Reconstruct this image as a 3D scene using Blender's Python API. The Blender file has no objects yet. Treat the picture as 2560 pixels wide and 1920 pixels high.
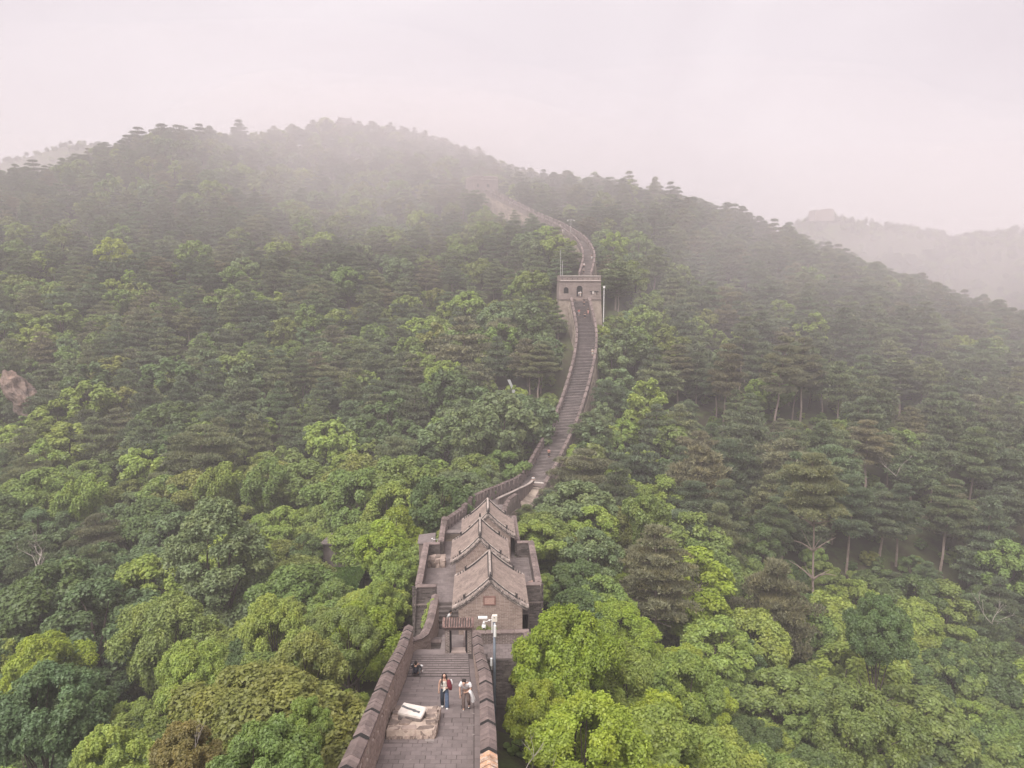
import bpy, bmesh, math, random
import numpy as np
from mathutils import Vector, Matrix, noise

random.seed(7)
rng = np.random.default_rng(7)
R = math.radians
SC = bpy.context.scene
COL = SC.collection

# ---------------------------------------------------------------- camera
FPX = 1828.0            # focal length in pixels of the 2560 px wide photograph
PITCH = R(9.0)
CP, SP = math.cos(PITCH), math.sin(PITCH)
cam_data = bpy.data.cameras.new('camera')
cam_data.sensor_width = 36.0
cam_data.lens = 36.0 * FPX / 2560.0
cam_data.clip_start = 0.5
cam_data.clip_end = 6000
cam = bpy.data.objects.new('camera', cam_data)
COL.objects.link(cam)
cam.location = (0, 0, 0)
cam.rotation_euler = (R(90) - PITCH, 0, 0)
SC.camera = cam


def at(px, py, d):
    """Place in the world of what the photograph shows at px, py at depth d (metres along the view axis)."""
    u = (px - 1280.0) / FPX
    v = (960.0 - py) / FPX
    return Vector((u * d, d * (CP + v * SP), d * (v * CP - SP)))


def proj(p):
    d = p[1] * CP - p[2] * SP
    w = p[1] * SP + p[2] * CP
    return 1280.0 + FPX * p[0] / d, 960.0 - FPX * w / d, d


# ---------------------------------------------------------------- world, sun, exposure
world = bpy.data.worlds.new('World')
SC.world = world
world.use_nodes = True
nt = world.node_tree
nt.nodes.clear()
wo = nt.nodes.new('ShaderNodeOutputWorld')
sky = nt.nodes.new('ShaderNodeTexSky')
sky.sky_type = 'NISHITA'
sky.sun_disc = False
SUN_EL, SUN_AZ = R(58), R(205)     # azimuth measured from +Y towards +X
sky.sun_elevation = SUN_EL
sky.sun_rotation = SUN_AZ
b1 = nt.nodes.new('ShaderNodeBackground')
b1.inputs['Strength'].default_value = 0.03
nt.links.new(sky.outputs['Color'], b1.inputs['Color'])
b2 = nt.nodes.new('ShaderNodeBackground')
tc = nt.nodes.new('ShaderNodeTexCoord')
mp = nt.nodes.new('ShaderNodeMapping')
mp.inputs['Scale'].default_value = (1.0, 1.0, 2.0)
nz = nt.nodes.new('ShaderNodeTexNoise')
nz.inputs['Scale'].default_value = 2.3
nz.inputs['Detail'].default_value = 5
nz.inputs['Roughness'].default_value = 0.45
nz.inputs['Distortion'].default_value = 0.5
cr = nt.nodes.new('ShaderNodeValToRGB')
cr.color_ramp.elements[0].position = 0.3
cr.color_ramp.elements[1].position = 0.72
cr.color_ramp.elements[0].color = (0.81, 0.728, 0.775, 1)
cr.color_ramp.elements[1].color = (1.0, 0.92, 0.955, 1)
nt.links.new(tc.outputs['Generated'], mp.inputs['Vector'])
nt.links.new(mp.outputs['Vector'], nz.inputs['Vector'])
nt.links.new(nz.outputs['Fac'], cr.inputs['Fac'])
nt.links.new(cr.outputs['Color'], b2.inputs['Color'])
b2.inputs['Strength'].default_value = 0.268
mx = nt.nodes.new('ShaderNodeMixShader')
mx.inputs[0].default_value = 0.92      # cloud cover
nt.links.new(b1.outputs[0], mx.inputs[1])
nt.links.new(b2.outputs[0], mx.inputs[2])
nt.links.new(mx.outputs[0], wo.inputs['Surface'])

sun_data = bpy.data.lights.new('sun', 'SUN')
sun_data.energy = 1.5
sun_data.angle = R(50)
sun_data.color = (1.0, 0.965, 0.92)
sun = bpy.data.objects.new('sun', sun_data)
COL.objects.link(sun)
sdir = Vector((math.sin(SUN_AZ) * math.cos(SUN_EL), math.cos(SUN_AZ) * math.cos(SUN_EL), math.sin(SUN_EL)))
sun.rotation_euler = sdir.to_track_quat('Z', 'Y').to_euler()

SC.view_settings.view_transform = 'Standard'
SC.view_settings.look = 'None'
SC.view_settings.gamma = 1.0
SC.view_settings.use_curve_mapping = False
SC.view_settings.exposure = 1.95
SC.render.engine = 'CYCLES'
SC.cycles.use_denoising = True
SC.cycles.max_bounces = 6
SC.cycles.diffuse_bounces = 3
SC.cycles.glossy_bounces = 2
SC.cycles.transmission_bounces = 3
SC.cycles.transparent_max_bounces = 8
SC.cycles.volume_bounces = 3
SC.cycles.use_adaptive_sampling = True
SC.cycles.adaptive_threshold = 0.015


# ---------------------------------------------------------------- object helpers
def tag(o, label=None, cat=None, group=None, kind=None):
    if label: o['label'] = label
    if cat: o['category'] = cat
    if group: o['group'] = group
    if kind: o['kind'] = kind
    return o


def link(name, data, parent=None):
    o = bpy.data.objects.new(name, data)
    COL.objects.link(o)
    if parent is not None:
        o.parent = parent
    return o


def empty(name, loc=(0, 0, 0), rz=0.0):
    o = link(name, None)
    o.location = loc
    o.rotation_euler = (0, 0, rz)
    return o


def np_mesh(name, verts, faces, mats, attr=None, smooth=False, midx=None):
    """verts (n,3); faces (m,k) all the same k."""
    verts = np.asarray(verts, dtype=np.float32)
    faces = np.asarray(faces, dtype=np.int32)
    me = bpy.data.meshes.new(name)
    m, k = faces.shape
    me.vertices.add(len(verts))
    me.vertices.foreach_set('co', verts.ravel())
    me.loops.add(m * k)
    me.loops.foreach_set('vertex_index', faces.ravel())
    me.polygons.add(m)
    me.polygons.foreach_set('loop_start', np.arange(0, m * k, k, dtype=np.int32))
    me.polygons.foreach_set('loop_total', np.full(m, k, dtype=np.int32))
    if midx is not None:
        me.polygons.foreach_set('material_index', np.asarray(midx, dtype=np.int32))
    if smooth:
        me.polygons.foreach_set('use_smooth', np.ones(m, dtype=bool))
    for mt in (mats if isinstance(mats, (list, tuple)) else [mats]):
        me.materials.append(mt)
    if attr is not None:
        a = me.attributes.new('var', 'FLOAT', 'POINT')
        a.data.foreach_set('value', np.asarray(attr, dtype=np.float32))
    me.update(calc_edges=True)
    return me


class MB:
    """Collects simple solids, then links them as ONE mesh object."""
    def __init__(self):
        self.v, self.f, self.mi, self.var = [], [], [], []

    def add(self, vs, fs, mi=0, var=None):
        n = len(self.v)
        self.v += [tuple(p) for p in vs]
        r = random.random() if var is None else var
        self.var += [r] * len(vs)
        for f in fs:
            self.f.append([i + n for i in f])
            self.mi.append(mi)

    def hexa(self, p, mi=0, var=None):
        """p: 8 corners, bottom 0-3 anticlockwise, top 4-7."""
        self.add(p, [(3, 2, 1, 0), (4, 5, 6, 7), (0, 1, 5, 4), (1, 2, 6, 5), (2, 3, 7, 6), (3, 0, 4, 7)], mi, var)

    def box(self, x0, x1, y0, y1, z0, z1, mi=0, var=None, jit=0.0):
        p = [(x0, y0, z0), (x1, y0, z0), (x1, y1, z0), (x0, y1, z0), (x0, y0, z1), (x1, y0, z1), (x1, y1, z1), (x0, y1, z1)]
        if jit:
            p = [tuple(c + random.uniform(-jit, jit) for c in q) for q in p]
        self.hexa(p, mi, var)

    def tube(self, pts, rad, n=8, mi=0, var=None, cap=True):
        pts = [Vector(p) for p in pts]
        if not isinstance(rad, (list, tuple)):
            rad = [rad] * len(pts)
        vs, fs = [], []
        for i, p in enumerate(pts):
            d = (pts[min(i + 1, len(pts) - 1)] - pts[max(i - 1, 0)]).normalized()
            a = Vector((0, 0, 1)) if abs(d.z) < 0.9 else Vector((1, 0, 0))
            e1 = d.cross(a).normalized()
            e2 = d.cross(e1)
            for k in range(n):
                t = 2 * math.pi * k / n
                vs.append(p + (e1 * math.cos(t) + e2 * math.sin(t)) * rad[i])
        for i in range(len(pts) - 1):
            for k in range(n):
                k2 = (k + 1) % n
                fs.append((i * n + k, i * n + k2, (i + 1) * n + k2, (i + 1) * n + k))
        if cap:
            fs.append(tuple(range(n)))
            fs.append(tuple((len(pts) - 1) * n + k for k in reversed(range(n))))
        self.add(vs, fs, mi, var)

    def prism(self, poly, y0, y1, mi=0, var=None):
        """poly: list of (x, z), extruded along y."""
        n = len(poly)
        vs = [(x, y0, z) for x, z in poly] + [(x, y1, z) for x, z in poly]
        fs = [tuple(range(n)), tuple(range(2 * n - 1, n - 1, -1))]
        fs += [(i, i + n, (i + 1) % n + n, (i + 1) % n) for i in range(n)]
        self.add(vs, fs, mi, var)

    def ball(self, c, r, n=10, m=6, mi=0, sz=1.0):
        vs = [(c[0], c[1], c[2] - r * sz)]
        for j in range(1, m):
            ph = -math.pi / 2 + math.pi * j / m
            for k in range(n):
                t = 2 * math.pi * k / n
                vs.append((c[0] + r * math.cos(ph) * math.cos(t), c[1] + r * math.cos(ph) * math.sin(t), c[2] + r * sz * math.sin(ph)))
        vs.append((c[0], c[1], c[2] + r * sz))
        fs = []
        for k in range(n):
            fs.append((0, 1 + (k + 1) % n, 1 + k))
            for j in range(m - 2):
                a = 1 + j * n
                fs.append((a + k, a + (k + 1) % n, a + n + (k + 1) % n, a + n + k))
            fs.append((1 + (m - 2) * n + k, 1 + (m - 2) * n + (k + 1) % n, len(vs) - 1))
        self.add(vs, fs, mi)

    def build(self, name, mats, parent=None, smooth=False, bevel=0.0):
        me = bpy.data.meshes.new(name)
        me.from_pydata(self.v, [], self.f)
        for mt in (mats if isinstance(mats, (list, tuple)) else [mats]):
            me.materials.append(mt)
        me.polygons.foreach_set('material_index', self.mi)
        if smooth:
            me.polygons.foreach_set('use_smooth', [True] * len(self.f))
        a = me.attributes.new('var', 'FLOAT', 'POINT')
        a.data.foreach_set('value', self.var)
        bm = bmesh.new()
        bm.from_mesh(me)
        bmesh.ops.recalc_face_normals(bm, faces=bm.faces)
        if bevel:
            bmesh.ops.bevel(bm, geom=bm.edges[:], offset=bevel, segments=1, affect='EDGES')
        bm.to_mesh(me)
        bm.free()
        return link(name, me, parent)


# ---------------------------------------------------------------- materials
def mat(name, col, rough=0.85, col2=None, scale=3.0, spot=None, spot_scale=1.2, spot_amt=0.5, var=0.25, bump=0.3, bscale=25.0,
        metal=0.0, streak=None):
    """Procedural surface: two-tone noise, per-piece variation from the 'var' attribute, wear spots, fine bump."""
    m = bpy.data.materials.new(name)
    m.use_nodes = True
    n = m.node_tree
    b = n.nodes['Principled BSDF']
    b.inputs['Roughness'].default_value = rough
    b.inputs['Metallic'].default_value = metal
    b.inputs['Specular IOR Level'].default_value = 0.25
    co = n.nodes.new('ShaderNodeTexCoord')
    ns = n.nodes.new('ShaderNodeTexNoise')
    ns.inputs['Scale'].default_value = scale
    ns.inputs['Detail'].default_value = 6
    ns.inputs['Roughness'].default_value = 0.65
    n.links.new(co.outputs['Object'], ns.inputs['Vector'])
    col2 = col2 or tuple(c * 0.72 for c in col)
    r = n.nodes.new('ShaderNodeValToRGB')
    r.color_ramp.elements[0].position = 0.36
    r.color_ramp.elements[1].position = 0.66
    r.color_ramp.elements[0].color = (*col2, 1)
    r.color_ramp.elements[1].color = (*col, 1)
    n.links.new(ns.outputs['Fac'], r.inputs['Fac'])
    last = r.outputs['Color']
    if var:
        at_ = n.nodes.new('ShaderNodeAttribute')
        at_.attribute_name = 'var'
        mr = n.nodes.new('ShaderNodeMapRange')
        mr.inputs['To Min'].default_value = 1 - var
        mr.inputs['To Max'].default_value = 1 + var
        n.links.new(at_.outputs['Fac'], mr.inputs['Value'])
        ml = n.nodes.new('ShaderNodeVectorMath')
        ml.operation = 'SCALE'
        n.links.new(last, ml.inputs[0])
        n.links.new(mr.outputs[0], ml.inputs['Scale'])
        last = ml.outputs[0]
    if spot:
        n2 = n.nodes.new('ShaderNodeTexNoise')
        n2.inputs['Scale'].default_value = spot_scale
        n2.inputs['Detail'].default_value = 8
        n2.inputs['Roughness'].default_value = 0.75
        n.links.new(co.outputs['Object'], n2.inputs['Vector'])
        r2 = n.nodes.new('ShaderNodeValToRGB')
        r2.color_ramp.elements[0].position = 0.62 - 0.2 * spot_amt
        r2.color_ramp.elements[1].position = 0.72 - 0.1 * spot_amt
        n.links.new(n2.outputs['Fac'], r2.inputs['Fac'])
        mxn = n.nodes.new('ShaderNodeMix')
        mxn.data_type = 'RGBA'
        n.links.new(r2.outputs['Color'], mxn.inputs[0])
        n.links.new(last, mxn.inputs[6])
        mxn.inputs[7].default_value = (*spot, 1)
        last = mxn.outputs[2]
    n.links.new(last, b.inputs['Base Color'])
    if bump:
        nb = n.nodes.new('ShaderNodeTexNoise')
        nb.inputs['Scale'].default_value = bscale
        nb.inputs['Detail'].default_value = 4
        n.links.new(co.outputs['Object'], nb.inputs['Vector'])
        bp = n.nodes.new('ShaderNodeBump')
        bp.inputs['Strength'].default_value = bump
        bp.inputs['Distance'].default_value = 0.03
        n.links.new(nb.outputs['Fac'], bp.inputs['Height'])
        n.links.new(bp.outputs['Normal'], b.inputs['Normal'])
    return m


M = {}
M['brick'] = mat('grey_brown_brick', (0.245, 0.195, 0.178), col2=(0.175, 0.14, 0.128), scale=1.3, var=0.2, spot=(0.34, 0.28, 0.25), spot_scale=2.2, spot_amt=0.12)
M['brick_pale'] = mat('pale_brick', (0.36, 0.275, 0.235), col2=(0.29, 0.22, 0.188), scale=0.9, var=0.17, spot=(0.40, 0.33, 0.29), spot_scale=1.5, spot_amt=0.12)
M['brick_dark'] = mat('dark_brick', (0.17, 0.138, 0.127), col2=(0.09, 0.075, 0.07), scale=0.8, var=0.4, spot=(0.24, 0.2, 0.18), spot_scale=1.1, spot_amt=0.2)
M['mortar'] = mat('mortar', (0.62, 0.53, 0.47), col2=(0.42, 0.35, 0.31), scale=2.0, var=0.0)
M['mortar_dark'] = mat('mortar_dark', (0.19, 0.16, 0.145), col2=(0.10, 0.085, 0.08), scale=2.0, var=0.0)
M['paver'] = mat('paver', (0.20, 0.163, 0.157), col2=(0.16, 0.131, 0.126), scale=1.6, var=0.13, spot=(0.25, 0.21, 0.195), spot_scale=5.0, spot_amt=0.1, bump=0.4)
M['paver_joint'] = mat('paver_joint', (0.075, 0.06, 0.056), var=0.0)
M['coping'] = mat('coping', (0.215, 0.162, 0.148), col2=(0.135, 0.103, 0.096), scale=2.2, var=0.22, spot=(0.30, 0.235, 0.205), spot_scale=2.6, spot_amt=0.25, bump=0.8, bscale=14)
M['coping_end'] = mat('coping_end', (0.06, 0.055, 0.055), var=0.1)
M['coping_worn'] = mat('coping_worn', (0.55, 0.30, 0.16), col2=(0.25, 0.16, 0.12), scale=4, var=0.3, spot=(0.62, 0.53, 0.45), spot_scale=4.5, spot_amt=0.8)
M['tile'] = mat('roof_tile', (0.225, 0.175, 0.152), col2=(0.155, 0.12, 0.106), scale=1.2, var=0.55, spot=(0.46, 0.38, 0.33), spot_scale=9.0, spot_amt=0.14)
M['tile_red'] = mat('gate_tile', (0.235, 0.15, 0.13), col2=(0.14, 0.092, 0.083), scale=3.0, var=0.3, spot=(0.42, 0.33, 0.29), spot_scale=3, spot_amt=0.2)
M['ridge_pale'] = mat('ridge_pale', (0.50, 0.43, 0.38), col2=(0.26, 0.21, 0.19), scale=4.0, var=0.2)
M['verge'] = mat('verge', (0.50, 0.42, 0.375), col2=(0.10, 0.083, 0.076), scale=5.5, var=0.35)
M['ridge_dark'] = mat('ridge_dark', (0.06, 0.053, 0.052), var=0.2)
M['stone_tan'] = mat('rubble_stone', (0.33, 0.25, 0.21), col2=(0.20, 0.155, 0.135), scale=2.2, var=0.35, spot=(0.55, 0.44, 0.36), spot_scale=2.6, spot_amt=0.25, bump=1.0, bscale=9)
M['stone_wall'] = mat('stone_facing', (0.36, 0.29, 0.235), col2=(0.22, 0.175, 0.145), scale=0.7, var=0.25, spot=(0.42, 0.35, 0.29), spot_scale=0.6, spot_amt=0.3, bump=0.8, bscale=3)
M['tower_brick'] = mat('tower_brick', (0.29, 0.225, 0.20), col2=(0.20, 0.16, 0.145), scale=0.5, var=0.15, spot=(0.33, 0.27, 0.24), spot_scale=0.5, spot_amt=0.3, bump=0.6, bscale=4)
M['step'] = mat('stair_stone', (0.20, 0.165, 0.155), col2=(0.11, 0.09, 0.085), scale=0.9, var=0.25, spot=(0.3, 0.25, 0.22), spot_scale=1.0, spot_amt=0.15)
M['step_shaded'] = mat('stair_stone_shaded', (0.085, 0.073, 0.07), col2=(0.06, 0.05, 0.05), var=0.15)  # same stair stone for the risers, their shade painted into the colour
M['white_stone'] = mat('white_stone', (0.62, 0.56, 0.51), col2=(0.48, 0.42, 0.38), scale=3, var=0.0)
M['dark_paint'] = mat('dark_stain', (0.12, 0.12, 0.125), var=0.0)
M['white_metal'] = mat('white_metal', (0.78, 0.76, 0.74), rough=0.45, col2=(0.68, 0.66, 0.64), var=0.0, bump=0.0)
M['cream_metal'] = mat('cream_metal', (0.72, 0.66, 0.58), rough=0.5, col2=(0.6, 0.54, 0.47), var=0.0, bump=0.0)
M['pole_blue'] = mat('galvanised_steel', (0.26, 0.29, 0.34), rough=0.5, col2=(0.20, 0.225, 0.27), var=0.0, bump=0.0, metal=0.2)
M['black'] = mat('black_paint', (0.012, 0.012, 0.014), var=0.0, rough=0.6)
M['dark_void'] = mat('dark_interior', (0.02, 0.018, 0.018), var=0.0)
M['wood_dark'] = mat('dark_wood', (0.035, 0.028, 0.03), var=0.0)
M['plaque'] = mat('plaque_stone', (0.46, 0.30, 0.25), col2=(0.40, 0.26, 0.22), scale=4, var=0.0)
M['plaque_frame'] = mat('plaque_frame', (0.26, 0.15, 0.125), var=0.0)
M['red'] = mat('red_paint', (0.22, 0.05, 0.045), var=0.0)
M['white_board'] = mat('white_board', (0.42, 0.42, 0.40), var=0.0)
M['rock'] = mat('rock_face', (0.23, 0.165, 0.135), col2=(0.09, 0.07, 0.06), scale=0.5, var=0.0, spot=(0.42, 0.27, 0.21), spot_scale=0.3, spot_amt=0.4, bump=1.0, bscale=2)
M['bark'] = mat('bark', (0.115, 0.088, 0.07), col2=(0.055, 0.044, 0.038), scale=3, var=0.0, bump=0.8, bscale=10)
M['bark_pine'] = mat('pine_bark', (0.34, 0.265, 0.225), col2=(0.22, 0.17, 0.145), scale=2, var=0.0, bump=0.8, bscale=8)
M['dead'] = mat('dead_wood', (0.36, 0.32, 0.28), col2=(0.22, 0.19, 0.17), scale=5, var=0.0)


def leaf_mat(name, trans=0.35, yel=0.35, fuzz=0.35):
    m = bpy.data.materials.new(name)
    m.use_nodes = True
    n = m.node_tree
    n.nodes.clear()
    out = n.nodes.new('ShaderNodeOutputMaterial')
    ti = n.nodes.new('ShaderNodeAttribute')
    ti.attribute_type = 'INSTANCER'
    ti.attribute_name = 'tint'
    va = n.nodes.new('ShaderNodeAttribute')
    va.attribute_name = 'var'
    mr = n.nodes.new('ShaderNodeMapRange')
    mr.inputs['To Min'].default_value = 1 - fuzz
    mr.inputs['To Max'].default_value = 1 + fuzz
    n.links.new(va.outputs['Fac'], mr.inputs['Value'])
    sc_ = n.nodes.new('ShaderNodeVectorMath')
    sc_.operation = 'SCALE'
    n.links.new(ti.outputs['Color'], sc_.inputs[0])
    n.links.new(mr.outputs[0], sc_.inputs['Scale'])
    # patches of younger, yellower leaves through the crown
    co = n.nodes.new('ShaderNodeTexCoord')
    ns = n.nodes.new('ShaderNodeTexNoise')
    ns.inputs['Scale'].default_value = 0.7
    ns.inputs['Detail'].default_value = 3
    n.links.new(co.outputs['Object'], ns.inputs['Vector'])
    r = n.nodes.new('ShaderNodeMapRange')
    r.inputs['From Min'].default_value = 0.45
    r.inputs['From Max'].default_value = 0.7
    r.inputs['To Max'].default_value = yel
    n.links.new(ns.outputs['Fac'], r.inputs['Value'])
    m2 = n.nodes.new('ShaderNodeVectorMath')
    m2.operation = 'MULTIPLY'
    m2.inputs[1].default_value = (1.45, 1.22, 0.8)
    n.links.new(sc_.outputs[0], m2.inputs[0])
    mixc = n.nodes.new('ShaderNodeMix')
    mixc.data_type = 'RGBA'
    n.links.new(r.outputs[0], mixc.inputs[0])
    n.links.new(sc_.outputs[0], mixc.inputs[6])
    n.links.new(m2.outputs[0], mixc.inputs[7])
    d = n.nodes.new('ShaderNodeBsdfDiffuse')
    t = n.nodes.new('ShaderNodeBsdfTranslucent')
    g = n.nodes.new('ShaderNodeBsdfGlossy')
    g.inputs['Roughness'].default_value = 0.5
    g.inputs['Color'].default_value = (0.5, 0.5, 0.5, 1)
    n.links.new(mixc.outputs[2], d.inputs['Color'])
    n.links.new(mixc.outputs[2], t.inputs['Color'])
    s1 = n.nodes.new('ShaderNodeMixShader')
    s1.inputs[0].default_value = trans
    n.links.new(d.outputs[0], s1.inputs[1])
    n.links.new(t.outputs[0], s1.inputs[2])
    s2 = n.nodes.new('ShaderNodeMixShader')
    s2.inputs[0].default_value = 0.05
    n.links.new(s1.outputs[0], s2.inputs[1])
    n.links.new(g.outputs[0], s2.inputs[2])
    n.links.new(s2.outputs[0], out.inputs['Surface'])
    return m


M['leaf'] = leaf_mat('leaf', trans=0.4, yel=0.45, fuzz=0.28)
M['needle'] = leaf_mat('needle', trans=0.15, yel=0.5, fuzz=0.4)


def ground_mat():
    m = mat('forest_floor', (0.06, 0.07, 0.028), col2=(0.045, 0.034, 0.024), scale=0.35, var=0.0, spot=(0.10, 0.14, 0.035), spot_scale=0.12, spot_amt=0.5, bump=1.0, bscale=2.0)
    return m


M['ground'] = ground_mat()
M['lawn'] = mat('lawn', (0.055, 0.10, 0.025), col2=(0.03, 0.06, 0.018), scale=1.0, var=0.0)
M['dirt'] = mat('dirt', (0.13, 0.08, 0.065), col2=(0.07, 0.05, 0.04), scale=1.0, var=0.0)

# ---------------------------------------------------------------- terrain
# Canopy as the photograph shows it: px, py, depth, height of the trees there
TP = [
 (-400,1900,40,9),(0,1900,44,9),(300,1900,32,7),(620,1900,26,6),(820,1890,26,4.5),(100,1700,60,9),(420,1720,52,9),(700,1650,48,8),(880,1560,50,7),
 (-400,1500,80,9),(60,1500,78,9),(400,1500,80,9),(700,1500,70,9),(930,1380,72,7),(100,1300,102,9),(700,1300,95,9),(900,1200,112,9),
 (300,1050,142,9),(-300,1050,135,9),(1000,1050,140,9),(1150,1150,122,8),(1000,900,165,10.5),(600,800,190,10.5),(150,800,185,10.5),(-300,800,180,10.5),(1200,760,212,12),
 (800,600,242,12),(200,600,235,12),(-300,600,230,12),(1050,520,280,12),(500,450,290,12),(100,480,272,12),(700,380,335,12),
 (0,425,305,11),(345,325,330,13),(600,312,350,12),(800,312,385,11),(-400,420,300,11),(1000,348,400,11),(1170,388,400,11),(1300,425,370,11),(1400,450,335,11),
 (1400,1650,42,8),(1500,1800,34,7),(1720,1880,38,7),(1300,1900,30,8),(1900,1850,52,9),(2560,1900,72,9),(3000,1900,78,9),(1600,1500,66,9),(2000,1500,92,12),(2560,1500,108,12),(3000,1500,115,12),
 (1700,1350,90,12),(1500,1260,92,8),(1600,1100,128,12),(1700,1000,145,12),(2100,1100,135,12),(2560,1100,150,12),(3000,1100,155,12),(1560,900,165,12),(1700,800,188,13.5),(2100,800,190,13.5),(2560,960,175,12),
 (1600,600,245,13.5),(1900,700,218,15.5),(1530,432,310,13.5),(1650,455,298,13.5),(1800,502,275,17.5),(2000,590,245,17.5),(2100,637,232,17.5),(2400,750,215,17.5),(2560,800,206,17.5),(2900,900,195,12),
]
ctrl = []
for px, py, d, h in TP:
    p = at(px, py, d)
    ctrl.append((p.x, p.y, p.z - h))
# the ground the near wall, the fort and the far wall stand on: deck minus wall height
WALLG = [(1070,1920,26.3,6),(1090,1764,33,6),(1100,1693,40,6),(1105,1633,46,6),(1180,1480,56,7),(1180,1400,65,6),
         (1225,1262,95,5),(1290,1240,110,5),(1338,1212,122,5),(1375,1145,133,5),(1410,1075,144,5),(1440,990,156,5),(1462,900,168,5.5),(1466,840,178,5.5),
         (1457,790,186,5.5),(1449,752,193,5.5),(1450,720,202,9),(1470,650,217,4.5),(1452,612,230,4.5),(1390,568,252,4.5),(1290,525,276,4.5),(1205,488,296,5)]
for px, py, d, h in WALLG:
    p = at(px, py, d)
    ctrl.append((p.x, p.y, p.z - h))
ctrl += [(-3, 12, -21), (-3, 3, -19), (-25, 8, -28), (25, 8, -30), (60, 20, -52), (-60, 15, -45),
         # beyond the ridge the land falls away again
         (-60, 470, 20), (-150, 430, 10), (60, 430, 5), (120, 370, -5), (180, 300, -25), (230, 250, -45), (-250, 380, 0), (300, 220, -60), (10, 480, 5)]
ctrl = np.array(ctrl, dtype=float)


def tps_fit(c, lam):
    n = len(c)
    xy = c[:, :2] / 100.0
    d2 = ((xy[:, None] - xy[None]) ** 2).sum(-1)
    K = np.where(d2 > 0, d2 * np.log(d2 + 1e-12), 0)
    A = np.zeros((n + 3, n + 3))
    A[:n, :n] = K + lam * np.eye(n)
    A[:n, n] = 1
    A[:n, n + 1:] = xy
    A[n:, :n] = A[:n, n:].T
    return np.linalg.solve(A, np.concatenate([c[:, 2], [0, 0, 0]])), xy


TW, TXY = tps_fit(ctrl, 0.003)


def ground_np(x, y):
    x = np.asarray(x, float) / 100.0
    y = np.asarray(y, float) / 100.0
    z = TW[-3] + TW[-2] * x + TW[-1] * y
    for w, (cx, cy) in zip(TW[:-3], TXY):
        d2 = (x - cx) ** 2 + (y - cy) ** 2
        z = z + w * d2 * np.log(d2 + 1e-12)
    return z


GX = np.arange(-330, 371, 3.5)
GY = np.arange(-12, 520, 3.5)
gxx, gyy = np.meshgrid(GX, GY)
gz = ground_np(gxx, gyy)
# rubble roughness
rough = np.array([[noise.fractal(Vector((x * 0.06, y * 0.06, 3.3)), 0.9, 2.1, 4) for x in GX] for y in GY])
gz = gz + rough * 1.3
gz = np.maximum(gz, -75)
gz[-1, :] = -75; gz[:, 0] = np.minimum(gz[:, 0], -60); gz[:, -1] = np.minimum(gz[:, -1], -70)


def ground(x, y):
    i = min(max((x - GX[0]) / 3.5, 0), len(GX) - 1.001)
    j = min(max((y - GY[0]) / 3.5, 0), len(GY) - 1.001)
    a, b = int(i), int(j)
    fx, fy = i - a, j - b
    return float((gz[b, a] * (1 - fx) + gz[b, a + 1] * fx) * (1 - fy) + (gz[b + 1, a] * (1 - fx) + gz[b + 1, a + 1] * fx) * fy)


nx, ny = len(GX), len(GY)
idx = np.arange(nx * ny).reshape(ny, nx)
quads = np.stack([idx[:-1, :-1], idx[:-1, 1:], idx[1:, 1:], idx[1:, :-1]], -1).reshape(-1, 4)
gm = np_mesh('hillside', np.stack([gxx, gyy, gz], -1).reshape(-1, 3), quads, M['ground'], smooth=True)
tag(link('hillside', gm), 'wooded mountain slope rising behind the fort', kind='structure')

# valley floor out to the horizon
me = np_mesh('valley_floor', [(-3000, -300, -78), (3000, -300, -78), (3000, 4000, -78), (-3000, 4000, -78)], [(0, 1, 2, 3)], M['ground'])
tag(link('valley_floor', me), 'ground of the far valley in the haze', kind='structure')


# far ridges: silhouettes given at their own distance, as solid hills with slopes both ways
def far_ridge(name, prof, label, back=160, front=150, drop=95):
    rows = []
    pr = np.array(prof, float)
    xs = np.linspace(pr[0, 0], pr[-1, 0], 70)
    ys = np.interp(xs, pr[:, 0], pr[:, 1])
    ds = np.interp(xs, pr[:, 0], pr[:, 2])
    top = [at(a, b, c) for a, b, c in zip(xs, ys, ds)]
    V = []
    ks = np.linspace(-1, 1, 23)
    for k in ks:
        for i, p in enumerate(top):
            off = k * (back if k > 0 else front)
            zz = p.z - 6 - drop * (abs(k) ** 1.15) + 5 * noise.noise(Vector((p.x * 0.02, (p.y + off) * 0.02, 1.7))) * min(1, abs(k) * 5)
            V.append((p.x + off * 0.12, p.y + off, zz))
    n = len(top)
    ii = np.arange(n * len(ks)).reshape(len(ks), n)
    q = np.stack([ii[:-1, :-1], ii[:-1, 1:], ii[1:, 1:], ii[1:, :-1]], -1).reshape(-1, 4)
    o = link(name, np_mesh(name, V, q, M['ground'], smooth=True))
    tag(o, label, kind='structure')
    return np.array(V).reshape(len(ks), n, 3), ks


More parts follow.
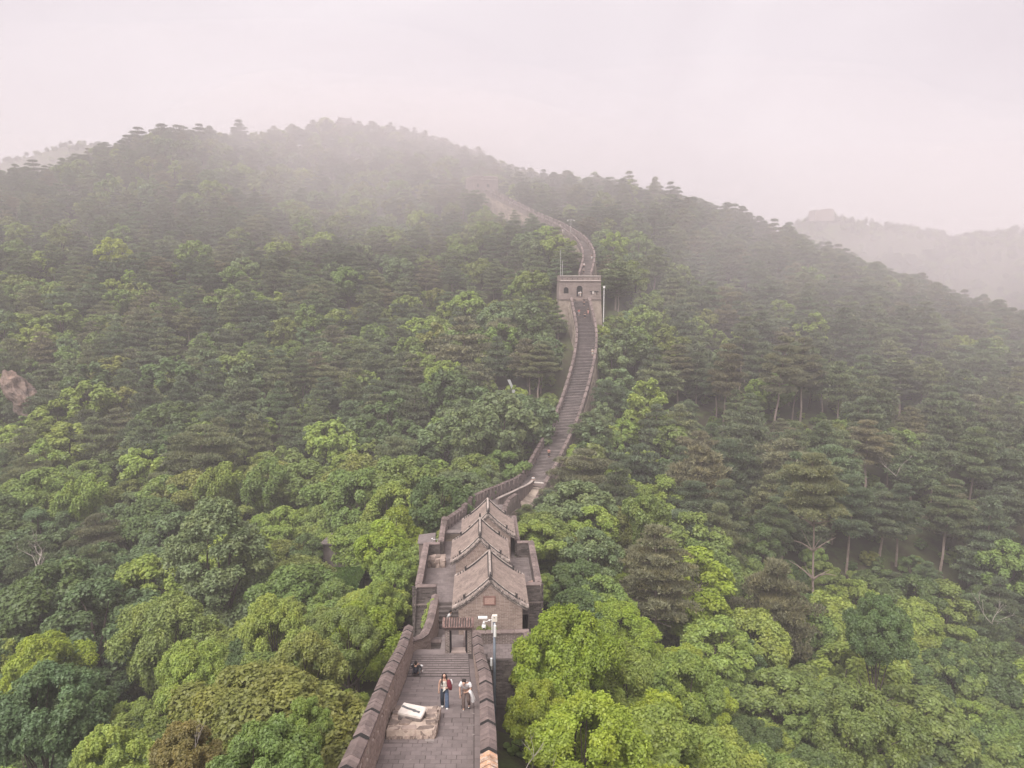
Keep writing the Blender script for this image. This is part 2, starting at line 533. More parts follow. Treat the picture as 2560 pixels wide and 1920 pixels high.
RIDGE_A, KSA = far_ridge('far_ridge', [(1880,640,520),(1960,570,520),(2010,532,520),(2060,522,520),(2110,528,520),(2200,548,525),(2300,557,530),(2400,580,535),(2480,605,540),(2700,640,540),(2950,680,540)],
                    'hazy ridge with a ruined watchtower on its crest')
RIDGE_B, KSB = far_ridge('far_ridge', [(2040,680,400),(2160,648,400),(2250,622,400),(2310,622,402),(2380,592,405),(2430,572,410),(2560,560,415),(2750,540,420),(2950,540,420)],
                    'hazy spur in front of the ridge with the watchtower', front=110, back=110, drop=70)
RIDGE_C, KSC = far_ridge('far_ridge', [(-420,420,480),(-100,405,480),(60,372,480),(120,352,480),(190,338,480),(260,342,480),(320,360,480),(420,410,480),(560,480,480)],
                    'faint hazy hill behind the pines on the skyline')
RIDGE_D, KSD = far_ridge('far_ridge', [(900,352,455),(980,372,455),(1060,384,455),(1150,398,450),(1220,404,450),(1270,420,450),(1330,448,450),(1450,500,450)],
                    'misty hill top rising behind the second watchtower', front=70, back=80, drop=60)

# ---------------------------------------------------------------- far wall path
FARW = [(1185,1332,68),(1212,1292,84),(1250,1263,98),(1292,1241,111),(1338,1212,122),(1375,1145,133),(1410,1075,144),(1440,990,156),(1462,900,168),(1466,840,178),(1457,790,186),(1449,752,193)]
FARW2 = [(1462,700,204),(1472,650,216),(1455,612,229),(1425,588,241),(1390,568,252),(1345,548,264),(1290,520,276),(1245,497,287),(1218,485,294)]


def smooth_path(pts, step):
    P = [at(*p) for p in pts]
    out = []
    n = len(P)
    for i in range(n - 1):
        p0, p1, p2, p3 = P[max(i - 1, 0)], P[i], P[i + 1], P[min(i + 2, n - 1)]
        k = max(2, int((p2 - p1).length / 0.5))
        for j in range(k):
            t = j / k
            out.append(0.5 * ((2 * p1) + (p2 - p0) * t + (2 * p0 - 5 * p1 + 4 * p2 - p3) * t * t + (3 * p1 - p0 - 3 * p2 + p3) * t ** 3))
    out.append(P[-1])
    # resample by horizontal length
    res = [out[0]]
    acc = 0
    for a, b in zip(out[:-1], out[1:]):
        seg = (Vector((b.x, b.y, 0)) - Vector((a.x, a.y, 0))).length
        while acc + seg >= step and seg > 1e-6:
            t = (step - acc) / seg
            a = a.lerp(b, t)
            res.append(a.copy())
            seg = (Vector((b.x, b.y, 0)) - Vector((a.x, a.y, 0))).length
            acc = 0
        acc += seg
    return res


FAR_PATH = smooth_path(FARW, 0.6)
FAR_PATH2 = smooth_path(FARW2, 0.8)
# near deck: left and right inner edges
DECK = [(26.3, 938, 1205, 1920), (33.0, 990, 1201, 1764), (40.0, 1017, 1188, 1693), (46.0, 1033, 1182, 1633)]
dl = [at(a[1], a[3], a[0]) for a in DECK]
dr = [at(a[2], a[3], a[0]) for a in DECK]
dl.insert(0, Vector((dl[0].x + 0.3, 10.0, -14.6)))
dr.insert(0, Vector((dr[0].x + 0.6, 10.0, -14.6)))


def lerp_edge(E, y):
    for a, b in zip(E[:-1], E[1:]):
        if y <= b.y or b is E[-1]:
            t = (y - a.y) / (b.y - a.y)
            return a.lerp(b, t)


YEND = dl[-1].y
FORT_YAW = R(2.5)
fo = at(1226, 1450, 50.0)
FZ = -25.15                      # fort floor
FORT = Vector((fo.x, fo.y, FZ))


def fl(x, y, z=0.0):
    """fort frame to world"""
    c, s = math.cos(FORT_YAW), math.sin(FORT_YAW)
    return Vector((FORT.x + x * c - y * s, FORT.y + x * s + y * c, FZ + z))

# ---------------------------------------------------------------- trees
def quad_leaves(pos, nrm, size, elong, var, fold=0.15):
    """one folded diamond leaf per row"""
    n = len(pos)
    nrm = nrm / (np.linalg.norm(nrm, axis=1, keepdims=True) + 1e-9)
    r = rng.normal(size=(n, 3))
    e1 = np.cross(nrm, r)
    e1 /= np.linalg.norm(e1, axis=1, keepdims=True) + 1e-9
    e2 = np.cross(nrm, e1)
    s = size[:, None]
    a = pos + e1 * s * elong
    b = pos + e2 * s * 0.5 + nrm * s * fold
    c = pos - e1 * s * elong
    d = pos - e2 * s * 0.5 + nrm * s * fold
    V = np.stack([a, b, c, d], 1).reshape(-1, 3)
    F = np.arange(n * 4).reshape(n, 4)
    return V, F, np.repeat(var, 4)


def tube_np(pts, rad, n=6):
    mb = MB()
    mb.tube(pts, rad, n)
    return mb


def limb(mb, a, b, r0, r1, bend=0.12, n=5, k=4):
    a, b = Vector(a), Vector(b)
    L = (b - a).length
    off = Vector((random.uniform(-1, 1), random.uniform(-1, 1), random.uniform(-0.2, 0.8))) * bend * L
    pts, rs = [], []
    for i in range(k + 1):
        t = i / k
        pts.append(a.lerp(b, t) + off * math.sin(math.pi * t))
        rs.append(r0 + (r1 - r0) * t)
    mb.tube(pts, rs, n, cap=False)


def broad_variant(name, seed, H, Rw, nclump, per, leaf, shape='round', hollow=0.55, elong=0.8, droop=0.0, branches=10):
    """Crown of leaf clumps round real limbs. H height, Rw crown radius."""
    global rng
    rng = np.random.default_rng(seed)
    random.seed(seed)
    crown_lo = 0.22 * H if shape != 'poplar' else 0.10 * H
    cz = (H + crown_lo) / 2
    hz = (H - crown_lo) / 2
    cents, rads = [], []
    lumps = [(rng.uniform(0, 2 * math.pi), rng.uniform(-0.2, 0.8), rng.uniform(0.15, 0.35)) for _ in range(5)]
    tries = 0
    while len(cents) < nclump and tries < nclump * 60:
        tries += 1
        th = rng.uniform(0, 2 * math.pi)
        u = rng.uniform(-0.75, 1.0)
        rr = rng.uniform(hollow, 1.0) ** 0.6
        if shape == 'poplar':
            prof = (1 - max(u, 0) ** 1.6 * 0.75) * 0.95
        elif shape == 'dome':
            prof = math.sqrt(max(1 - max(u, 0) ** 2.4, 0))
        elif shape == 'spread':
            prof = math.sqrt(max(1 - u * u, 0)) * (1.15 if u > 0 else 0.8)
        else:
            prof = math.sqrt(max(1 - u * u, 0))
        bump = 1.0
        for lt, lu, la in lumps:
            dd = math.cos(th - lt) * 0.5 + 0.5
            bump += la * (dd ** 4) * math.exp(-((u - lu) * 2) ** 2) - 0.05
        r = Rw * prof * rr * bump
        p = np.array([r * math.cos(th), r * math.sin(th), cz + hz * u * (0.86 + 0.14 * rr) * (0.93 + 0.07 * bump)])
        rc = Rw * rng.uniform(0.17, 0.30) * (0.8 if u > 0.6 else 1)
        if any(np.linalg.norm(p - q) < 0.62 * max(rc, rq) for q, rq in zip(cents, rads)):
            continue
        cents.append(p)
        rads.append(rc)
    C = np.array(cents)
    Rc = np.array(rads)
    w = Rc ** 2
    cnt = np.maximum((per * len(C) * w / w.sum()).astype(int), 8)
    ci = np.repeat(np.arange(len(C)), cnt)
    n = len(ci)
    d = rng.normal(size=(n, 3))
    d /= np.linalg.norm(d, axis=1, keepdims=True)
    outw = C[ci] - np.array([0, 0, cz - 0.25 * hz])
    outw /= np.linalg.norm(outw, axis=1, keepdims=True) + 1e-9
    d = d + outw * 0.45 + np.array([0, 0, 0.35])
    d /= np.linalg.norm(d, axis=1, keepdims=True)
    rad = Rc[ci] * rng.uniform(0.35, 1.08, n) ** 0.5
    # scalloped surface: sprays stick out of each clump
    rad *= 1 + 0.22 * np.sin(d[:, 0] * 9 + ci) * np.sin(d[:, 1] * 8 + ci * 2)
    pos = C[ci] + d * rad[:, None] * np.array([1, 1, 0.72])
    pos[:, 2] -= droop * np.abs(rng.normal(size=n)) * Rc[ci]
    rr_ = np.hypot(pos[:, 0], pos[:, 1])
    k_ = Rw / np.percentile(rr_, 97)
    pos[:, :2] *= k_
    pos[:, 2] *= H / np.percentile(pos[:, 2], 99.5)
    C = C * np.array([k_, k_, 1])
    nrm = d * 0.55 + np.array([0, 0, 0.65]) + rng.normal(size=(n, 3)) * 0.38
    size = leaf * rng.uniform(0.65, 1.3, n)
    clv = rng.uniform(0.25, 0.75, len(C))
    var = np.clip(clv[ci] + rng.normal(size=n) * 0.2, 0, 1)
    V, F, A = quad_leaves(pos, nrm, size, elong, var)
    crown = np_mesh(name + '_crown', V, F, M['leaf'], attr=A)
    tb = MB()
    lean = Vector((rng.uniform(-.06, .06) * H, rng.uniform(-.06, .06) * H, 0))
    r0 = 0.020 * H + 0.05
    top = Vector((0, 0, cz + 0.3 * hz)) + lean * 0.5
    tb.tube([(0, 0, -2.5), (0, 0, 0), lean * 0.4 + Vector((0, 0, crown_lo)), Vector((0, 0, cz)) + lean * 0.5, top], [r0 * 1.3, r0 * 1.1, r0 * 0.85, r0 * 0.5, r0 * 0.2], 7)
    order = rng.permutation(len(C))[:branches]
    for i in order:
        c = Vector(C[i])
        z0 = crown_lo * 0.8 + (c.z - crown_lo) * 0.35
        limb(tb, Vector((0, 0, z0)) + lean * 0.4, c, r0 * 0.42, r0 * 0.10)
    trunk = tb.build('tmp', M['bark'])
    tm = trunk.data
    tm.name = name + '_trunk'
    bpy.data.objects.remove(trunk)
    return dict(crown=crown, trunk=tm, H=H, R=Rw)


def pine_variant(name, seed, H, Rw, tiers, tuft, ntuft, bare=0.4, flat=0.5):
    """Chinese pine: bare trunk, stacked horizontal pads of upturned needle tufts."""
    global rng
    rng = np.random.default_rng(seed)
    random.seed(seed)
    tb = MB()
    lean = Vector((rng.uniform(-.08, .08) * H, rng.uniform(-.08, .08) * H, 0))
    r0 = 0.013 * H + 0.06
    pts = [Vector((0, 0, -2.5)), Vector((0, 0, 0))]
    for k in range(1, 6):
        t = k / 5
        pts.append(lean * t * t + Vector((rng.uniform(-.12, .12), rng.uniform(-.12, .12), H * 0.97 * t)))
    tb.tube(pts, [r0 * 1.2, r0, r0 * 0.85, r0 * .75, r0 * .6, r0 * .4, r0 * .15], 7)

    def trunk_at(z):
        t = min(max(z / (H * 0.97), 0), 1)
        return Vector((lean.x * t * t, lean.y * t * t, z))
    cents, rads = [], []
    for i in range(tiers):
        t = i / (tiers - 1)
        z = H * (bare + (1 - bare) * t) * (1 if i < tiers - 1 else 0.985)
        prof = (0.55 + 0.45 * math.sin(math.pi * min(t * 0.8 + 0.22, 1))) * (1 - 0.75 * max(0, (t - flat) / (1 - flat)) ** 1.5)
        Rt = Rw * prof * rng.uniform(0.82, 1.12)
        nb = max(2, int(round(2 + 4.0 * prof)))
        a0 = rng.uniform(0, 6.28)
        for j in range(nb):
            a = a0 + 6.283 * j / nb + rng.uniform(-.35, .35)
            L = Rt * rng.uniform(0.62, 1.0)
            tip = trunk_at(z) + Vector((math.cos(a) * L, math.sin(a) * L, rng.uniform(-0.04, 0.06) * H * 0.5))
            base = trunk_at(z - 0.12 * L - 0.1)
            limb(tb, base, tip, r0 * 0.3 * (1.1 - 0.5 * t), r0 * 0.07, bend=0.06, n=4, k=3)
            m_ = 2 if L > 1.2 else 1
            for q in range(m_):
                f = 0.52 + 0.48 * q if m_ > 1 else 0.8
                c = base.lerp(tip, f) + Vector((rng.uniform(-.25, .25), rng.uniform(-.25, .25), 0.12))
                cents.append(tuple(c))
                rads.append(Rw * rng.uniform(0.26, 0.40) * (0.72 + 0.28 * prof))
        if t > 0.45:
            cents.append(tuple(trunk_at(z) + Vector((0, 0, 0.1))))
            rads.append(Rw * 0.28)
    C = np.array(cents)
    Rc = np.array(rads)
    w = Rc ** 2
    cnt = np.maximum((ntuft * w / w.sum()).astype(int), 6)
    ci = np.repeat(np.arange(len(C)), cnt)
    n = len(ci)
    th = rng.uniform(0, 6.283, n)
    rr = np.sqrt(rng.uniform(0, 1, n)) * (1 + 0.18 * np.sin(th * 3 + ci) + 0.1 * np.sin(th * 7 + ci * 3))
    dome = np.sqrt(np.clip(1 - rr ** 2, 0, 1))
    side = rng.uniform(0, 1, n)
    zz = np.where(side < 0.9, dome * 0.22 + rng.normal(size=n) * 0.025, -0.05 * dome - 0.02)
    pos = C[ci] + np.stack([np.cos(th) * rr * Rc[ci], np.sin(th) * rr * Rc[ci], zz * Rc[ci]], 1)
    up = np.stack([np.cos(th) * rr * 0.9, np.sin(th) * rr * 0.9, np.where(side < 0.9, 0.85, 0.05)], 1) + rng.normal(size=(n, 3)) * 0.25
    up /= np.linalg.norm(up, axis=1, keepdims=True)
    Vs, Fs, As = [], [], []
    clv = rng.uniform(0.3, 0.7, len(C))
    var = np.clip(clv[ci] + rng.normal(size=n) * 0.22, 0, 1)
    K = 3
    for k in range(K):
        dv = up + rng.normal(size=(n, 3)) * 0.55
        dv /= np.linalg.norm(dv, axis=1, keepdims=True)
        e = np.cross(dv, rng.normal(size=(n, 3)))
        e /= np.linalg.norm(e, axis=1, keepdims=True)
        s = (tuft * rng.uniform(0.7, 1.3, n))[:, None]
        a = pos - e * s * 0.20
        b = pos + e * s * 0.20
        c = pos + dv * s
        Vs.append(np.stack([a, b, c], 1).reshape(-1, 3))
        As.append(np.repeat(var, 3))
    V = np.concatenate(Vs)
    F = np.arange(len(V)).reshape(-1, 3)
    crown = np_mesh(name + '_crown', V, F, M['needle'], attr=np.concatenate(As))
    trunk = tb.build('tmp', M['bark_pine'])
    tm = trunk.data
    tm.name = name + '_trunk'
    bpy.data.objects.remove(trunk)
    return dict(crown=crown, trunk=tm, H=H, R=Rw)


VAR = {}
# near: leaf-sized leaves
VAR['bn'] = [broad_variant('bn0', 11, 8, 4.0, 70, 820, 0.120, 'round', branches=16),
             broad_variant('bn1', 12, 8, 4.2, 78, 760, 0.130, 'spread', branches=16, droop=0.12),
             broad_variant('bn2', 13, 7, 3.8, 66, 860, 0.115, 'dome', branches=14, elong=0.95),
             broad_variant('bn3', 14, 7.5, 4.0, 60, 900, 0.115, 'spread', hollow=0.4, branches=18)]
VAR['bm'] = [broad_variant('bm0', 21, 9, 4.2, 60, 400, 0.205, 'round'),
             broad_variant('bm1', 22, 9, 4.4, 66, 370, 0.215, 'spread', droop=0.06),
             broad_variant('bm2', 23, 8.5, 4.0, 56, 420, 0.20, 'dome'),
             broad_variant('bm3', 24, 9, 4.2, 50, 420, 0.215, 'spread', hollow=0.4),
             broad_variant('bm4', 25, 9.5, 3.8, 58, 380, 0.20, 'round', hollow=0.5),
             broad_variant('bm5', 26, 10, 3.7, 46, 430, 0.19, 'poplar', hollow=0.35), broad_variant('bm6', 27, 8, 4.6, 74, 330, 0.20, 'dome', hollow=0.3, droop=0.05)]
VAR['bf'] = [broad_variant('bf0', 31, 9, 4.2, 48, 150, 0.36, 'round', branches=6),
             broad_variant('bf1', 32, 9, 4.4, 52, 140, 0.37, 'spread', branches=6),
             broad_variant('bf2', 33, 8.5, 4.0, 44, 160, 0.35, 'dome', branches=6),
             broad_variant('bf3', 34, 10, 3.8, 40, 170, 0.34, 'poplar', hollow=0.35, branches=6), broad_variant('bf4', 35, 9, 4.4, 36, 170, 0.34, 'round', hollow=0.3, branches=6)]
VAR['poplar'] = [broad_variant('pop', 41, 15, 4.6, 95, 480, 0.19, 'poplar', branches=20)]
VAR['pn'] = [pine_variant('pn0', 51, 10, 3.6, 7, 0.26, 15000, bare=0.30),
             pine_variant('pn1', 52, 11, 3.5, 6, 0.26, 14000, bare=0.48),
             pine_variant('pn2', 53, 9, 3.9, 5, 0.27, 15000, bare=0.42, flat=0.7)]
VAR['pf'] = [pine_variant('pf0', 61, 10, 3.7, 6, 0.46, 4600, bare=0.30),
             pine_variant('pf1', 62, 11, 3.5, 6, 0.46, 4400, bare=0.48),
             pine_variant('pf2', 63, 9.5, 4.0, 5, 0.48, 4600, bare=0.42, flat=0.7),
             pine_variant('pf3', 64, 10.5, 3.3, 6, 0.45, 4400, bare=0.36, flat=0.4)]
rng = np.random.default_rng(99)
random.seed(99)

TINT = {
    'bright yellow-green': (0.27, 0.345, 0.045),
    'fresh green': (0.25, 0.325, 0.072),
    'mid green': (0.195, 0.265, 0.072),
    'deep green': (0.12, 0.175, 0.06),
    'grey-green': (0.165, 0.225, 0.10),
    'blue-green': (0.128, 0.188, 0.080),
    'olive': (0.20, 0.23, 0.062),
    'rusty brown': (0.20, 0.18, 0.06),
}
PTINT = {
    'dark green': (0.112, 0.142, 0.080),
    'olive': (0.165, 0.19, 0.095),
    'brownish': (0.158, 0.16, 0.092),
    'green': (0.128, 0.168, 0.084),
}

# what the trees must leave in view: px, py, depth, slack
KEEP = []
for p in FAR_PATH[4:]:
    q = proj(p)
    KEEP.append(q)
    sc_ = FPX / q[2]
    KEEP.append((q[0] - 1.9 * sc_, q[1] - 1.2 * sc_, q[2]))
    if q[1] < 1130 or q[1] > 1215: KEEP.append((q[0] + 1.6 * sc_, q[1] - .3 * sc_, q[2]))
for p in FAR_PATH2[:22:3] + FAR_PATH2[22::5]:
    q = proj(p + Vector((0, 0, 0.8)))
    KEEP.append(q)
for k in range(40):
    y = 20 + (YEND - 20) * k / 39
    a, b = lerp_edge(dl, y), lerp_edge(dr, y)
    for p in (a + Vector((-0.5, 0, 1.7)), a, a.lerp(b, 0.5), b, b + Vector((0.5, 0, 1.4)), b + Vector((0.5, 0, 0.3))):
        KEEP.append(proj(p))
for (x, y, z) in [(-5.4, 5, 1.2), (-5.6, 9, 1.2), (-5.6, 13, 1.2), (3.9, 5, 1), (3.9, 5, 0), (3.9, 9, 1.2), (3.9, 13, 1.2), (-4.6, 5, -1), (-5.5, 5, -1.5), (-5.3, 5, -2.2),
                  (0, 0, 0.5), (1.5, 0, 1), (1.2, -2.5, 0.8), (2.4, -2.6, 0.7), (1.0, -3.0, 0.0), (3, 4.5, -.5), (2.5, 5, -1.3), (-4.5, 16, 1.2), (-4.3, 20, 1.0), (-2, 8, 3), (-2, 14, 3), (2, 10, 2), (2.4, 16, 1.5)]:
    KEEP.append(proj(fl(x, y, z)))
for px, py, d in [(1397,700,200),(1400,760,197),(1505,700,200),(1503,780,196),(1450,740,196),(1425,775,196),(1480,720,196),(1190,460,296),(1240,465,296),(1215,470,296),
                  (1255,1240,112),(1275,1222,115),(1295,1205,118),(1315,1185,121),(1345,1150,130),(1375,1110,136),(1405,1050,146),(1310,1262,116),(1340,1240,118),(1290,1275,112),
                  (838,314,384),(846,306,384),(856,302,384),(866,298,384),(876,298,384),(886,304,384),(892,312,384),(905,318,384),(866,312,384),(880,316,384),(929,326,379),(929,332,379),(1230,520,285),(1270,545,278),(1310,560,270),(1500,800,196),(30,975,150),(55,1010,150),(80,1045,150),(1275,955,150)]:
    KEEP.append((px, py, d))
KEEP = np.array(KEEP)


def keeps_clear(cx, cy, d, rw, rh):
    m = KEEP[:, 2] > d + 0.5
    if not m.any():
        return True
    K = KEEP[m]
    e = ((K[:, 0] - cx) / rw) ** 2 + ((K[:, 1] - cy) / rh) ** 2
    return not (e < 1.0).any()


def off_wall(x, y, r):
    """keep trunks and most of the crown out of the masonry"""
    if -11 < x - FORT.x < 8 and 44 < y < 68 and (-7.4 - r * .5 < x - FORT.x < 5.4 + r * .5) and (46 < y < 64.5 + r):
        return False
    if y < 50 + r * .3:
        yy = min(y, YEND)
        a, b = lerp_edge(dl, yy), lerp_edge(dr, yy)
        if a.x - 1.5 - r * 0.85 < x < b.x + 1.5 + r * 0.9:
            return False
    for P in (FAR_PATH[::6], FAR_PATH2[::5]):
        for p in P:
            if (p.x - x) ** 2 + (p.y - y) ** 2 < (3.0 + r * 0.6) ** 2:
                return False
    t2 = at(1450, 740, 200)
    if abs(x - t2.x) < 7 + r * .5 and abs(y - t2.y - 1) < 8 + r * .5:
        return False
    t3 = at(1212, 470, 300)
    if (x - t3.x) ** 2 + (y - t3.y) ** 2 < (7 + r * .6) ** 2:
        return False
    return True


# how pine-like and what colour the wood is over the picture
def pine_share(px, py):
    s = 0.0
    if py < 1450 and px > 1530: s = 0.84
    if py > 1180 and px > 1530: s = 0.84 - 0.84 * min(1, max(0, (py - 1150 - (px - 1530) * 0.14)) / 330)
    if px > 1530 and px < 1680 and py > 620: s *= 0.45
    if px <= 1530 and py < 1000: s = 0.64
    if px <= 1530 and py >= 1000: s = 0.66 - 0.58 * min(1, (py - 1000) / 220)
    if 1050 < px < 1430 and py > 560 and py < 1300: s *= 0.5
    if 1480 < px < 1620 and py > 560: s *= 0.35
    if 700 < px < 1120 and 430 < py < 620: s *= 0.45
    if px < 260 and py > 820 and py < 1000: s *= 0.4
    n = noise.noise(Vector((px * 0.006, py * 0.010, 4.0)))
    return max(0, min(1, s + n * 0.45))


def broad_tint(px, py):
    n = random.random()
    if 1240 < px < 1800 and py > 1520: return 'bright yellow-green' if n < 0.65 else 'fresh green'
    if 860 < px < 1050 and 1340 < py < 1560: return 'bright yellow-green' if n < 0.4 else 'fresh green'
    if px < 320 and py > 1500: return 'blue-green' if n < 0.35 else ('fresh green' if n < 0.7 else 'deep green')
    if px < 480 and 1300 < py <= 1500: return 'deep green' if n < 0.5 else 'blue-green'
    if 1120 < px < 1420 and 1000 < py < 1250: return 'grey-green' if n < 0.8 else 'mid green'
    if px > 1800 and py > 1300: return ['deep green', 'mid green', 'mid green', 'fresh green', 'deep green'][int(n * 5)]
    return ['fresh green', 'mid green', 'mid green', 'olive', 'deep green', 'fresh green', 'fresh green', 'grey-green'][int(n * 8)] if py > 900 else \
        ['fresh green', 'mid green', 'mid green', 'grey-green', 'olive', 'mid green'][int(n * 6)]


def zone(px, py, d):
    if d < 42:
        return 'close to the camera below the left parapet' if px < 1150 else 'close to the camera below the right parapet'
    if d < 60:
        return 'beside the near walkway on the left' if px < 1150 else 'beside the near walkway on the right'
    if d < 120:
        if px < 500: return 'in the hollow at the left edge'
        if px < 1100: return 'in the hollow left of the fort'
        if px < 1700: return 'just right of the fort'
        return 'in the valley right of the fort'
    if d < 155:
        if px < 300: return 'by the rock face at the left edge'
        if px < 700: return 'at the foot of the left slope'
        if px < 1100: return 'above the hollow left of the stairs'
        if px < 1440: return 'close left of the long stairway'
        if px < 1700: return 'close right of the long stairway'
        if px < 2150: return 'among the bare pine trunks right of the stairs'
        return 'at the right edge of the lower slope'
    if d < 200:
        if px < 600: return 'on the lower left slope'
        if px < 1440: return 'left of the long stairway'
        if px < 1850: return 'right of the long stairway'
        return 'on the lower right slope'
    if px < 600: return 'high on the left slope'
    if px < 1150: return 'below the misty summit'
    if px < 1500: return 'round the upper wall'
    if px < 1900: return 'on the right hand ridge'
    return 'along the falling right ridge'


TREES = []      # dict(x,y,z, kind, tint, sx, sz, rz, d, px, py)


def put_tree(x, y, sx, sz, kind, tintname, H, force=False, zoff=0.0):
    z = ground(x, y) + zoff
    top = z + H * sz
    c = Vector((x, y, z + H * sz * 0.62))
    px, py, d = proj(c)
    TREES.append(dict(x=x, y=y, z=z, kind=kind, tint=tintname, sx=sx, sz=sz, rz=random.uniform(0, 6.28), d=d, px=px, py=py, top=top, v=random.random(), force=force))


# hero trees: crown centre px, py, depth, crown width px, top py, kind, colour
HERO = [
 (1400,630,224,100,590,'bf','fresh green'),(1330,585,262,70,560,'pf','dark green'),(1440,1660,41,270,1530,'bn','bright yellow-green'),(1345,1770,37,190,1675,'bn','bright yellow-green'),(1560,1710,44,270,1600,'bn','fresh green'),(1450,1850,33,300,1740,'bn','bright yellow-green'),
 (1650,1830,40,280,1735,'bn','bright yellow-green'),(1390,1590,45,110,1542,'bn','fresh green'),(1800,1880,46,260,1790,'bn','fresh green'),(1700,1700,54,240,1600,'bn','fresh green'),
 (565,1440,78,240,1252,'poplar','grey-green'),(80,1760,46,270,1625,'bn','blue-green'),(905,1185,112,180,1135,'bm','olive'),
 (1250,1075,132,180,985,'bf','grey-green'),(1180,1110,128,150,1020,'bf','grey-green'),(1330,1050,140,130,985,'bf','grey-green'),(1125,1215,112,130,1165,'bm','grey-green'),
 (1445,1180,112,170,1112,'pn','brownish'),(1320,930,165,100,850,'pf','brownish'),(1160,880,168,130,800,'pf','brownish'),
 (640,1880,25,330,1765,'bn','mid green'),(760,1800,31,190,1730,'bn','fresh green'),(470,1860,29,240,1790,'bn','rusty brown'),(500,1690,47,200,1600,'bn','fresh green'),(690,1560,58,200,1490,'bn','fresh green'),
 (760,1660,43,240,1575,'bn','olive'),(870,1590,50,180,1510,'bn','mid green'),(960,1500,57,150,1440,'bn','fresh green'),(260,1860,37,240,1780,'bn','fresh green'),(120,1640,62,220,1580,'bn','bright yellow-green'),
 (400,1590,66,260,1500,'bn','mid green'),(250,1440,92,190,1350,'bm','blue-green'),(760,1420,82,150,1370,'bm','olive'),(900,1340,88,170,1290,'bm','fresh green'),(985,1330,80,150,1290,'bm','bright yellow-green'),(990,1400,70,140,1360,'bm','fresh green'),
 (560,1210,110,130,1160,'bm','fresh green'),(680,1200,112,140,1150,'bm','mid green'),(220,1240,108,130,1190,'bm','fresh green'),(480,1110,125,170,1050,'pn','olive'),
 (285,620,232,75,595,'bf','bright yellow-green'),(400,330,331,75,318,'pf','dark green'),(350,340,330,70,322,'pf','dark green'),(455,325,334,70,314,'pf','dark green'),(495,320,334,60,313,'pf','dark green'),(318,370,326,60,345,'pf','dark green'),
 (215,405,312,70,395,'pf','dark green'),(90,415,308,70,404,'pf','dark green'),(600,318,350,50,308,'pf','dark green'),
 (1540,700,206,110,668,'pf','olive'),(1640,1420,78,170,1330,'pn','brownish'),(2210,1560,74,210,1470,'bn','deep green'),(2120,1800,62,320,1690,'bn','mid green'),(1620,1300,88,150,1230,'bm','mid green'),
 (2060,1200,100,150,1120,'pn','olive'),(1740,1210,118,140,1140,'pf','brownish'),(1950,1510,88,200,1400,'pn','brownish'),(1880,1620,80,200,1500,'bm','fresh green'),
]
placed = []
for (px, py, d, wpx, tpy, kind, tn) in HERO:
    p = at(px, py, d)
    tz = at(px, tpy, d).z
    v = VAR[kind][0]
    g = ground(p.x, p.y)
    h = max(tz - g, 3.5)
    w = wpx * d / FPX / 2
    szc = min(h / v['H'], 1.2 * w / v['R'] if kind != 'poplar' else 9)
    put_tree(p.x, p.y, w / v['R'], szc, kind, tn, v['H'], True)
    TREES[-1]['lift'] = h - szc * v['H']
    placed.append((p.x, p.y, w))

# pines whose pale trunks show: px, foot row, top row, crown width px
for px, yb_, yt_, wpx in [(2000,1062,855,95),(1933,1092,850,100),(1806,1086,870,95),(1847,985,800,80),(2055,1052,905,80),(2247,1052,900,90),(1694,1014,870,90),(1980,1052,880,70),
                          (2078,1365,1180,150),(2115,1436,1200,110),(2350,1430,1210,130),(2239,1418,1220,110),(2197,1418,1240,120),(1790,1058,900,70),(2420,1290,1080,110),(2160,1240,1060,110),
                          (1345,1010,870,90),(1352,985,860,70),(1325,990,880,70),(1545,780,700,70),(760,1020,900,80),(2300,900,760,70)]:
    d_ = 60.0
    while d_ < 400:
        p = at(px, yb_, d_)
        if p.z < ground(p.x, p.y): break
        d_ += .5
    zt_ = p.z
    while proj(Vector((p.x, p.y, zt_)))[1] > yt_: zt_ += .1
    v = VAR['pn'][1]
    hh = zt_ - p.z
    put_tree(p.x, p.y, wpx * d_ / FPX / 2 / v['R'], hh / v['H'], 'pn', random.choice(['olive', 'dark green', 'brownish', 'green']), v['H'], True)
    TREES[-1]['v'] = 0.4
    placed.append((p.x, p.y, 2.0))
    extra = [(px, yb_ + (yt_ - yb_) * f, d_ - 1) for f in (.04, .12, .2, .28, .36)]
    KEEP = np.concatenate([KEEP, np.array(extra)])

# skyline test on a polar grid so that trees hidden behind the hill are not built
AZ = np.linspace(-0.9, 0.9, 181)
RR = np.arange(4, 500, 4.0)
ax, ry = np.meshgrid(AZ, RR)
PX_, PY_ = np.sin(ax) * ry, np.cos(ax) * ry
PXc = np.clip(PX_, GX[0] + 1, GX[-1] - 4)
gzp = ground_np(PXc, PY_) + 4.0
elev = gzp / ry
runmax = np.maximum.accumulate(elev, axis=0)


def hidden(x, y, top):
    a = math.atan2(x, y)
    r = math.hypot(x, y)
    i = int(round((a + 0.9) / 1.8 * 180))
    j = int((r - 4) / 4) - 2
    if i < 0 or i > 180 or j < 1: return False
    return top / r < runmax[min(j, len(RR) - 1), i] - 0.004


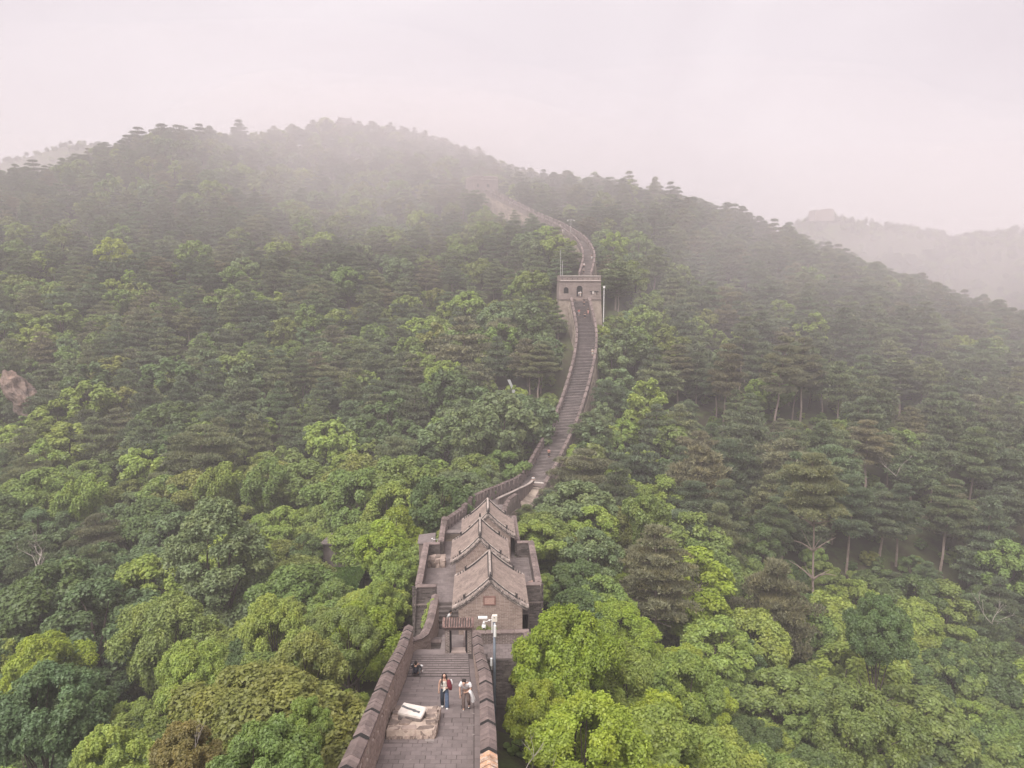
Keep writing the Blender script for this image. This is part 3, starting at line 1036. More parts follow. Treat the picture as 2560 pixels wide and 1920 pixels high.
def scatter():
    y = 16.0
    while y < 440:
        step = 4.6 + 1.7 * min(1, y / 200)
        halfw = y * 0.80 + 14
        x = -halfw
        while x < halfw:
            xx = x + random.uniform(-.45, .45) * step
            yy = y + random.uniform(-.45, .45) * step
            x += step
            if xx < GX[0] + 5 or xx > GX[-1] - 5: continue
            g = ground(xx, yy)
            if g < -70: continue
            px, py, d = proj(Vector((xx, yy, g + 6)))
            if d < 12 or px < -220 or px > 2780 or py > 2250: continue
            pine = random.random() < pine_share(px, py)
            if pine and d < 80: pine = False
            if pine:
                kind = 'pn' if d < 120 else 'pf'
                q = random.random()
                tn = 'olive' if q < .28 else 'brownish' if q < 0.42 else 'green' if q < .68 else 'dark green'
                if d > 150: tn = 'dark green' if q < .45 else 'green' if q < .7 else 'olive' if q < .88 else 'brownish'
                sx = random.uniform(0.8, 1.2) * (1.0 if px < 1530 else 1.08)
                sz = random.uniform(0.95, 1.3) * (0.9 if px < 1530 else 1.06)
            else:
                kind = 'bn' if d < 68 else 'bm' if d < 125 else 'bf'
                tn = broad_tint(px, py)
                sx = random.uniform(0.66, 1.0) if random.random() < .6 else random.uniform(1.0, 1.38)
                sz = sx * random.uniform(0.85, 1.15)
                if d < 72: sx = min(sx, 1.0); sz = min(sz, 1.0)
            v = VAR[kind][0]
            r = v['R'] * sx
            if not pine and random.random() < 0.2: sx *= 0.7; sz *= 0.7; r *= 0.7
            if pine and px > 1530 and random.random() < .16: continue
            if any((xx - a) ** 2 + (yy - b) ** 2 < (c * 0.62 + r * 0.45) ** 2 for a, b, c in placed): continue
            if hidden(xx, yy, g + v['H'] * sz): continue
            ok = False
            for k in range(5):
                cx, cy, dd = proj(Vector((xx, yy, g + v['H'] * sz * 0.62)))
                if off_wall(xx, yy, v['R'] * sx) and keeps_clear(cx, cy, dd, v['R'] * sx * FPX / dd, v['H'] * sz * 0.45 * FPX / dd):
                    ok = True
                    break
                sx *= 0.8; sz *= 0.78
            if not ok: continue
            # clearing left of the fort
            if 810 < cx < 905 and 1385 < cy < 1475: continue
            put_tree(xx, yy, sx, sz, kind, tn, v['H'])
        y += step * 0.93


scatter()
# ridge-crest extras: far ridges get trees of their own
FAR_PTS = []
for RG, ks, dens in ((RIDGE_A, KSA, 900), (RIDGE_B, KSB, 900), (RIDGE_C, KSC, 600), (RIDGE_D, KSD, 400)):
    for _ in range(dens):
        k = random.uniform(0, 12.0)
        i = random.uniform(0, RG.shape[1] - 1.01)
        if random.random() < 0.3: k = random.uniform(9.5, 12.0)
        a, b = int(k), int(i)
        p = RG[a, b] + (RG[a + 1, b] - RG[a, b]) * (k - a) + (RG[a, b + 1] - RG[a, b]) * (i - b)
        FAR_PTS.append((p[0], p[1], p[2] - .3, random.uniform(0.35, 0.6) * (.7 if RG is RIDGE_C else 1)))

SHAPES = {'bn': ['rounded', 'spreading', 'domed', 'open'], 'bm': ['rounded', 'spreading', 'domed', 'open', 'upright', 'columnar', 'bushy'], 'bf': ['rounded', 'spreading', 'domed', 'columnar', 'bushy'], 'pn': ['conical', 'tall', 'flat-topped'], 'pf': ['conical', 'tall', 'flat-topped', 'narrow'], 'poplar': ['tall']}
TREES.sort(key=lambda t: -t['sx'] * (4.0) / t['d'])
COUNTS = {'pine': 0, 'broad': 0}
REST = []
for t in TREES:
    fam = 'pine' if t['kind'] in ('pn', 'pf') else 'broad'
    cx, cy = t['px'], t['py']
    inview = -60 < cx < 2620 and cy < 2010
    vs = VAR[t['kind']]
    vi = int(t['v'] * len(vs)) % len(vs)
    if t['force'] or (COUNTS[fam] < 292 and inview and t['d'] < 330):
        COUNTS[fam] += 1
        v = vs[vi]
        if t['kind'] == 'poplar': nm = 'poplar_tree'
        else: nm = 'pine_tree' if fam == 'pine' else 'broadleaf_tree'
        root = empty(nm, (t['x'], t['y'], t['z']), t['rz'])
        root.scale = (t['sx'] * random.uniform(.88, 1.12), t['sx'] * random.uniform(.88, 1.12), t['sz'])
        root.rotation_euler = (random.uniform(-.07, .07), random.uniform(-.07, .07), t['rz'])
        tr = link('trunk', v['trunk'], root)
        cw = link('crown', v['crown'], root)
        lf = t.get('lift', 0)
        if lf > 0:
            cw.location.z = lf / t['sz']
            tr.scale.z = (lf + v['H'] * t['sz']) / (v['H'] * t['sz'])
        base = (PTINT if fam == 'pine' else TINT)[t['tint']]
        k = random.uniform(0.93, 1.22)
        cw['tint'] = [base[0] * k * random.uniform(.93, 1.07), base[1] * k, base[2] * k]
        t['obj'] = root
        zn = zone(cx, cy, t['d'])
        kindname = 'poplar' if t['kind'] == 'poplar' else ('pine' if fam == 'pine' else 'broadleaf tree')
        if t['kind'] == 'poplar':
            tag(root, 'tallest grey-green poplar standing alone in the hollow left of the fort', 'tree')
        else:
            size = 'large' if t['sx'] > 0.95 else 'small' if t['sx'] < 0.62 else 'middling'
            shp = SHAPES[t['kind']][vi % len(SHAPES[t['kind']])]
            tag(root, f"{size} {t['tint']} {shp} {kindname} {zn}", 'tree', f"{size} {t['tint']} {shp} {'pines' if fam == 'pine' else 'broadleaf trees'} {zn}")
    else:
        REST.append(t)

# the rest of the wood, past 300 of a kind, and the undergrowth: one stuff object each, instanced on points
def point_stuff(name, pts, srcs, label):
    """pts: x, y, z, variant, sx, sz, rz, (tint)"""
    me = bpy.data.meshes.new(name)
    n = len(pts)
    me.vertices.add(n)
    me.vertices.foreach_set('co', np.array([p[:3] for p in pts], dtype=np.float32).ravel())
    a = me.attributes.new('variant', 'INT', 'POINT'); a.data.foreach_set('value', np.array([p[3] for p in pts], dtype=np.int32))
    a = me.attributes.new('scl', 'FLOAT_VECTOR', 'POINT'); a.data.foreach_set('vector', np.array([(p[4], p[4], p[5]) for p in pts], dtype=np.float32).ravel())
    a = me.attributes.new('rot', 'FLOAT_VECTOR', 'POINT'); a.data.foreach_set('vector', np.array([(random.uniform(-.08, .08), random.uniform(-.08, .08), p[6]) for p in pts], dtype=np.float32).ravel())
    a = me.attributes.new('tint', 'FLOAT_VECTOR', 'POINT'); a.data.foreach_set('vector', np.array([p[7] for p in pts], dtype=np.float32).ravel())
    o = link(name, me)
    ng = bpy.data.node_groups.new(name, 'GeometryNodeTree')
    ng.interface.new_socket('Geometry', in_out='INPUT', socket_type='NodeSocketGeometry')
    ng.interface.new_socket('Geometry', in_out='OUTPUT', socket_type='NodeSocketGeometry')
    gi = ng.nodes.new('NodeGroupInput'); go = ng.nodes.new('NodeGroupOutput')
    jn = ng.nodes.new('GeometryNodeJoinGeometry')

    def named(nm, ty):
        x = ng.nodes.new('GeometryNodeInputNamedAttribute'); x.data_type = ty
        x.inputs['Name'].default_value = nm
        return x.outputs['Attribute']
    va, sc_, ro = named('variant', 'INT'), named('scl', 'FLOAT_VECTOR'), named('rot', 'FLOAT_VECTOR')
    for k, objs in enumerate(srcs):
        cmp_ = ng.nodes.new('FunctionNodeCompare'); cmp_.data_type = 'INT'; cmp_.operation = 'EQUAL'
        ng.links.new(va, cmp_.inputs[2]); cmp_.inputs[3].default_value = k
        for ob in objs:
            oi = ng.nodes.new('GeometryNodeObjectInfo'); oi.inputs['Object'].default_value = ob
            oi.inputs['As Instance'].default_value = True
            ip = ng.nodes.new('GeometryNodeInstanceOnPoints')
            ng.links.new(gi.outputs[0], ip.inputs['Points'])
            ng.links.new(cmp_.outputs[0], ip.inputs['Selection'])
            ng.links.new(oi.outputs['Geometry'], ip.inputs['Instance'])
            ng.links.new(ro, ip.inputs['Rotation'])
            ng.links.new(sc_, ip.inputs['Scale'])
            ng.links.new(ip.outputs[0], jn.inputs[0])
    ng.links.new(jn.outputs[0], go.inputs[0])
    md = o.modifiers.new('scatter', 'NODES')
    md.node_group = ng
    tag(o, label, kind='stuff')
    return o


SRC, SIDX = [], {}
for kind in ('bn', 'bm', 'bf', 'pn', 'pf'):
    for vi, v in enumerate(VAR[kind]):
        crown = next((o for o in bpy.data.objects if o.data is v['crown']), None)
        trunk = next((o for o in bpy.data.objects if o.data is v['trunk']), None)
        if crown is None: continue
        SIDX.setdefault(kind, []).append(len(SRC))
        SRC.append([crown, trunk])


def vary(base):
    k = random.uniform(0.94, 1.24)
    return (base[0] * k * random.uniform(.92, 1.08), base[1] * k, base[2] * k)


pts = []
for t in REST:
    fam = 'pine' if t['kind'] in ('pn', 'pf') else 'broad'
    kind = t['kind']
    if t['d'] > 130: kind = 'pf' if fam == 'pine' else 'bf'
    if kind not in SIDX: kind = 'pf' if fam == 'pine' else 'bm'
    ix = SIDX[kind]
    pts.append((t['x'], t['y'], t['z'], ix[int(t['v'] * len(ix)) % len(ix)], t['sx'], t['sz'], t['rz'], vary((PTINT if fam == 'pine' else TINT)[t['tint']])))
for (x, y, z, s) in FAR_PTS:
    kind = 'pf' if random.random() < 0.6 else 'bf'
    ix = SIDX[kind]
    pts.append((x, y, z, random.choice(ix), s, s, random.uniform(0, 6.28), vary(PTINT['dark green'] if kind == 'pf' else TINT['mid green'])))
point_stuff('distant_forest', pts, SRC, 'dense mixed wood of pines and broadleaf trees covering the upper slopes')
print('TREES', len(TREES), 'near', COUNTS, 'rest', len(pts))

pts = []
yb = 14.0
while yb < 300:
    st = 2.6 + yb * 0.012
    xb = -(yb * 0.78 + 10)
    while xb < yb * 0.78 + 10:
        xx, yy = xb + random.uniform(-1, 1) * st * .5, yb + random.uniform(-1, 1) * st * .5
        xb += st
        if random.random() < 0.22: continue
        if not (GX[0] < xx < GX[-1]): continue
        g = ground(xx, yy)
        if g < -72: continue
        px, py, d = proj(Vector((xx, yy, g + 1)))
        if px < -150 or px > 2710 or py > 2150 or d < 10: continue
        if not off_wall(xx, yy, 0.6): continue
        if px < 150 and 940 < py < 1090: continue
        if hidden(xx, yy, g + 2.5): continue
        s = random.uniform(0.20, 0.38)
        kind = 'bn' if d < 60 else 'bm' if d < 110 else 'bf'
        q = random.random()
        tn = 'fresh green' if q < .3 else 'mid green' if q < .6 else 'deep green' if q < .85 else 'olive'
        ix = SIDX[kind]
        pts.append((xx, yy, g - 0.4, random.choice(ix), s * 1.25, s, random.uniform(0, 6.28), vary(TINT[tn])))
    yb += st
point_stuff('undergrowth', pts, [[s[0]] for s in SRC], 'bushes and undergrowth filling the gaps between the trees')
print('UNDER', len(pts))

# ---------------------------------------------------------------- near walkway
def deck_pt(y, s):
    """s 0 at the left parapet, 1 at the right"""
    return lerp_edge(dl, y).lerp(lerp_edge(dr, y), s)


walk = empty('walkway')
tag(walk, 'grey brick walkway running down to the fort', kind='structure')
mb = MB()
ys = [10, 16, 20, 23.8, 27, 30.3, 33.5, 37, 40, YEND]
for a, b in zip(ys[:-1], ys[1:]):
    p = [deck_pt(a, -0.02) + Vector((-.5, 0, 0)), deck_pt(a, 1.02) + Vector((.5, 0, 0)), deck_pt(b, 1.02) + Vector((.5, 0, 0)), deck_pt(b, -0.02) + Vector((-.5, 0, 0))]
    lo = [q + Vector((-.5 if i in (0, 3) else .5, 0, -9)) for i, q in enumerate(p)]
    hi = [q + Vector((0, 0, -0.05)) for q in p]
    mb.hexa([tuple(q) for q in lo + hi])
mb.build('wall_core', M['brick_dark'], walk)
# joint bed under the pavers
mb = MB()
for a, b in zip(ys[:-1], ys[1:]):
    p = [deck_pt(a, 0), deck_pt(a, 1), deck_pt(b, 1), deck_pt(b, 0)]
    mb.hexa([tuple(q + Vector((0, 0, -0.046))) for q in p] + [tuple(q + Vector((0, 0, -0.012 if b < 36.9 else -0.03))) for q in p])
mb.build('joint_bed', M['paver_joint'], walk)

pav = []
y = 19.0
row = 0
J = 0.006
while y < YEND - 0.05:
    if y < 28.2: dy, bw = 0.37, 0.385
    elif y < 37: dy, bw = 0.55, 0.74
    else: dy, bw = 0.56, 0.37
    y1 = min(y + dy, YEND)
    W = (deck_pt(y, 1) - deck_pt(y, 0)).length
    x = -bw * (0.5 if row % 2 else 0.0) + random.uniform(-.03, .03)
    lim = 1 - 0.30 / W
    stair = y >= 37
    while x < W * lim:
        s0, s1 = max(x, 0) / W, min(x + bw * (random.uniform(.96, 1.04)), W * lim) / W
        if s1 - s0 > 0.012:
            slant = (lambda s: 0.0) if y > 28.6 or y < 26 else (lambda s: -0.16 * (s - 0.5))
            z = random.uniform(-.003, .004)
            g = J / W
            c = [deck_pt(y + J + slant(s0), s0 + g), deck_pt(y + J + slant(s1), s1 - g), deck_pt(y1 - J + slant(s1), s1 - g), deck_pt(y1 - J + slant(s0), s0 + g)]
            if stair:
                zz = deck_pt(y1, 0.5).z + 0.02
                c = [Vector((q.x, q.y, zz)) for q in c]
                th = 0.30
            else:
                th = 0.04
            p = [tuple(q + Vector((0, 0, -th))) for q in c] + [tuple(q + Vector((0, 0, z + 0.006))) for q in c]
            pav.append((y, p))
        x += bw
    row += 1
    y = y1
pav.sort(key=lambda t: -(t[0] > 22.6) * 1000 + t[0])
rest = MB()
for i, (yy, p) in enumerate(pav):
    if i < 298:
        m1 = MB(); m1.hexa(p)
        m1.build('paving_brick', M['paver'], walk)
    else:
        rest.hexa(p)
o = rest.build('paving_bricks', M['paver'], walk)
o['kind'] = 'stuff'
# raised kerb along the right parapet
mb = MB()
y = 19.0
while y < 40.2:
    y1 = y + 1.1
    W = (deck_pt(y, 1) - deck_pt(y, 0)).length
    s0 = 1 - 0.27 / W
    c = [deck_pt(y + .01, s0), deck_pt(y + .01, 1), deck_pt(y1 - .01, 1), deck_pt(y1 - .01, s0)]
    mb.hexa([tuple(q + Vector((0, 0, -.02))) for q in c] + [tuple(q + Vector((0, 0, .055))) for q in c])
    y = y1
mb.build('kerb', M['paver'], walk)
# pale mortar smears and repair patches between some pavers
mb = MB()
for yy, s, w, l in [(26.9, .90, .34, .05), (27.3, .62, .02, .3), (27.3, .83, .02, .3), (26.2, .42, .36, .30), (27.9, .86, .40, .08), (26.0, .60, .03, .3), (31.5, .72, .3, .03), (33.5, .8, .25, .03), (24.5, .3, .2, .03), (29.3, .9, .3, .04)]:
    W = 3.85
    c = [deck_pt(yy, s), deck_pt(yy, s + w / W), deck_pt(yy + l, s + w / W), deck_pt(yy + l, s)]
    c = [q + Vector((random.uniform(-.02, .02), random.uniform(-.02, .02), 0)) for q in c]
    mb.hexa([tuple(q + Vector((0, 0, .004))) for q in c] + [tuple(q + Vector((0, 0, .0135))) for q in c])
mb.build('mortar_patch', mat('mortar_smear', (0.30, 0.26, 0.245), col2=(0.19, 0.16, 0.15), scale=14, var=0.2), walk)


# ---------------------------------------------------------------- parapets
def brick_strip(mb, W, s0, s1, h0, h1, bl=0.37, bh=0.105, j=0.014, proud=0.0, depth=0.05, skip=None, mi=0, t_out=0.0, sgn=1):
    """bricks over s,h laid on the surface W(s,h,t); t grows out of the wall when negative"""
    r = 0
    h = h0
    while h < h1 - 0.02:
        hh = min(h + bh, h1)
        s = s0 - (bl * 0.5 if r % 2 else 0) + random.uniform(-.02, .02)
        while s < s1:
            a, b = max(s, s0), min(s + bl, s1)
            if b - a > 0.04 and not (skip and skip((a + b) / 2, (h + hh) / 2)):
                pr = proud + random.uniform(-.006, .006)
                t0, t1 = t_out - pr * sgn, t_out + depth * sgn
                a_, b_, c_, d_ = a + j, b - j, h + j, hh - j
                v = [W(a_, c_, t0), W(b_, c_, t0), W(b_, c_, t1), W(a_, c_, t1), W(a_, d_, t0), W(b_, d_, t0), W(b_, d_, t1), W(a_, d_, t1)]
                mb.hexa([tuple(q) for q in v], mi, random.random())
            s += bl
        h = hh
        r += 1


def edge_surface(E, side):
    """W(s,h,t): s is y along the walkway edge, h above the deck, t outwards."""
    def W(s, h, t):
        p = lerp_edge(E, s)
        return Vector((p.x + side * t, p.y, p.z + h))
    return W


def parapet(E, side, H, y0, y1, label, mer=2.0, gap=0.34, thick=0.46, worn=None, hole=True):
    root = empty('parapet_wall', tuple(lerp_edge(E, (y0 + y1) / 2)))
    inv = root.location.copy()
    W_ = edge_surface(E, side)
    W = lambda s, h, t: W_(s, h, t) - inv
    tag(root, label, 'wall')
    core, br = MB(), MB()
    sill = H * 0.56
    s = y0
    segs = []
    while s < y1:
        e = min(s + mer, y1)
        segs.append((s, e))
        s = e + gap
    # continuous lower wall
    k = y0
    while k < y1 + 0.01:
        k2 = min(k + 1.0, y1)
        if k2 - k < .01: break
        core.hexa([tuple(W(k, -.4, .03)), tuple(W(k2, -.4, .03)), tuple(W(k2, -.4, thick - .03)), tuple(W(k, -.4, thick - .03)),
                   tuple(W(k, sill, .03)), tuple(W(k2, sill, .03)), tuple(W(k2, sill, thick - .03)), tuple(W(k, sill, thick - .03))])
        k = k2
    brick_strip(br, W, y0, y1, 0.0, sill, proud=0.0, depth=0.05)
    brick_strip(br, W, y0, y1, -2.2, sill, bl=0.37, bh=0.11, t_out=thick, depth=0.05, sgn=-1)
    for (a, b) in segs:
        if b - a < 0.3: continue
        core.hexa([tuple(W(a + .02, sill, .03)), tuple(W(b - .02, sill, .03)), tuple(W(b - .02, sill, thick - .03)), tuple(W(a + .02, sill, thick - .03)),
                   tuple(W(a + .02, H - .05, .03)), tuple(W(b - .02, H - .05, .03)), tuple(W(b - .02, H - .05, thick - .03)), tuple(W(a + .02, H - .05, thick - .03))])
        mid = (a + b) / 2
        sk = (lambda s_, h_: abs(s_ - mid) < 0.16 and abs(h_ - H * 0.72) < 0.12) if hole else None
        brick_strip(br, W, a, b, sill, H - 0.04, skip=sk)
        brick_strip(br, W, a, b, sill, H - 0.04, bl=0.37, bh=0.11, t_out=thick, depth=0.05, sgn=-1)
        # merlon ends
        for e, sg in ((a, 1), (b, -1)):
            h = sill
            while h < H - 0.06:
                br.hexa([tuple(W(e, h + .006, .0)), tuple(W(e + .05 * sg, h + .006, .0)), tuple(W(e + .05 * sg, h + .006, thick)), tuple(W(e, h + .006, thick)),
                         tuple(W(e, h + .09, .0)), tuple(W(e + .05 * sg, h + .09, .0)), tuple(W(e + .05 * sg, h + .09, thick)), tuple(W(e, h + .09, thick))])
                h += 0.1
        # coping bricks, ridge shaped
        n = 6
        st = (b - a) / n
        for i in range(n):
            p, q = a + i * st + .005 - (.04 if i == 0 else 0), a + (i + 1) * st - .012 + (.04 if i == n - 1 else 0)
            m1 = MB()
            dz = random.uniform(-.012, .012)
            ov = 0.055
            hs = [(-ov, H - .04), (thick + ov, H - .04), (thick + ov, H + .055), (thick / 2 + .02, H + .21), (thick / 2 - .02, H + .21), (-ov, H + .055)]
            vs = [W(p, h_ + dz, t_) for t_, h_ in hs] + [W(q, h_ + dz, t_) for t_, h_ in hs]
            m = len(hs)
            isend = (i == 0)
            m1.add([tuple(v) for v in vs], [tuple(range(m))], 1, 0.5)
            m1.add([tuple(v) for v in vs], [tuple(range(2 * m - 1, m - 1, -1))] + [(j_, j_ + m, (j_ + 1) % m + m, (j_ + 1) % m) for j_ in range(m)], 0)
            wn = worn and worn(a)
            o = m1.build('coping_stone', [M['coping_worn'] if wn else M['coping'], M['coping_end'] if isend else M['coping']], root)
            if wn: o['label'] = 'orange and white worn coping stone'
    core.build('core', M['mortar'], root)
    o = br.build('bricks', M['brick_pale'], root)
    o['kind'] = 'stuff'
    return root


parapet(dl, -1, 1.72, 18.0, YEND, 'crenellated brick parapet with ridged coping along the left of the near walkway')
parapet(dr, 1, 1.40, 17.6, YEND - 0.6, 'crenellated brick parapet along the right of the near walkway, orange worn coping nearest', worn=lambda a: 19 < a < 22)


def path_surface(P, inv):
    L = [0.0]
    for a, b in zip(P[:-1], P[1:]):
        L.append(L[-1] + math.hypot(b.x - a.x, b.y - a.y))

    def W(s, h, t):
        i = 0
        while i < len(P) - 2 and s > L[i + 1]: i += 1
        a, b = P[i], P[i + 1]
        f = (s - L[i]) / max(L[i + 1] - L[i], 1e-6)
        p = a.lerp(b, f)
        d0 = (P[min(i + 2, len(P) - 1)] - a)
        d1 = (b - P[max(i - 1, 0)])
        d = d1.lerp(d0, f)
        n = Vector((-d.y, d.x, 0)).normalized()
        return p + n * t + Vector((0, 0, h)) - inv
    return W, L[-1]


def path_wall(top, label, thick=0.45, down=2.6, name='parapet_wall', brick='brick_pale', cap=0.9, faces=(True, True), mort='mortar'):
    """wall hanging under a polyline of its top; left of travel is +t"""
    inv = top[len(top) // 2].copy()
    root = empty(name, tuple(inv))
    tag(root, label, 'wall')
    W, L = path_surface(top, inv)
    core, br = MB(), MB()
    n = max(2, int(L / 0.5))
    for i in range(n):
        a, b = L * i / n, L * (i + 1) / n
        core.hexa([tuple(W(a, -down, .03)), tuple(W(b, -down, .03)), tuple(W(b, -down, thick - .03)), tuple(W(a, -down, thick - .03)),
                   tuple(W(a, -.12, .03)), tuple(W(b, -.12, .03)), tuple(W(b, -.12, thick - .03)), tuple(W(a, -.12, thick - .03))])
    if faces[0]: brick_strip(br, W, 0, L, -down, -.12)
    if faces[1]: brick_strip(br, W, 0, L, -down, -.12, t_out=thick, sgn=-1)
    core.build('core', M[mort], root)
    o = br.build('bricks', M[brick], root)
    o['kind'] = 'stuff'
    s = 0
    while s < L - 0.1:
        e = min(s + cap, L)
        m1 = MB()
        hs = [(-.05, -.12), (thick + .05, -.12), (thick + .05, -.03), (thick / 2, .10), (-.05, -.03)]
        vs = [tuple(W(s + .015, h, t)) for t, h in hs] + [tuple(W(e - .015, h, t)) for t, h in hs]
        m = len(hs)
        m1.add(vs, [tuple(range(m)), tuple(range(2 * m - 1, m - 1, -1))] + [(j_, j_ + m, (j_ + 1) % m + m, (j_ + 1) % m) for j_ in range(m)])
        m1.build('coping_stone', M['coping'], root)
        s = e
    return root


PASS = [at(*p) for p in [(1013,1612,44.6),(1026,1602,45.8),(1045,1597,46.5),(1062,1592,47.2),(1072,1580,48.0),(1083,1552,49.8),(1090,1520,51.8),(1096,1487,54.2)]]
path_wall(PASS, 'short curved brick parapet joining the near walkway to the left tower', cap=0.8)

# ---------------------------------------------------------------- fort platform
def frame_empty(name, x, y, z=0.0):
    return empty(name, tuple(fl(x, y, z)), FORT_YAW)


fort = frame_empty('fort_platform', 0, 0)
tag(fort, 'grey brick fort platform with terraces round three tiled halls', 'fort')
XL, XR, YF, YB = -5.6, 3.95, 4.9, 14.2


def batter(mb, x0, x1, y0, y1, z0, z1, b=0.06, mi=0):
    k = (z1 - z0) * b
    mb.hexa([(x0 - k, y0 - k, z0), (x1 + k, y0 - k, z0), (x1 + k, y1 + k, z0), (x0 - k, y1 + k, z0), (x0, y0, z1), (x1, y0, z1), (x1, y1, z1), (x0, y1, z1)], mi)


mb = MB()
batter(mb, XL, -4.0, YF, YB, -13, -.04)
batter(mb, -4.0, 2.35, 5.5, 22, -13, -.04, 0)
batter(mb, 3.0, XR, YF, YB, -13, -.04)
mb.box(2.35, 3.0, YF, YB, -.9, -.04)
mb.box(2.35, 3.0, YF + 1.6, YB, -13, -.9)
mb.build('wall', M['mortar_dark'], fort)
mb = MB()
mb.box(2.36, 2.99, YF + 1.4, YF + 1.55, -6, -.91)
mb.build('doorway', M['dark_void'], fort)
# battered brick faces, front left and front right and left flank
def flat_surface(o, eu, ev, en):
    o, eu, ev, en = Vector(o), Vector(eu), Vector(ev), Vector(en)
    return lambda s, h, t: o + eu * s + ev * h + en * t


br = MB()
bt = 0.06
brick_strip(br, flat_surface((XL, YF, 0), (1, 0, 0), (0, bt, 1), (0, 1, 0)), -.25, 1.6, -5.2, 1.5, bh=0.11, bl=.36, proud=0.02)
brick_strip(br, flat_surface((3.0, YF, 0), (1, 0, 0), (0, bt, 1), (0, 1, 0)), 0, 1.1, -4.5, 1.5, bh=0.11, bl=.36, proud=0.02)
brick_strip(br, flat_surface((2.35, YF, 0), (1, 0, 0), (0, bt, 1), (0, 1, 0)), 0, .65, -.9, 1.5, bh=0.11, bl=.36, proud=0.02)
brick_strip(br, flat_surface((XL, YF, 0), (0, 1, 0), (bt, 0, 1), (1, 0, 0)), -.3, 9.3, -3.0, 1.5, bh=0.13, bl=.4, proud=0.02)
brick_strip(br, flat_surface((XR, YF, 0), (0, 1, 0), (-bt, 0, 1), (-1, 0, 0)), -.3, 9.3, -3.0, 1.5, bh=0.13, bl=.4, proud=0.02)
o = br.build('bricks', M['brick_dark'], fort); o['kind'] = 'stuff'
# terrace paving
mb = MB()
for (x0, x1, y0, y1) in ((XL + .4, -2.1, YF + .45, YB - .4), (2.1, XR - .4, YF + .45, YB - .4), (-4.0, 2.3, YB - .4, 21.9), (-2.1, 2.1, 5.6, YB - .4)):
    y = y0
    r = 0
    while y < y1 - .01:
        yb_ = min(y + .42, y1)
        x = x0 - (.21 if r % 2 else 0)
        while x < x1:
            a, b = max(x, x0), min(x + .42, x1)
            if b - a > .03: mb.box(a + .008, b - .008, y + .008, yb_ - .008, -.035, random.uniform(-.002, .004))
            x += .42
        y = yb_
        r += 1
o = mb.build('paving_bricks', M['paver'], fort); o['kind'] = 'stuff'


def terrace_wall(x0, x1, y0, y1, zt, label, bricks=True, seg=0.95, mt='brick'):
    """terrace parapet as its own wall on the platform"""
    r = frame_empty('parapet_wall', (x0 + x1) / 2, (y0 + y1) / 2)
    tag(r, label, 'wall')
    hx, hy = (x1 - x0) / 2, (y1 - y0) / 2
    mb = MB()
    mb.box(-hx + .03, hx - .03, -hy + .03, hy - .03, -.03, zt - .1)
    mb.build('core', M['mortar_dark' if mt == 'brick' else 'mortar'], r)
    br = MB()
    brick_strip(br, flat_surface((-hx, -hy, 0), (1, 0, 0), (0, 0, 1), (0, 1, 0)), 0, 2 * hx, 0, zt - .1, bh=.11)
    brick_strip(br, flat_surface((-hx, hy, 0), (1, 0, 0), (0, 0, 1), (0, -1, 0)), 0, 2 * hx, 0, zt - .1, bh=.11)
    brick_strip(br, flat_surface((-hx, -hy, 0), (0, 1, 0), (0, 0, 1), (1, 0, 0)), 0, 2 * hy, 0, zt - .1, bh=.11)
    brick_strip(br, flat_surface((hx, -hy, 0), (0, 1, 0), (0, 0, 1), (-1, 0, 0)), 0, 2 * hy, 0, zt - .1, bh=.11)
    o = br.build('bricks', M['brick_dark' if mt == 'brick' else 'brick'], r); o['kind'] = 'stuff'
    along_y = hy > hx
    L = 2 * max(hx, hy)
    n = max(1, int(round(L / seg)))
    for i in range(n):
        a, b = -L / 2 + L * i / n + .02, -L / 2 + L * (i + 1) / n - .02
        m1 = MB()
        w = min(hx, hy) + .05
        poly = [(-w, zt - .1), (w, zt - .1), (w, zt - .02), (0, zt + .07), (-w, zt - .02)]
        if along_y:
            m1.prism(poly, a, b)
        else:
            m1.prism(poly, a, b)
            m1.v = [(y_, x_, z_) for x_, y_, z_ in m1.v]
        m1.build('coping_stone', M['coping'], r)
    return r


terrace_wall(XL, XL + .42, YF + .43, YB - .43, 1.5, 'long parapet on the outer side of the left terrace')
terrace_wall(XL, -4.0, YF, YF + .42, 1.5, 'front parapet of the left terrace above the tall dark tower face', seg=1.7)
terrace_wall(XL, -4.2, YB - .42, YB, 1.4, 'back parapet of the left terrace behind the rough stone block', seg=1.5)
terrace_wall(XR - .42, XR, YF + .43, YB - .43, 1.5, 'long parapet on the outer side of the right terrace')
terrace_wall(2.45, XR, YF, YF + .42, 1.5, 'front parapet of the right terrace above the dark archway', seg=1.5)
terrace_wall(2.5, XR, YB - .42, YB, 1.4, 'back parapet of the right terrace beside the third hall', seg=1.5)
terrace_wall(-4.35, -3.95, YB + .02, 20.5, 1.5, 'parapet left of the third hall leading off to the far wall')
terrace_wall(2.35, 2.75, YB + .02, 20.5, 1.5, 'parapet right of the third hall leading off to the far wall')

# cornice with dentils at the foot of the terrace parapets
mb = MB()
for (x0, x1) in ((XL, -4.0), (3.0, XR)):
    mb.box(x0 - .08, x1 + .08, YF - .10, YF - .005, .02, .10)
    x = x0
    while x < x1:
        mb.box(x, x + .09, YF - .09, YF - .005, -.09, .015)
        x += .18
mb.build('cornice', M['brick'], fort)

# stair from the left passage up to the terrace, and the passage
mb = MB()
for i in range(6):
    mb.box(-3.95, -2.25, 3.7 + i * .32, 5.5, -1.3 + i * .21 - (0 if i else 0), -1.3 + (i + 1) * .21)
for i, _ in enumerate(range(0)): pass
o = mb.build('steps', M['step'], fort)
mb = MB()
mb.box(-4.6, -2.1, -.6, 5.5, -12, -1.32)
mb.build('passage_floor', M['paver'], fort)
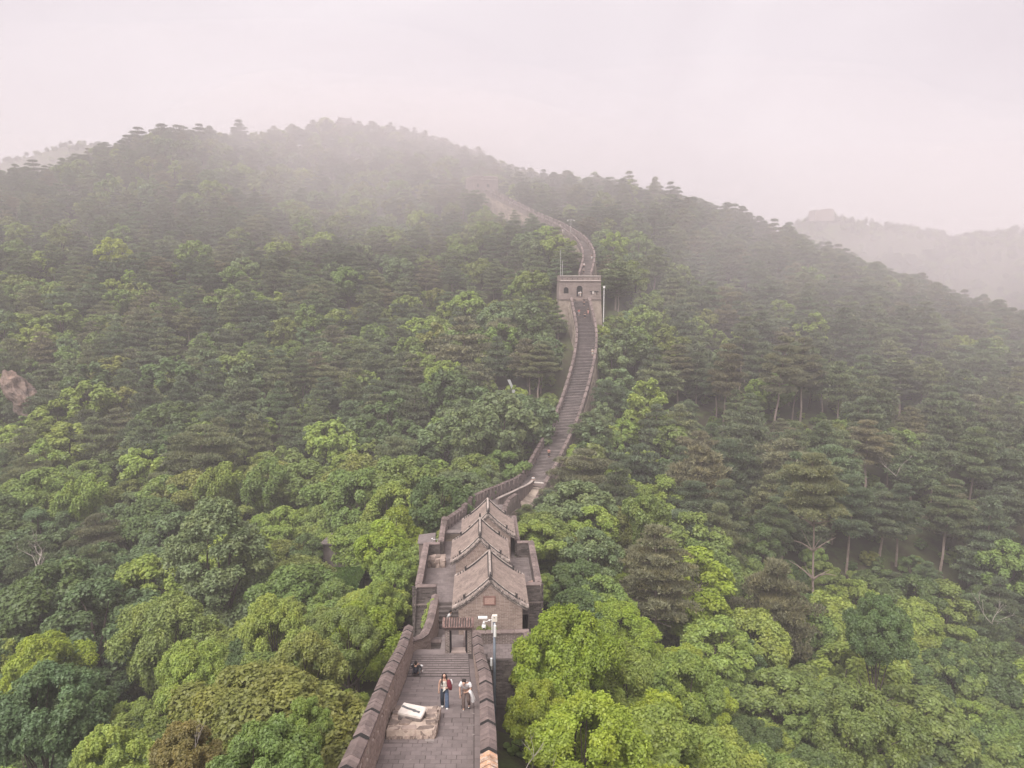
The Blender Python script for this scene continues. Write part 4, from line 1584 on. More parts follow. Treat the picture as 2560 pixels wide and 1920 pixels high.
# forecourt
mb = MB()
mb.box(-4.9, 2.55, -3.05, 0.0, -12, -.05)
batter(mb, -2.1, 2.1, 0.0, 5.4, -12, -.05, 0.02)
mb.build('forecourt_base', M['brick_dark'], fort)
mb = MB()
y, r = -3.0, 0
while y < -.02:
    yb_ = min(y + .4, 0)
    x = -4.85 - (.2 if r % 2 else 0)
    while x < 2.5:
        a, b = max(x, -4.85), min(x + .4, 2.5)
        if b - a > .03: mb.box(a + .008, b - .008, y + .008, yb_ - .008, -.05, random.uniform(-.004, .004))
        x += .4
    y = yb_; r += 1
o = mb.build('paving_bricks', M['paver'], fort); o['kind'] = 'stuff'
br = MB()
brick_strip(br, flat_surface((-1.5, -3.05, 0), (1, 0, 0), (0, 0, 1), (0, 1, 0)), 0, 4.1, -3.5, -.06, bh=.11, proud=.03)
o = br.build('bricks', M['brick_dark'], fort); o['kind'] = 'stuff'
terrace_wall(-1.35, 2.6, -1.15, -.75, .85, 'low brick wall at the foot of the front hall, back of the small forecourt', seg=1.0, mt='x')
terrace_wall(2.25, 2.65, -3.0, -1.17, .85, 'low brick wall closing the right side of the small forecourt', seg=.95, mt='x')
terrace_wall(-1.75, -1.37, -3.6, -.4, 1.25, 'brick wall between the gateway and the small forecourt', seg=1.0, mt='x')
terrace_wall(-4.9, -3.3, -1.5, -1.1, .45, 'low cross wall left of the gateway at the head of the passage', seg=1.6)


# ---------------------------------------------------------------- halls
def hall(x, y, L, w, label, ridge=4.09, eave=2.12, wallw=None, plaque=False, base=-.05):
    r = frame_empty('tiled_hall', x, y)
    tag(r, label, 'hall', 'tiled halls in a row on the fort')
    ww = wallw or w - 0.42
    h = ridge - eave

    def roof_z(t):
        return ridge - h * (1.34 * t - .34 * t * t)
    # gable walls and side walls
    mb = MB()
    prof = [(-ww, base), (ww, base)]
    for k in range(9):
        t = (ww / w) * (1 - k / 8)
        prof.append((t * w, roof_z(t) - .20))
    for k in range(1, 9):
        t = (ww / w) * (k / 8)
        prof.append((-t * w, roof_z(t) - .20))
    mb.prism(prof, 0.03, L - .03)
    mb.build('wall', M['mortar'], r)
    br = MB()
    for (yy, sg) in ((0.0, 1), (L, -1)):
        hh = base
        rr = 0
        while hh < ridge - .3:
            bh = 0.11
            # half width available at this height
            lo, hi = 0.0, 1.0
            for _ in range(18):
                m_ = (lo + hi) / 2
                if roof_z(m_) - .26 > hh + bh: lo = m_
                else: hi = m_
            hw = min(ww, lo * w)
            if hw > .08:
                s = -hw - (.16 if rr % 2 else 0)
                while s < hw:
                    a, b = max(s, -hw), min(s + .32, hw)
                    if b - a > .03:
                        pr = random.uniform(-.004, .006)
                        ya, yb2 = (yy - pr, yy + .05) if sg > 0 else (yy - .05, yy + pr)
                        br.box(a + .011, b - .011, ya, yb2, hh + .022, hh + bh - .010, 0)
                    s += .32
            hh += bh
            rr += 1
    for sx in (-1, 1):
        brick_strip(br, flat_surface((sx * ww, 0, 0), (0, 1, 0), (0, 0, 1), (-sx, 0, 0)), 0, L, base, roof_z(ww / w) - .22, bh=.09, bl=.32)
    o = br.build('bricks', M['brick_pale'], r); o['kind'] = 'stuff'
    # roof: pan surface, rib tiles, ridge, verges
    ov = 0.10
    N = 12
    mb = MB()
    for sx in (-1, 1):
        for k in range(N):
            t0, t1 = k / N, (k + 1) / N
            z0, z1 = roof_z(t0), roof_z(t1)
            mb.hexa([(sx * t0 * w, -ov, z0 - .17), (sx * t1 * w, -ov, z1 - .17), (sx * t1 * w, L + ov, z1 - .17), (sx * t0 * w, L + ov, z0 - .17),
                     (sx * t0 * w, -ov, z0 - .02), (sx * t1 * w, -ov, z1 - .02), (sx * t1 * w, L + ov, z1 - .02), (sx * t0 * w, L + ov, z0 - .02)])
    roof = mb.build('roof', M['ridge_dark'], r)
    mb = MB()
    ncol = int((L + 2 * ov) / .235)
    nt_ = 17
    for sx in (-1, 1):
        for c in range(ncol + 1):
            yy = -ov + .06 + (L + 2 * ov - .12) * c / ncol
            for k in range(nt_):
                t0, t1 = k / nt_ + .004, (k + 1) / nt_ + .012
                if t0 < .03: continue
                z0, z1 = roof_z(t0), roof_z(t1)
                v = random.uniform(.72, 1.1)
                dz = random.uniform(0, .012)
                # half-round cover tile: 3 faces
                a0, a1 = sx * t0 * w, sx * t1 * w
                mb.add([(a0, yy - .052, z0), (a0, yy - .03, z0 + .05 + dz), (a0, yy + .03, z0 + .05 + dz), (a0, yy + .052, z0),
                        (a1, yy - .058, z1 + .012), (a1, yy - .034, z1 + .068 + dz), (a1, yy + .034, z1 + .068 + dz), (a1, yy + .058, z1 + .012)],
                       [(0, 1, 5, 4), (1, 2, 6, 5), (2, 3, 7, 6), (4, 5, 6, 7), (0, 3, 2, 1)], 0, v)
                # pan tile between, a shallow trough with its lip showing
                if c < ncol:
                    ya, yb2 = yy + .05, yy + (L + 2 * ov - .12) / ncol - .05
                    mb.add([(a0, ya, z0 - .006), (a0, yb2, z0 - .006), (a1, yb2, z1 + .012), (a1, ya, z1 + .012), (a1, yb2, z1 - .02), (a1, ya, z1 - .02)], [(0, 1, 2, 3), (3, 2, 4, 5)], 0, random.uniform(-.1, .2))
    o = mb.build('roof_tiles', M['tile'], roof); o['kind'] = 'stuff'
    mb = MB()
    mb.prism([(-.10, ridge - .06), (.10, ridge - .06), (.085, ridge + .12), (.05, ridge + .17), (-.05, ridge + .17), (-.085, ridge + .12)], -ov + .12, L + ov - .12)
    mb.build('ridge', M['ridge_pale'], roof)
    for yy, sg in ((-ov + .16, -1), (L + ov - .16, 1)):
        m1 = MB()
        m1.box(-.085, .085, yy - .13, yy + .13, ridge + .0, ridge + .30)
        m1.box(-.06, .06, yy - .06 * sg - .05, yy - .06 * sg + .05, ridge + .30, ridge + .42)
        m1.hexa([(-.05, yy - .1, ridge + .42), (.05, yy - .1, ridge + .42), (.05, yy + .02, ridge + .42), (-.05, yy + .02, ridge + .42), (-.03, yy - .12 * sg, ridge + .52), (.03, yy - .12 * sg, ridge + .52), (.03, yy, ridge + .48), (-.03, yy, ridge + .48)])
        m1.build('ridge_ornament', M['ridge_dark'], roof)
    # hip-like descending ridges just inside each gable, ending in a small figure, then verge tiles
    for yy in (.22, L - .22):
        for sx in (-1, 1):
            m1 = MB()
            K = 8
            for k in range(K):
                t0, t1 = .03 + .62 * k / K, .03 + .62 * (k + 1) / K
                z0, z1 = roof_z(t0), roof_z(t1)
                m1.hexa([(sx * t0 * w, yy - .07, z0 - .02), (sx * t1 * w, yy - .07, z1 - .02), (sx * t1 * w, yy + .07, z1 - .02), (sx * t0 * w, yy + .07, z0 - .02),
                         (sx * t0 * w, yy - .05, z0 + .17), (sx * t1 * w, yy - .05, z1 + .17), (sx * t1 * w, yy + .05, z1 + .17), (sx * t0 * w, yy + .05, z0 + .17)])
            m1.build('descending_ridge', M['ridge_dark'], roof)
            m1 = MB()
            for k in range(K):
                t0, t1 = .03 + .62 * k / K, .03 + .62 * (k + 1) / K
                z0, z1 = roof_z(t0), roof_z(t1)
                m1.hexa([(sx * t0 * w, yy - .045, z0 + .172), (sx * t1 * w, yy - .045, z1 + .172), (sx * t1 * w, yy + .045, z1 + .172), (sx * t0 * w, yy + .045, z0 + .172),
                         (sx * t0 * w, yy - .03, z0 + .22), (sx * t1 * w, yy - .03, z1 + .22), (sx * t1 * w, yy + .03, z1 + .22), (sx * t0 * w, yy + .03, z0 + .22)])
            m1.build('ridge_cap', M['ridge_pale'], roof)
            m1 = MB()
            t = .68
            z = roof_z(t)
            m1.box(sx * t * w - .09, sx * t * w + .09, yy - .08, yy + .08, z, z + .22)
            m1.ball((sx * (t + .015) * w, yy, z + .30), .085, 7, 5)
            m1.hexa([(sx * t * w - .03, yy - .03, z + .3), (sx * t * w + .03, yy - .03, z + .3), (sx * t * w + .03, yy + .03, z + .3), (sx * t * w - .03, yy + .03, z + .3),
                     (sx * (t - .03) * w - .02, yy - .02, z + .45), (sx * (t - .03) * w + .02, yy - .02, z + .45), (sx * (t - .03) * w + .02, yy + .02, z + .45), (sx * (t - .03) * w - .02, yy + .02, z + .45)])
            m1.build('roof_figure', M['ridge_dark'], roof)
            for q in range(3):
                t = .76 + q * .075
                z = roof_z(t)
                m1 = MB()
                m1.box(sx * t * w - .035, sx * t * w + .035, yy - .03, yy + .03, z + .02, z + .15)
                m1.ball((sx * t * w, yy, z + .17), .035, 6, 4)
                m1.build('roof_figure', M['ridge_dark'], roof)
    for yy, sg in ((-ov, -1), (L + ov, 1)):
        # mottled verge: short cover tiles laid across the edge and a stepped plaster band below
        m1 = MB()
        K = 26
        for sx in (-1, 1):
            for k in range(K):
                t0, t1 = (k + .1) / K, (k + .9) / K
                z0, z1 = roof_z(t0), roof_z(t1)
                ya, yb2 = sorted((yy - .02 * sg, yy - .26 * sg))
                m1.hexa([(sx * t0 * w, ya, z0 - .04), (sx * t1 * w, ya, z1 - .04), (sx * t1 * w, yb2, z1 - .0), (sx * t0 * w, yb2, z0 - .0),
                         (sx * t0 * w, ya, z0 + .05), (sx * t1 * w, ya, z1 + .05), (sx * t1 * w, yb2, z1 + .08), (sx * t0 * w, yb2, z0 + .08)])
                # drip disc
                ya, yb2 = sorted((yy - .005 * sg, yy + .03 * sg))
                m1.hexa([(sx * t0 * w, ya, z0 - .12), (sx * t1 * w, ya, z1 - .12), (sx * t1 * w, yb2, z1 - .12), (sx * t0 * w, yb2, z0 - .12),
                         (sx * t0 * w, ya, z0 + .03), (sx * t1 * w, ya, z1 + .03), (sx * t1 * w, yb2, z1 + .03), (sx * t0 * w, yb2, z0 + .03)])
        m1.build('verge_tiles', M['verge'], roof)
        m1 = MB()
        for band, (d0, d1, pr) in enumerate(((.18, .30, .05), (.305, .36, .025))):
            for sx in (-1, 1):
                for k in range(14):
                    t0, t1 = k / 14 * .97, (k + 1) / 14 * .97
                    z0, z1 = roof_z(t0), roof_z(t1)
                    e = 0.0 if sg < 0 else L
                    ya, yb2 = sorted((e + .02 * -sg, e + pr * sg))
                    m1.hexa([(sx * t0 * w, ya, z0 - d1), (sx * t1 * w, ya, z1 - d1), (sx * t1 * w, yb2, z1 - d1), (sx * t0 * w, yb2, z0 - d1),
                             (sx * t0 * w, ya, z0 - d0), (sx * t1 * w, ya, z1 - d0), (sx * t1 * w, yb2, z1 - d0), (sx * t0 * w, yb2, z0 - d0)], 0 if band == 0 else 1)
        m1.build('gable_moulding', [M['verge'], M['brick']], r)
    if plaque:
        fx0, fx1, z0, z1 = -.50, .36, 2.28, 2.92
        m1 = MB()
        m1.box(fx0, fx1, -.05, .02, z0, z0 + .09); m1.box(fx0, fx1, -.05, .02, z1 - .07, z1)
        m1.box(fx0, fx0 + .10, -.048, .02, z0 + .09, z1 - .07); m1.box(fx1 - .10, fx1, -.048, .02, z0 + .09, z1 - .07)
        pf = m1.build('plaque_frame', M['plaque_frame'], r)
        m1 = MB(); m1.box(fx0 + .10, fx1 - .10, -.03, .01, z0 + .09, z1 - .07)
        pq = m1.build('plaque', M['plaque'], r)
        # rows of small carved characters, unreadably fine as in the photograph
        m1 = MB()
        for i in range(4):
            for j in range(10):
                cx, cz = fx0 + .15 + j * .06, z1 - .14 - i * .11
                for q in range(2):
                    a, b = random.uniform(-.018, .01), random.uniform(-.03, .02)
                    m1.box(cx + a, cx + a + random.choice((.006, .022)), -.033, -.0295, cz + b, cz + b + random.choice((.006, .025)))
        m1.build('inscription', M['plaque_frame'], pq)
    return r


hall(0, 0, 5.3, 2.62, 'front tiled hall with a stone plaque on its brick gable', plaque=True)
hall(-.70, 7.9, 4.65, 2.36, 'middle tiled hall between the front and the back hall')
hall(0.0, 13.6, 4.3, 2.36, 'back tiled hall nearest the far wall')

# rough stone block at the back of the left terrace
r = frame_empty('rubble_block', -4.5, 12.5)
tag(r, 'rough tan stone block against the back of the left terrace', 'stone block')


def rock_mesh(name, sx, sy, sz, seed, parent, m, jit=.12, top_flat=True):
    bm = bmesh.new()
    bmesh.ops.create_cube(bm, size=1.0)
    bmesh.ops.subdivide_edges(bm, edges=bm.edges[:], cuts=3, use_grid_fill=True)
    for v in bm.verts:
        p = Vector((v.co.x * sx, v.co.y * sy, v.co.z * sz))
        k = noise.noise_vector(Vector((p.x * 2.2 + seed * 7.1, p.y * 2.2, p.z * 2.2)))
        r_ = (abs(v.co.x) ** 6 + abs(v.co.y) ** 6 + abs(v.co.z) ** 6) ** (1 / 6) / .5
        p *= (1 / max(r_, 1) * .35 + .65)
        v.co = p + k * jit
    me = bpy.data.meshes.new(name)
    bm.to_mesh(me); bm.free()
    me.materials.append(m)
    a = me.attributes.new('var', 'FLOAT', 'POINT'); a.data.foreach_set('value', [random.random()] * len(me.vertices))
    return link(name, me, parent)


for i in range(4):
    for j in range(2):
        o = rock_mesh('stone', .46, .75, .72, i * 3 + j, r, M['stone_tan'], .13)
        o.location = (-.68 + i * .42, -.3 + j * .55, .33)

# ---------------------------------------------------------------- stone plinth and the tablet on it
def surf_y_for(py, s=0.5, h=0.0):
    lo, hi = 18.0, YEND
    for _ in range(40):
        m_ = (lo + hi) / 2
        q = deck_pt(m_, s)
        if proj(q + Vector((0, 0, h)))[1] > py: lo = m_
        else: hi = m_
    return (lo + hi) / 2


yf = surf_y_for(1848, .25)
yb = surf_y_for(1766, .25, .42)
pc = deck_pt((yf + yb) / 2, 0.27)
x0, x1 = lerp_edge(dl, yf).x + .03, at(1086, 1850, 28.9).x
slope = math.atan2(deck_pt(yb, .3).z - deck_pt(yf, .3).z, yb - yf)
pl = empty('stone_plinth', (x0, yf, deck_pt(yf, .25).z))
pl.rotation_euler = (slope * 0.9, 0, R(1.5))
tag(pl, 'low plinth of tan rubble stones against the left parapet of the near walkway', 'plinth')
PW, PL, PH = x1 - x0, (yb - yf), .36
mb = MB(); mb.box(.03, PW - .03, .03, PL - .03, -.15, PH - .035); mb.build('mortar', mat('plinth_mortar', (0.56, 0.45, 0.37), col2=(0.40, 0.31, 0.26), scale=4, var=0, bump=1), pl)
ry = [0, .5, 1.05, 1.65, 2.2, PL]
for i in range(5):
    nx_ = [3, 4, 4, 4, 3][i]
    cuts = [0] + sorted(PW * (k + random.uniform(-.18, .18)) / nx_ for k in range(1, nx_)) + [PW]
    ya, yb_ = ry[i] / ry[-1] * PL, ry[i + 1] / ry[-1] * PL
    for a, b in zip(cuts[:-1], cuts[1:]):
        if 1 <= i <= 3 and a > .25 * PW and b < .80 * PW: continue
        o = rock_mesh('stone', (b - a) * random.uniform(.78, .95), (yb_ - ya) * random.uniform(.76, .95), .22 if i else .36, a * 5 + i, pl, M['stone_tan'], .09)
        o.location = ((a + b) / 2, (ya + yb_) / 2, (PH - .10 if i else PH - .19) + random.uniform(-.02, .03))
        o.rotation_euler = (random.uniform(-.05, .05), random.uniform(-.06, .06), random.uniform(-.22, .22))
for k in range(8):
    o = rock_mesh('stone', PW / 8 * .85, .2, .13, k, pl, M['stone_tan'], .03)
    o.location = (PW * (k + .5) / 8 + random.uniform(-.05, .05), .05, .035)
for k in range(6):
    o = rock_mesh('stone', .2, PL / 6 * .9, .30, k + 30, pl, M['stone_tan'], .04)
    o.location = (PW - .04, PL * (k + .5) / 6, PH - .2)
# tablet block
tp = at(1031, 1806, 30.4)
tb_ = empty('stone_tablet', (tp.x, tp.y, deck_pt(tp.y, .3).z + PH - .04), R(-13))
tag(tb_, 'white stone tablet with a dark stripe lying tilted on the rubble plinth', 'stone tablet')
o = rock_mesh('base_block', 1.05, .70, .36, 5, tb_, mat('tablet_base', (0.21, 0.175, 0.16), col2=(0.12, .1, .095), scale=5, var=0, spot=(.42, .36, .33), spot_scale=5, spot_amt=.3, bump=1), .04)
o.location = (0, 0, .12)
bm = bmesh.new(); bmesh.ops.create_cube(bm, size=1)
for v in bm.verts: v.co = Vector((v.co.x * 1.06, v.co.y * .66, v.co.z * .12))
bmesh.ops.bevel(bm, geom=bm.edges[:], offset=.03, segments=2, affect='EDGES')
me = bpy.data.meshes.new('slab'); bm.to_mesh(me); bm.free(); me.materials.append(M['white_stone'])
sl = link('slab', me, tb_); sl.location = (0, .02, .36); sl.rotation_euler = (R(9), R(2), R(-3))
mb = MB()
pts_ = [(-.50, .10), (-.2, .03), (.0, .01), (.10, -.02), (.2, -.03), (.36, -.05)]
wd = [.055, .05, .045, .075, .045, .06]
for i in range(len(pts_) - 1):
    (a, b), (c, d) = pts_[i], pts_[i + 1]
    mb.hexa([(a, b - wd[i], .06), (c, d - wd[i + 1], .06), (c, d + wd[i + 1], .06), (a, b + wd[i], .06), (a, b - wd[i], .069), (c, d - wd[i + 1], .069), (c, d + wd[i + 1], .069), (a, b + wd[i], .069)])
mb.build('stripe', M['dark_paint'], sl)

# ---------------------------------------------------------------- gateway
gp = at(1147, 1628, 46.2)
gate = empty('gateway', (gp.x, gp.y, gp.z), R(1.0))
tag(gate, 'small brick gateway with a ribbed tile roof at the end of the near walkway', 'gateway')
GH = 1.55
for sx in (-1, 1):
    m1 = MB(); m1.box(sx * .69 - .13 + .01, sx * .69 + .13 - .01, -.26, .26, -2, GH)
    br = MB()
    Wf = flat_surface((sx * .69 - .15, -.28, 0), (1, 0, 0), (0, 0, 1), (0, 1, 0))
    brick_strip(br, Wf, 0, .30, 0, GH, bl=.20, bh=.085, depth=.03)
    brick_strip(br, flat_surface((sx * .69 - .15, -.28, 0), (0, 1, 0), (0, 0, 1), (1, 0, 0)), 0, .56, 0, GH, bl=.28, bh=.085, depth=.03)
    brick_strip(br, flat_surface((sx * .69 + .15, -.28, 0), (0, 1, 0), (0, 0, 1), (-1, 0, 0)), 0, .56, 0, GH, bl=.28, bh=.085, depth=.03)
    pm = m1.build('pillar', M['mortar'], gate)
    o = br.build('bricks', M['brick'], pm); o['kind'] = 'stuff'
    m1 = MB(); m1.box(-.07, .035, -.06, .5, .02, GH - .02)
    dobj = m1.build('door', M['black'], gate); dobj.location = (sx * .50, -.15, 0)
m1 = MB(); m1.box(-.86, .86, -.28, .28, GH + .002, GH + .30); m1.build('lintel', M['brick'], gate)
m1 = MB(); m1.box(-.53, .53, -.05, .05, GH - .09, GH - .003); m1.build('door_head', M['black'], gate)
m1 = MB(); m1.box(-.46, .46, -.34, .30, -.12, .10); m1.build('sill', mat('sill_stone', (.36, .28, .25), var=0), gate)
# roof
RW, rz0, rz1 = .93, GH + .30, GH + .68
m1 = MB()
for sg in (-1, 1):
    m1.hexa([(-RW, sg * .48, rz0 - .04), (RW, sg * .48, rz0 - .04), (RW, 0, rz1 - .06), (-RW, 0, rz1 - .06), (-RW, sg * .48, rz0 + .02), (RW, sg * .48, rz0 + .02), (RW, 0, rz1), (-RW, 0, rz1)])
gr = m1.build('roof', M['ridge_dark'], gate)
for c in range(12):
    xx = -RW + .07 + (2 * RW - .14) * c / 11
    m1 = MB()
    for sg in (-1, 1):
        for k in range(3):
            f0, f1 = k / 3, (k + 1) / 3 + .02
            m1.tube([(xx, sg * .50 * f0, rz1 + (rz0 - rz1) * f0 + .02), (xx, sg * .50 * f1, rz1 + (rz0 - rz1) * f1 + .035)], [.048, .053], 8)
        m1.ball((xx, sg * .515, rz0 + .035), .052, 8, 4)
    m1.build('tile_rib', M['tile_red'], gr, smooth=False)
for c in range(11):
    xx = -RW + .07 + (2 * RW - .14) * (c + .5) / 11
    m1 = MB()
    m1.hexa([(xx - .035, -.50, rz0 - .05), (xx + .035, -.50, rz0 - .05), (xx + .035, -.47, rz0 - .05), (xx - .035, -.47, rz0 - .05), (xx - .045, -.50, rz0 + .03), (xx + .045, -.50, rz0 + .03), (xx + .045, -.47, rz0 + .03), (xx - .045, -.47, rz0 + .03)])
    m1.build('drip_tile', M['tile_red'], gr)
for sx in (-1, 1):
    m1 = MB(); m1.prism([(-.04, -.03), (.04, -.03), (.04, .06), (0, .09), (-.04, .06)], -.5, 0)
    # verge strip follows the slope
    m1.v = [(x_ + sx * (RW + .01), y_, z_ + rz1 + (rz0 - rz1) * abs(y_) / .5) for x_, y_, z_ in m1.v]
    m1.build('verge', M['tile_red'], gr)
# steps down from the end of the walkway to the forecourt, through the gate
mb = MB()
for k in range(5):
    zz = gp.z - .05 - k * .25
    mb.box(gp.x - 1.2, gp.x + .9, gp.y + .3 + k * .3, gp.y + 2.2, zz - 1.5, zz)
o = mb.build('gate_steps', M['step'])
tag(o, 'short steps going down behind the small gateway', kind='structure')
mb = MB()
e0, e1 = dl[-1], dr[-1]
mb.box(e0.x - .3, e1.x + .9, YEND, gp.y + .32, e0.z - 8, e0.z - .03)
o = mb.build('landing', M['paver']); tag(o, 'paved landing in front of the small gateway', kind='structure')

# ---------------------------------------------------------------- camera pole
pp = at(1236.5, 1700, 41.0)
ptop = at(1234.5, 1536, 41.0 - (at(0, 1700, 41).y - at(0, 1700, 41).y))
# solve the height so that the top shows at row 1536 above the same foot
zt = pp.z
while proj(Vector((pp.x, pp.y, zt)))[1] > 1540: zt += .02
pole = empty('camera_pole', (pp.x, pp.y, pp.z))
tag(pole, 'slim grey-blue steel pole with white surveillance cameras behind the right parapet', 'camera pole')
Hp = zt - pp.z
mb = MB(); mb.tube([(0, 0, -7), (0, 0, 1.5), (0, 0, Hp - .35)], [.085, .075, .062], 12); mb.build('pole', M['pole_blue'], pole, smooth=True)
mb = MB(); mb.box(-.12, .16, -.10, .10, Hp - .32, Hp + .04); b_ = mb.build('control_box', M['cream_metal'], pole, bevel=.01)
mb = MB(); mb.box(-.02, .03, -.104, -.1005, Hp - .10, Hp - .03); mb.build('mark', M['dark_paint'], b_)
mb = MB(); mb.box(-.155, -.10, -.09, .06, Hp - .98, Hp - .05); mb.build('antenna_panel', M['white_metal'], pole, bevel=.01)
mb = MB(); mb.tube([(.035, -.14, Hp - 1.15), (.035, -.14, Hp - .50)], .078, 12); mb.tube([(.035, -.14, Hp - .5), (.035, -.14, Hp - .38)], [.04, .02], 10); mb.build('antenna', M['white_metal'], pole, smooth=False)
mb = MB(); mb.tube([(-.1, 0, Hp - .22), (-.30, -.05, Hp - .24), (-.42, -.08, Hp - .30), (-.60, -.08, Hp - .26)], .022, 8); mb.ball((-.28, -.06, Hp - .24), .06, 8, 6); mb.build('arm', M['white_metal'], pole, smooth=True)
cm = MB(); cm.box(-.90, -.38, -.17, -.01, Hp - .13, Hp + .0); cb = cm.build('bullet_camera', M['white_metal'], pole, bevel=.02)
cm = MB(); cm.tube([(-.94, -.09, Hp - .07), (-.90, -.09, Hp - .07)], .055, 10); cm.build('lens', M['black'], cb)
cm = MB(); cm.ball((-.58, -.08, Hp - .58), .125, 14, 10, sz=1.35); cm.tube([(-.58, -.08, Hp - .42), (-.58, -.08, Hp - .28)], [.09, .03], 10)
db = cm.build('dome_camera', M['white_metal'], pole, smooth=True)
cm = MB(); cm.ball((-.58, -.145, Hp - .66), .07, 10, 6); cm.build('lens', M['black'], db, smooth=True)
# small box on the outer side of the right parapet, beside the pole
q = at(1228, 1655, 40.2)
mb = MB(); mb.box(-.05, .06, -.06, .06, -.22, .22); mb.tube([(.03, 0, -.22), (.03, 0, -.45)], .012, 6)
o = mb.build('junction_box', M['white_metal'], bevel=0); o.location = q
tag(o, 'small white junction box on the right parapet next to the camera pole', 'box')

# ---------------------------------------------------------------- small things on the terraces
lb = frame_empty('litter_bin', -4.85, 6.1)
tag(lb, 'dark red litter bin with a grey lid on the left terrace', 'bin')
mb = MB(); mb.box(-.24, .24, -.2, .2, 0, .72); mb.build('body', M['red'], lb, bevel=.02)
mb = MB(); mb.box(-.28, .28, -.24, .24, .80, .88); mb.box(-.22, -.18, -.15, .15, .72, .80); mb.box(.18, .22, -.15, .15, .72, .80); mb.build('lid', M['mortar_dark'], lb, bevel=.01)
ib = frame_empty('notice_board', 3.05, 6.0)
ib.rotation_euler = (R(-18), 0, FORT_YAW + R(8))
tag(ib, 'pale tilted notice board with a pinkish heading on the right terrace', 'notice board')
mb = MB(); mb.box(-.38, .38, -.03, .03, .05, .95); pb = mb.build('panel', M['mortar_dark'], ib)
mb = MB(); mb.hexa([(-.38, -.04, .78), (.38, -.04, .95), (.38, .04, .95), (-.38, .04, .78), (-.38, -.04, 1.0), (.38, -.04, 1.22), (.38, .04, 1.22), (-.38, .04, 1.0)]); mb.build('heading', M['plaque'], ib)
for sx in (-.3, .3):
    mb = MB(); mb.box(sx - .02, sx + .02, -.02, .02, -.1, .06); mb.build('leg', M['white_metal'], ib)
ph = frame_empty('white_floodlight', -4.9, 14.0, 1.4)
tag(ph, 'white lamp on a thin metal bracket behind the left terrace', 'lamp')
mb = MB(); mb.tube([(0, 0, 0), (0, 0, .3), (.45, 0, .34), (.45, 0, .0)], .018, 6); mb.build('bracket', M['white_metal'], ph)
mb = MB(); mb.ball((0, 0, .38), .07, 8, 6); mb.build('lamp', M['white_metal'], ph, smooth=True)
hut = frame_empty('stone_hut', -5.6, 17.0, -1.6)
tag(hut, 'small grey hut with a pale sloping roof behind the left terrace', 'hut')
mb = MB(); mb.box(-.7, .7, -.5, .5, -3, 2.0); mb.build('wall', M['tower_brick'], hut)
mb = MB(); mb.hexa([(-.8, -.6, 2.0), (.8, -.6, 2.0), (.8, .6, 2.0), (-.8, .6, 2.0), (-.75, -.1, 2.42), (.8, -.1, 2.6), (.8, .6, 2.6), (-.75, .6, 2.42)]); mb.build('roof', M['paver'], hut)

# ---------------------------------------------------------------- far wall
def normal_at(P, i):
    a, b = P[max(i - 2, 0)], P[min(i + 2, len(P) - 1)]
    d = Vector((b.x - a.x, b.y - a.y, 0)).normalized()
    return Vector((-d.y, d.x, 0)), d        # left of travel


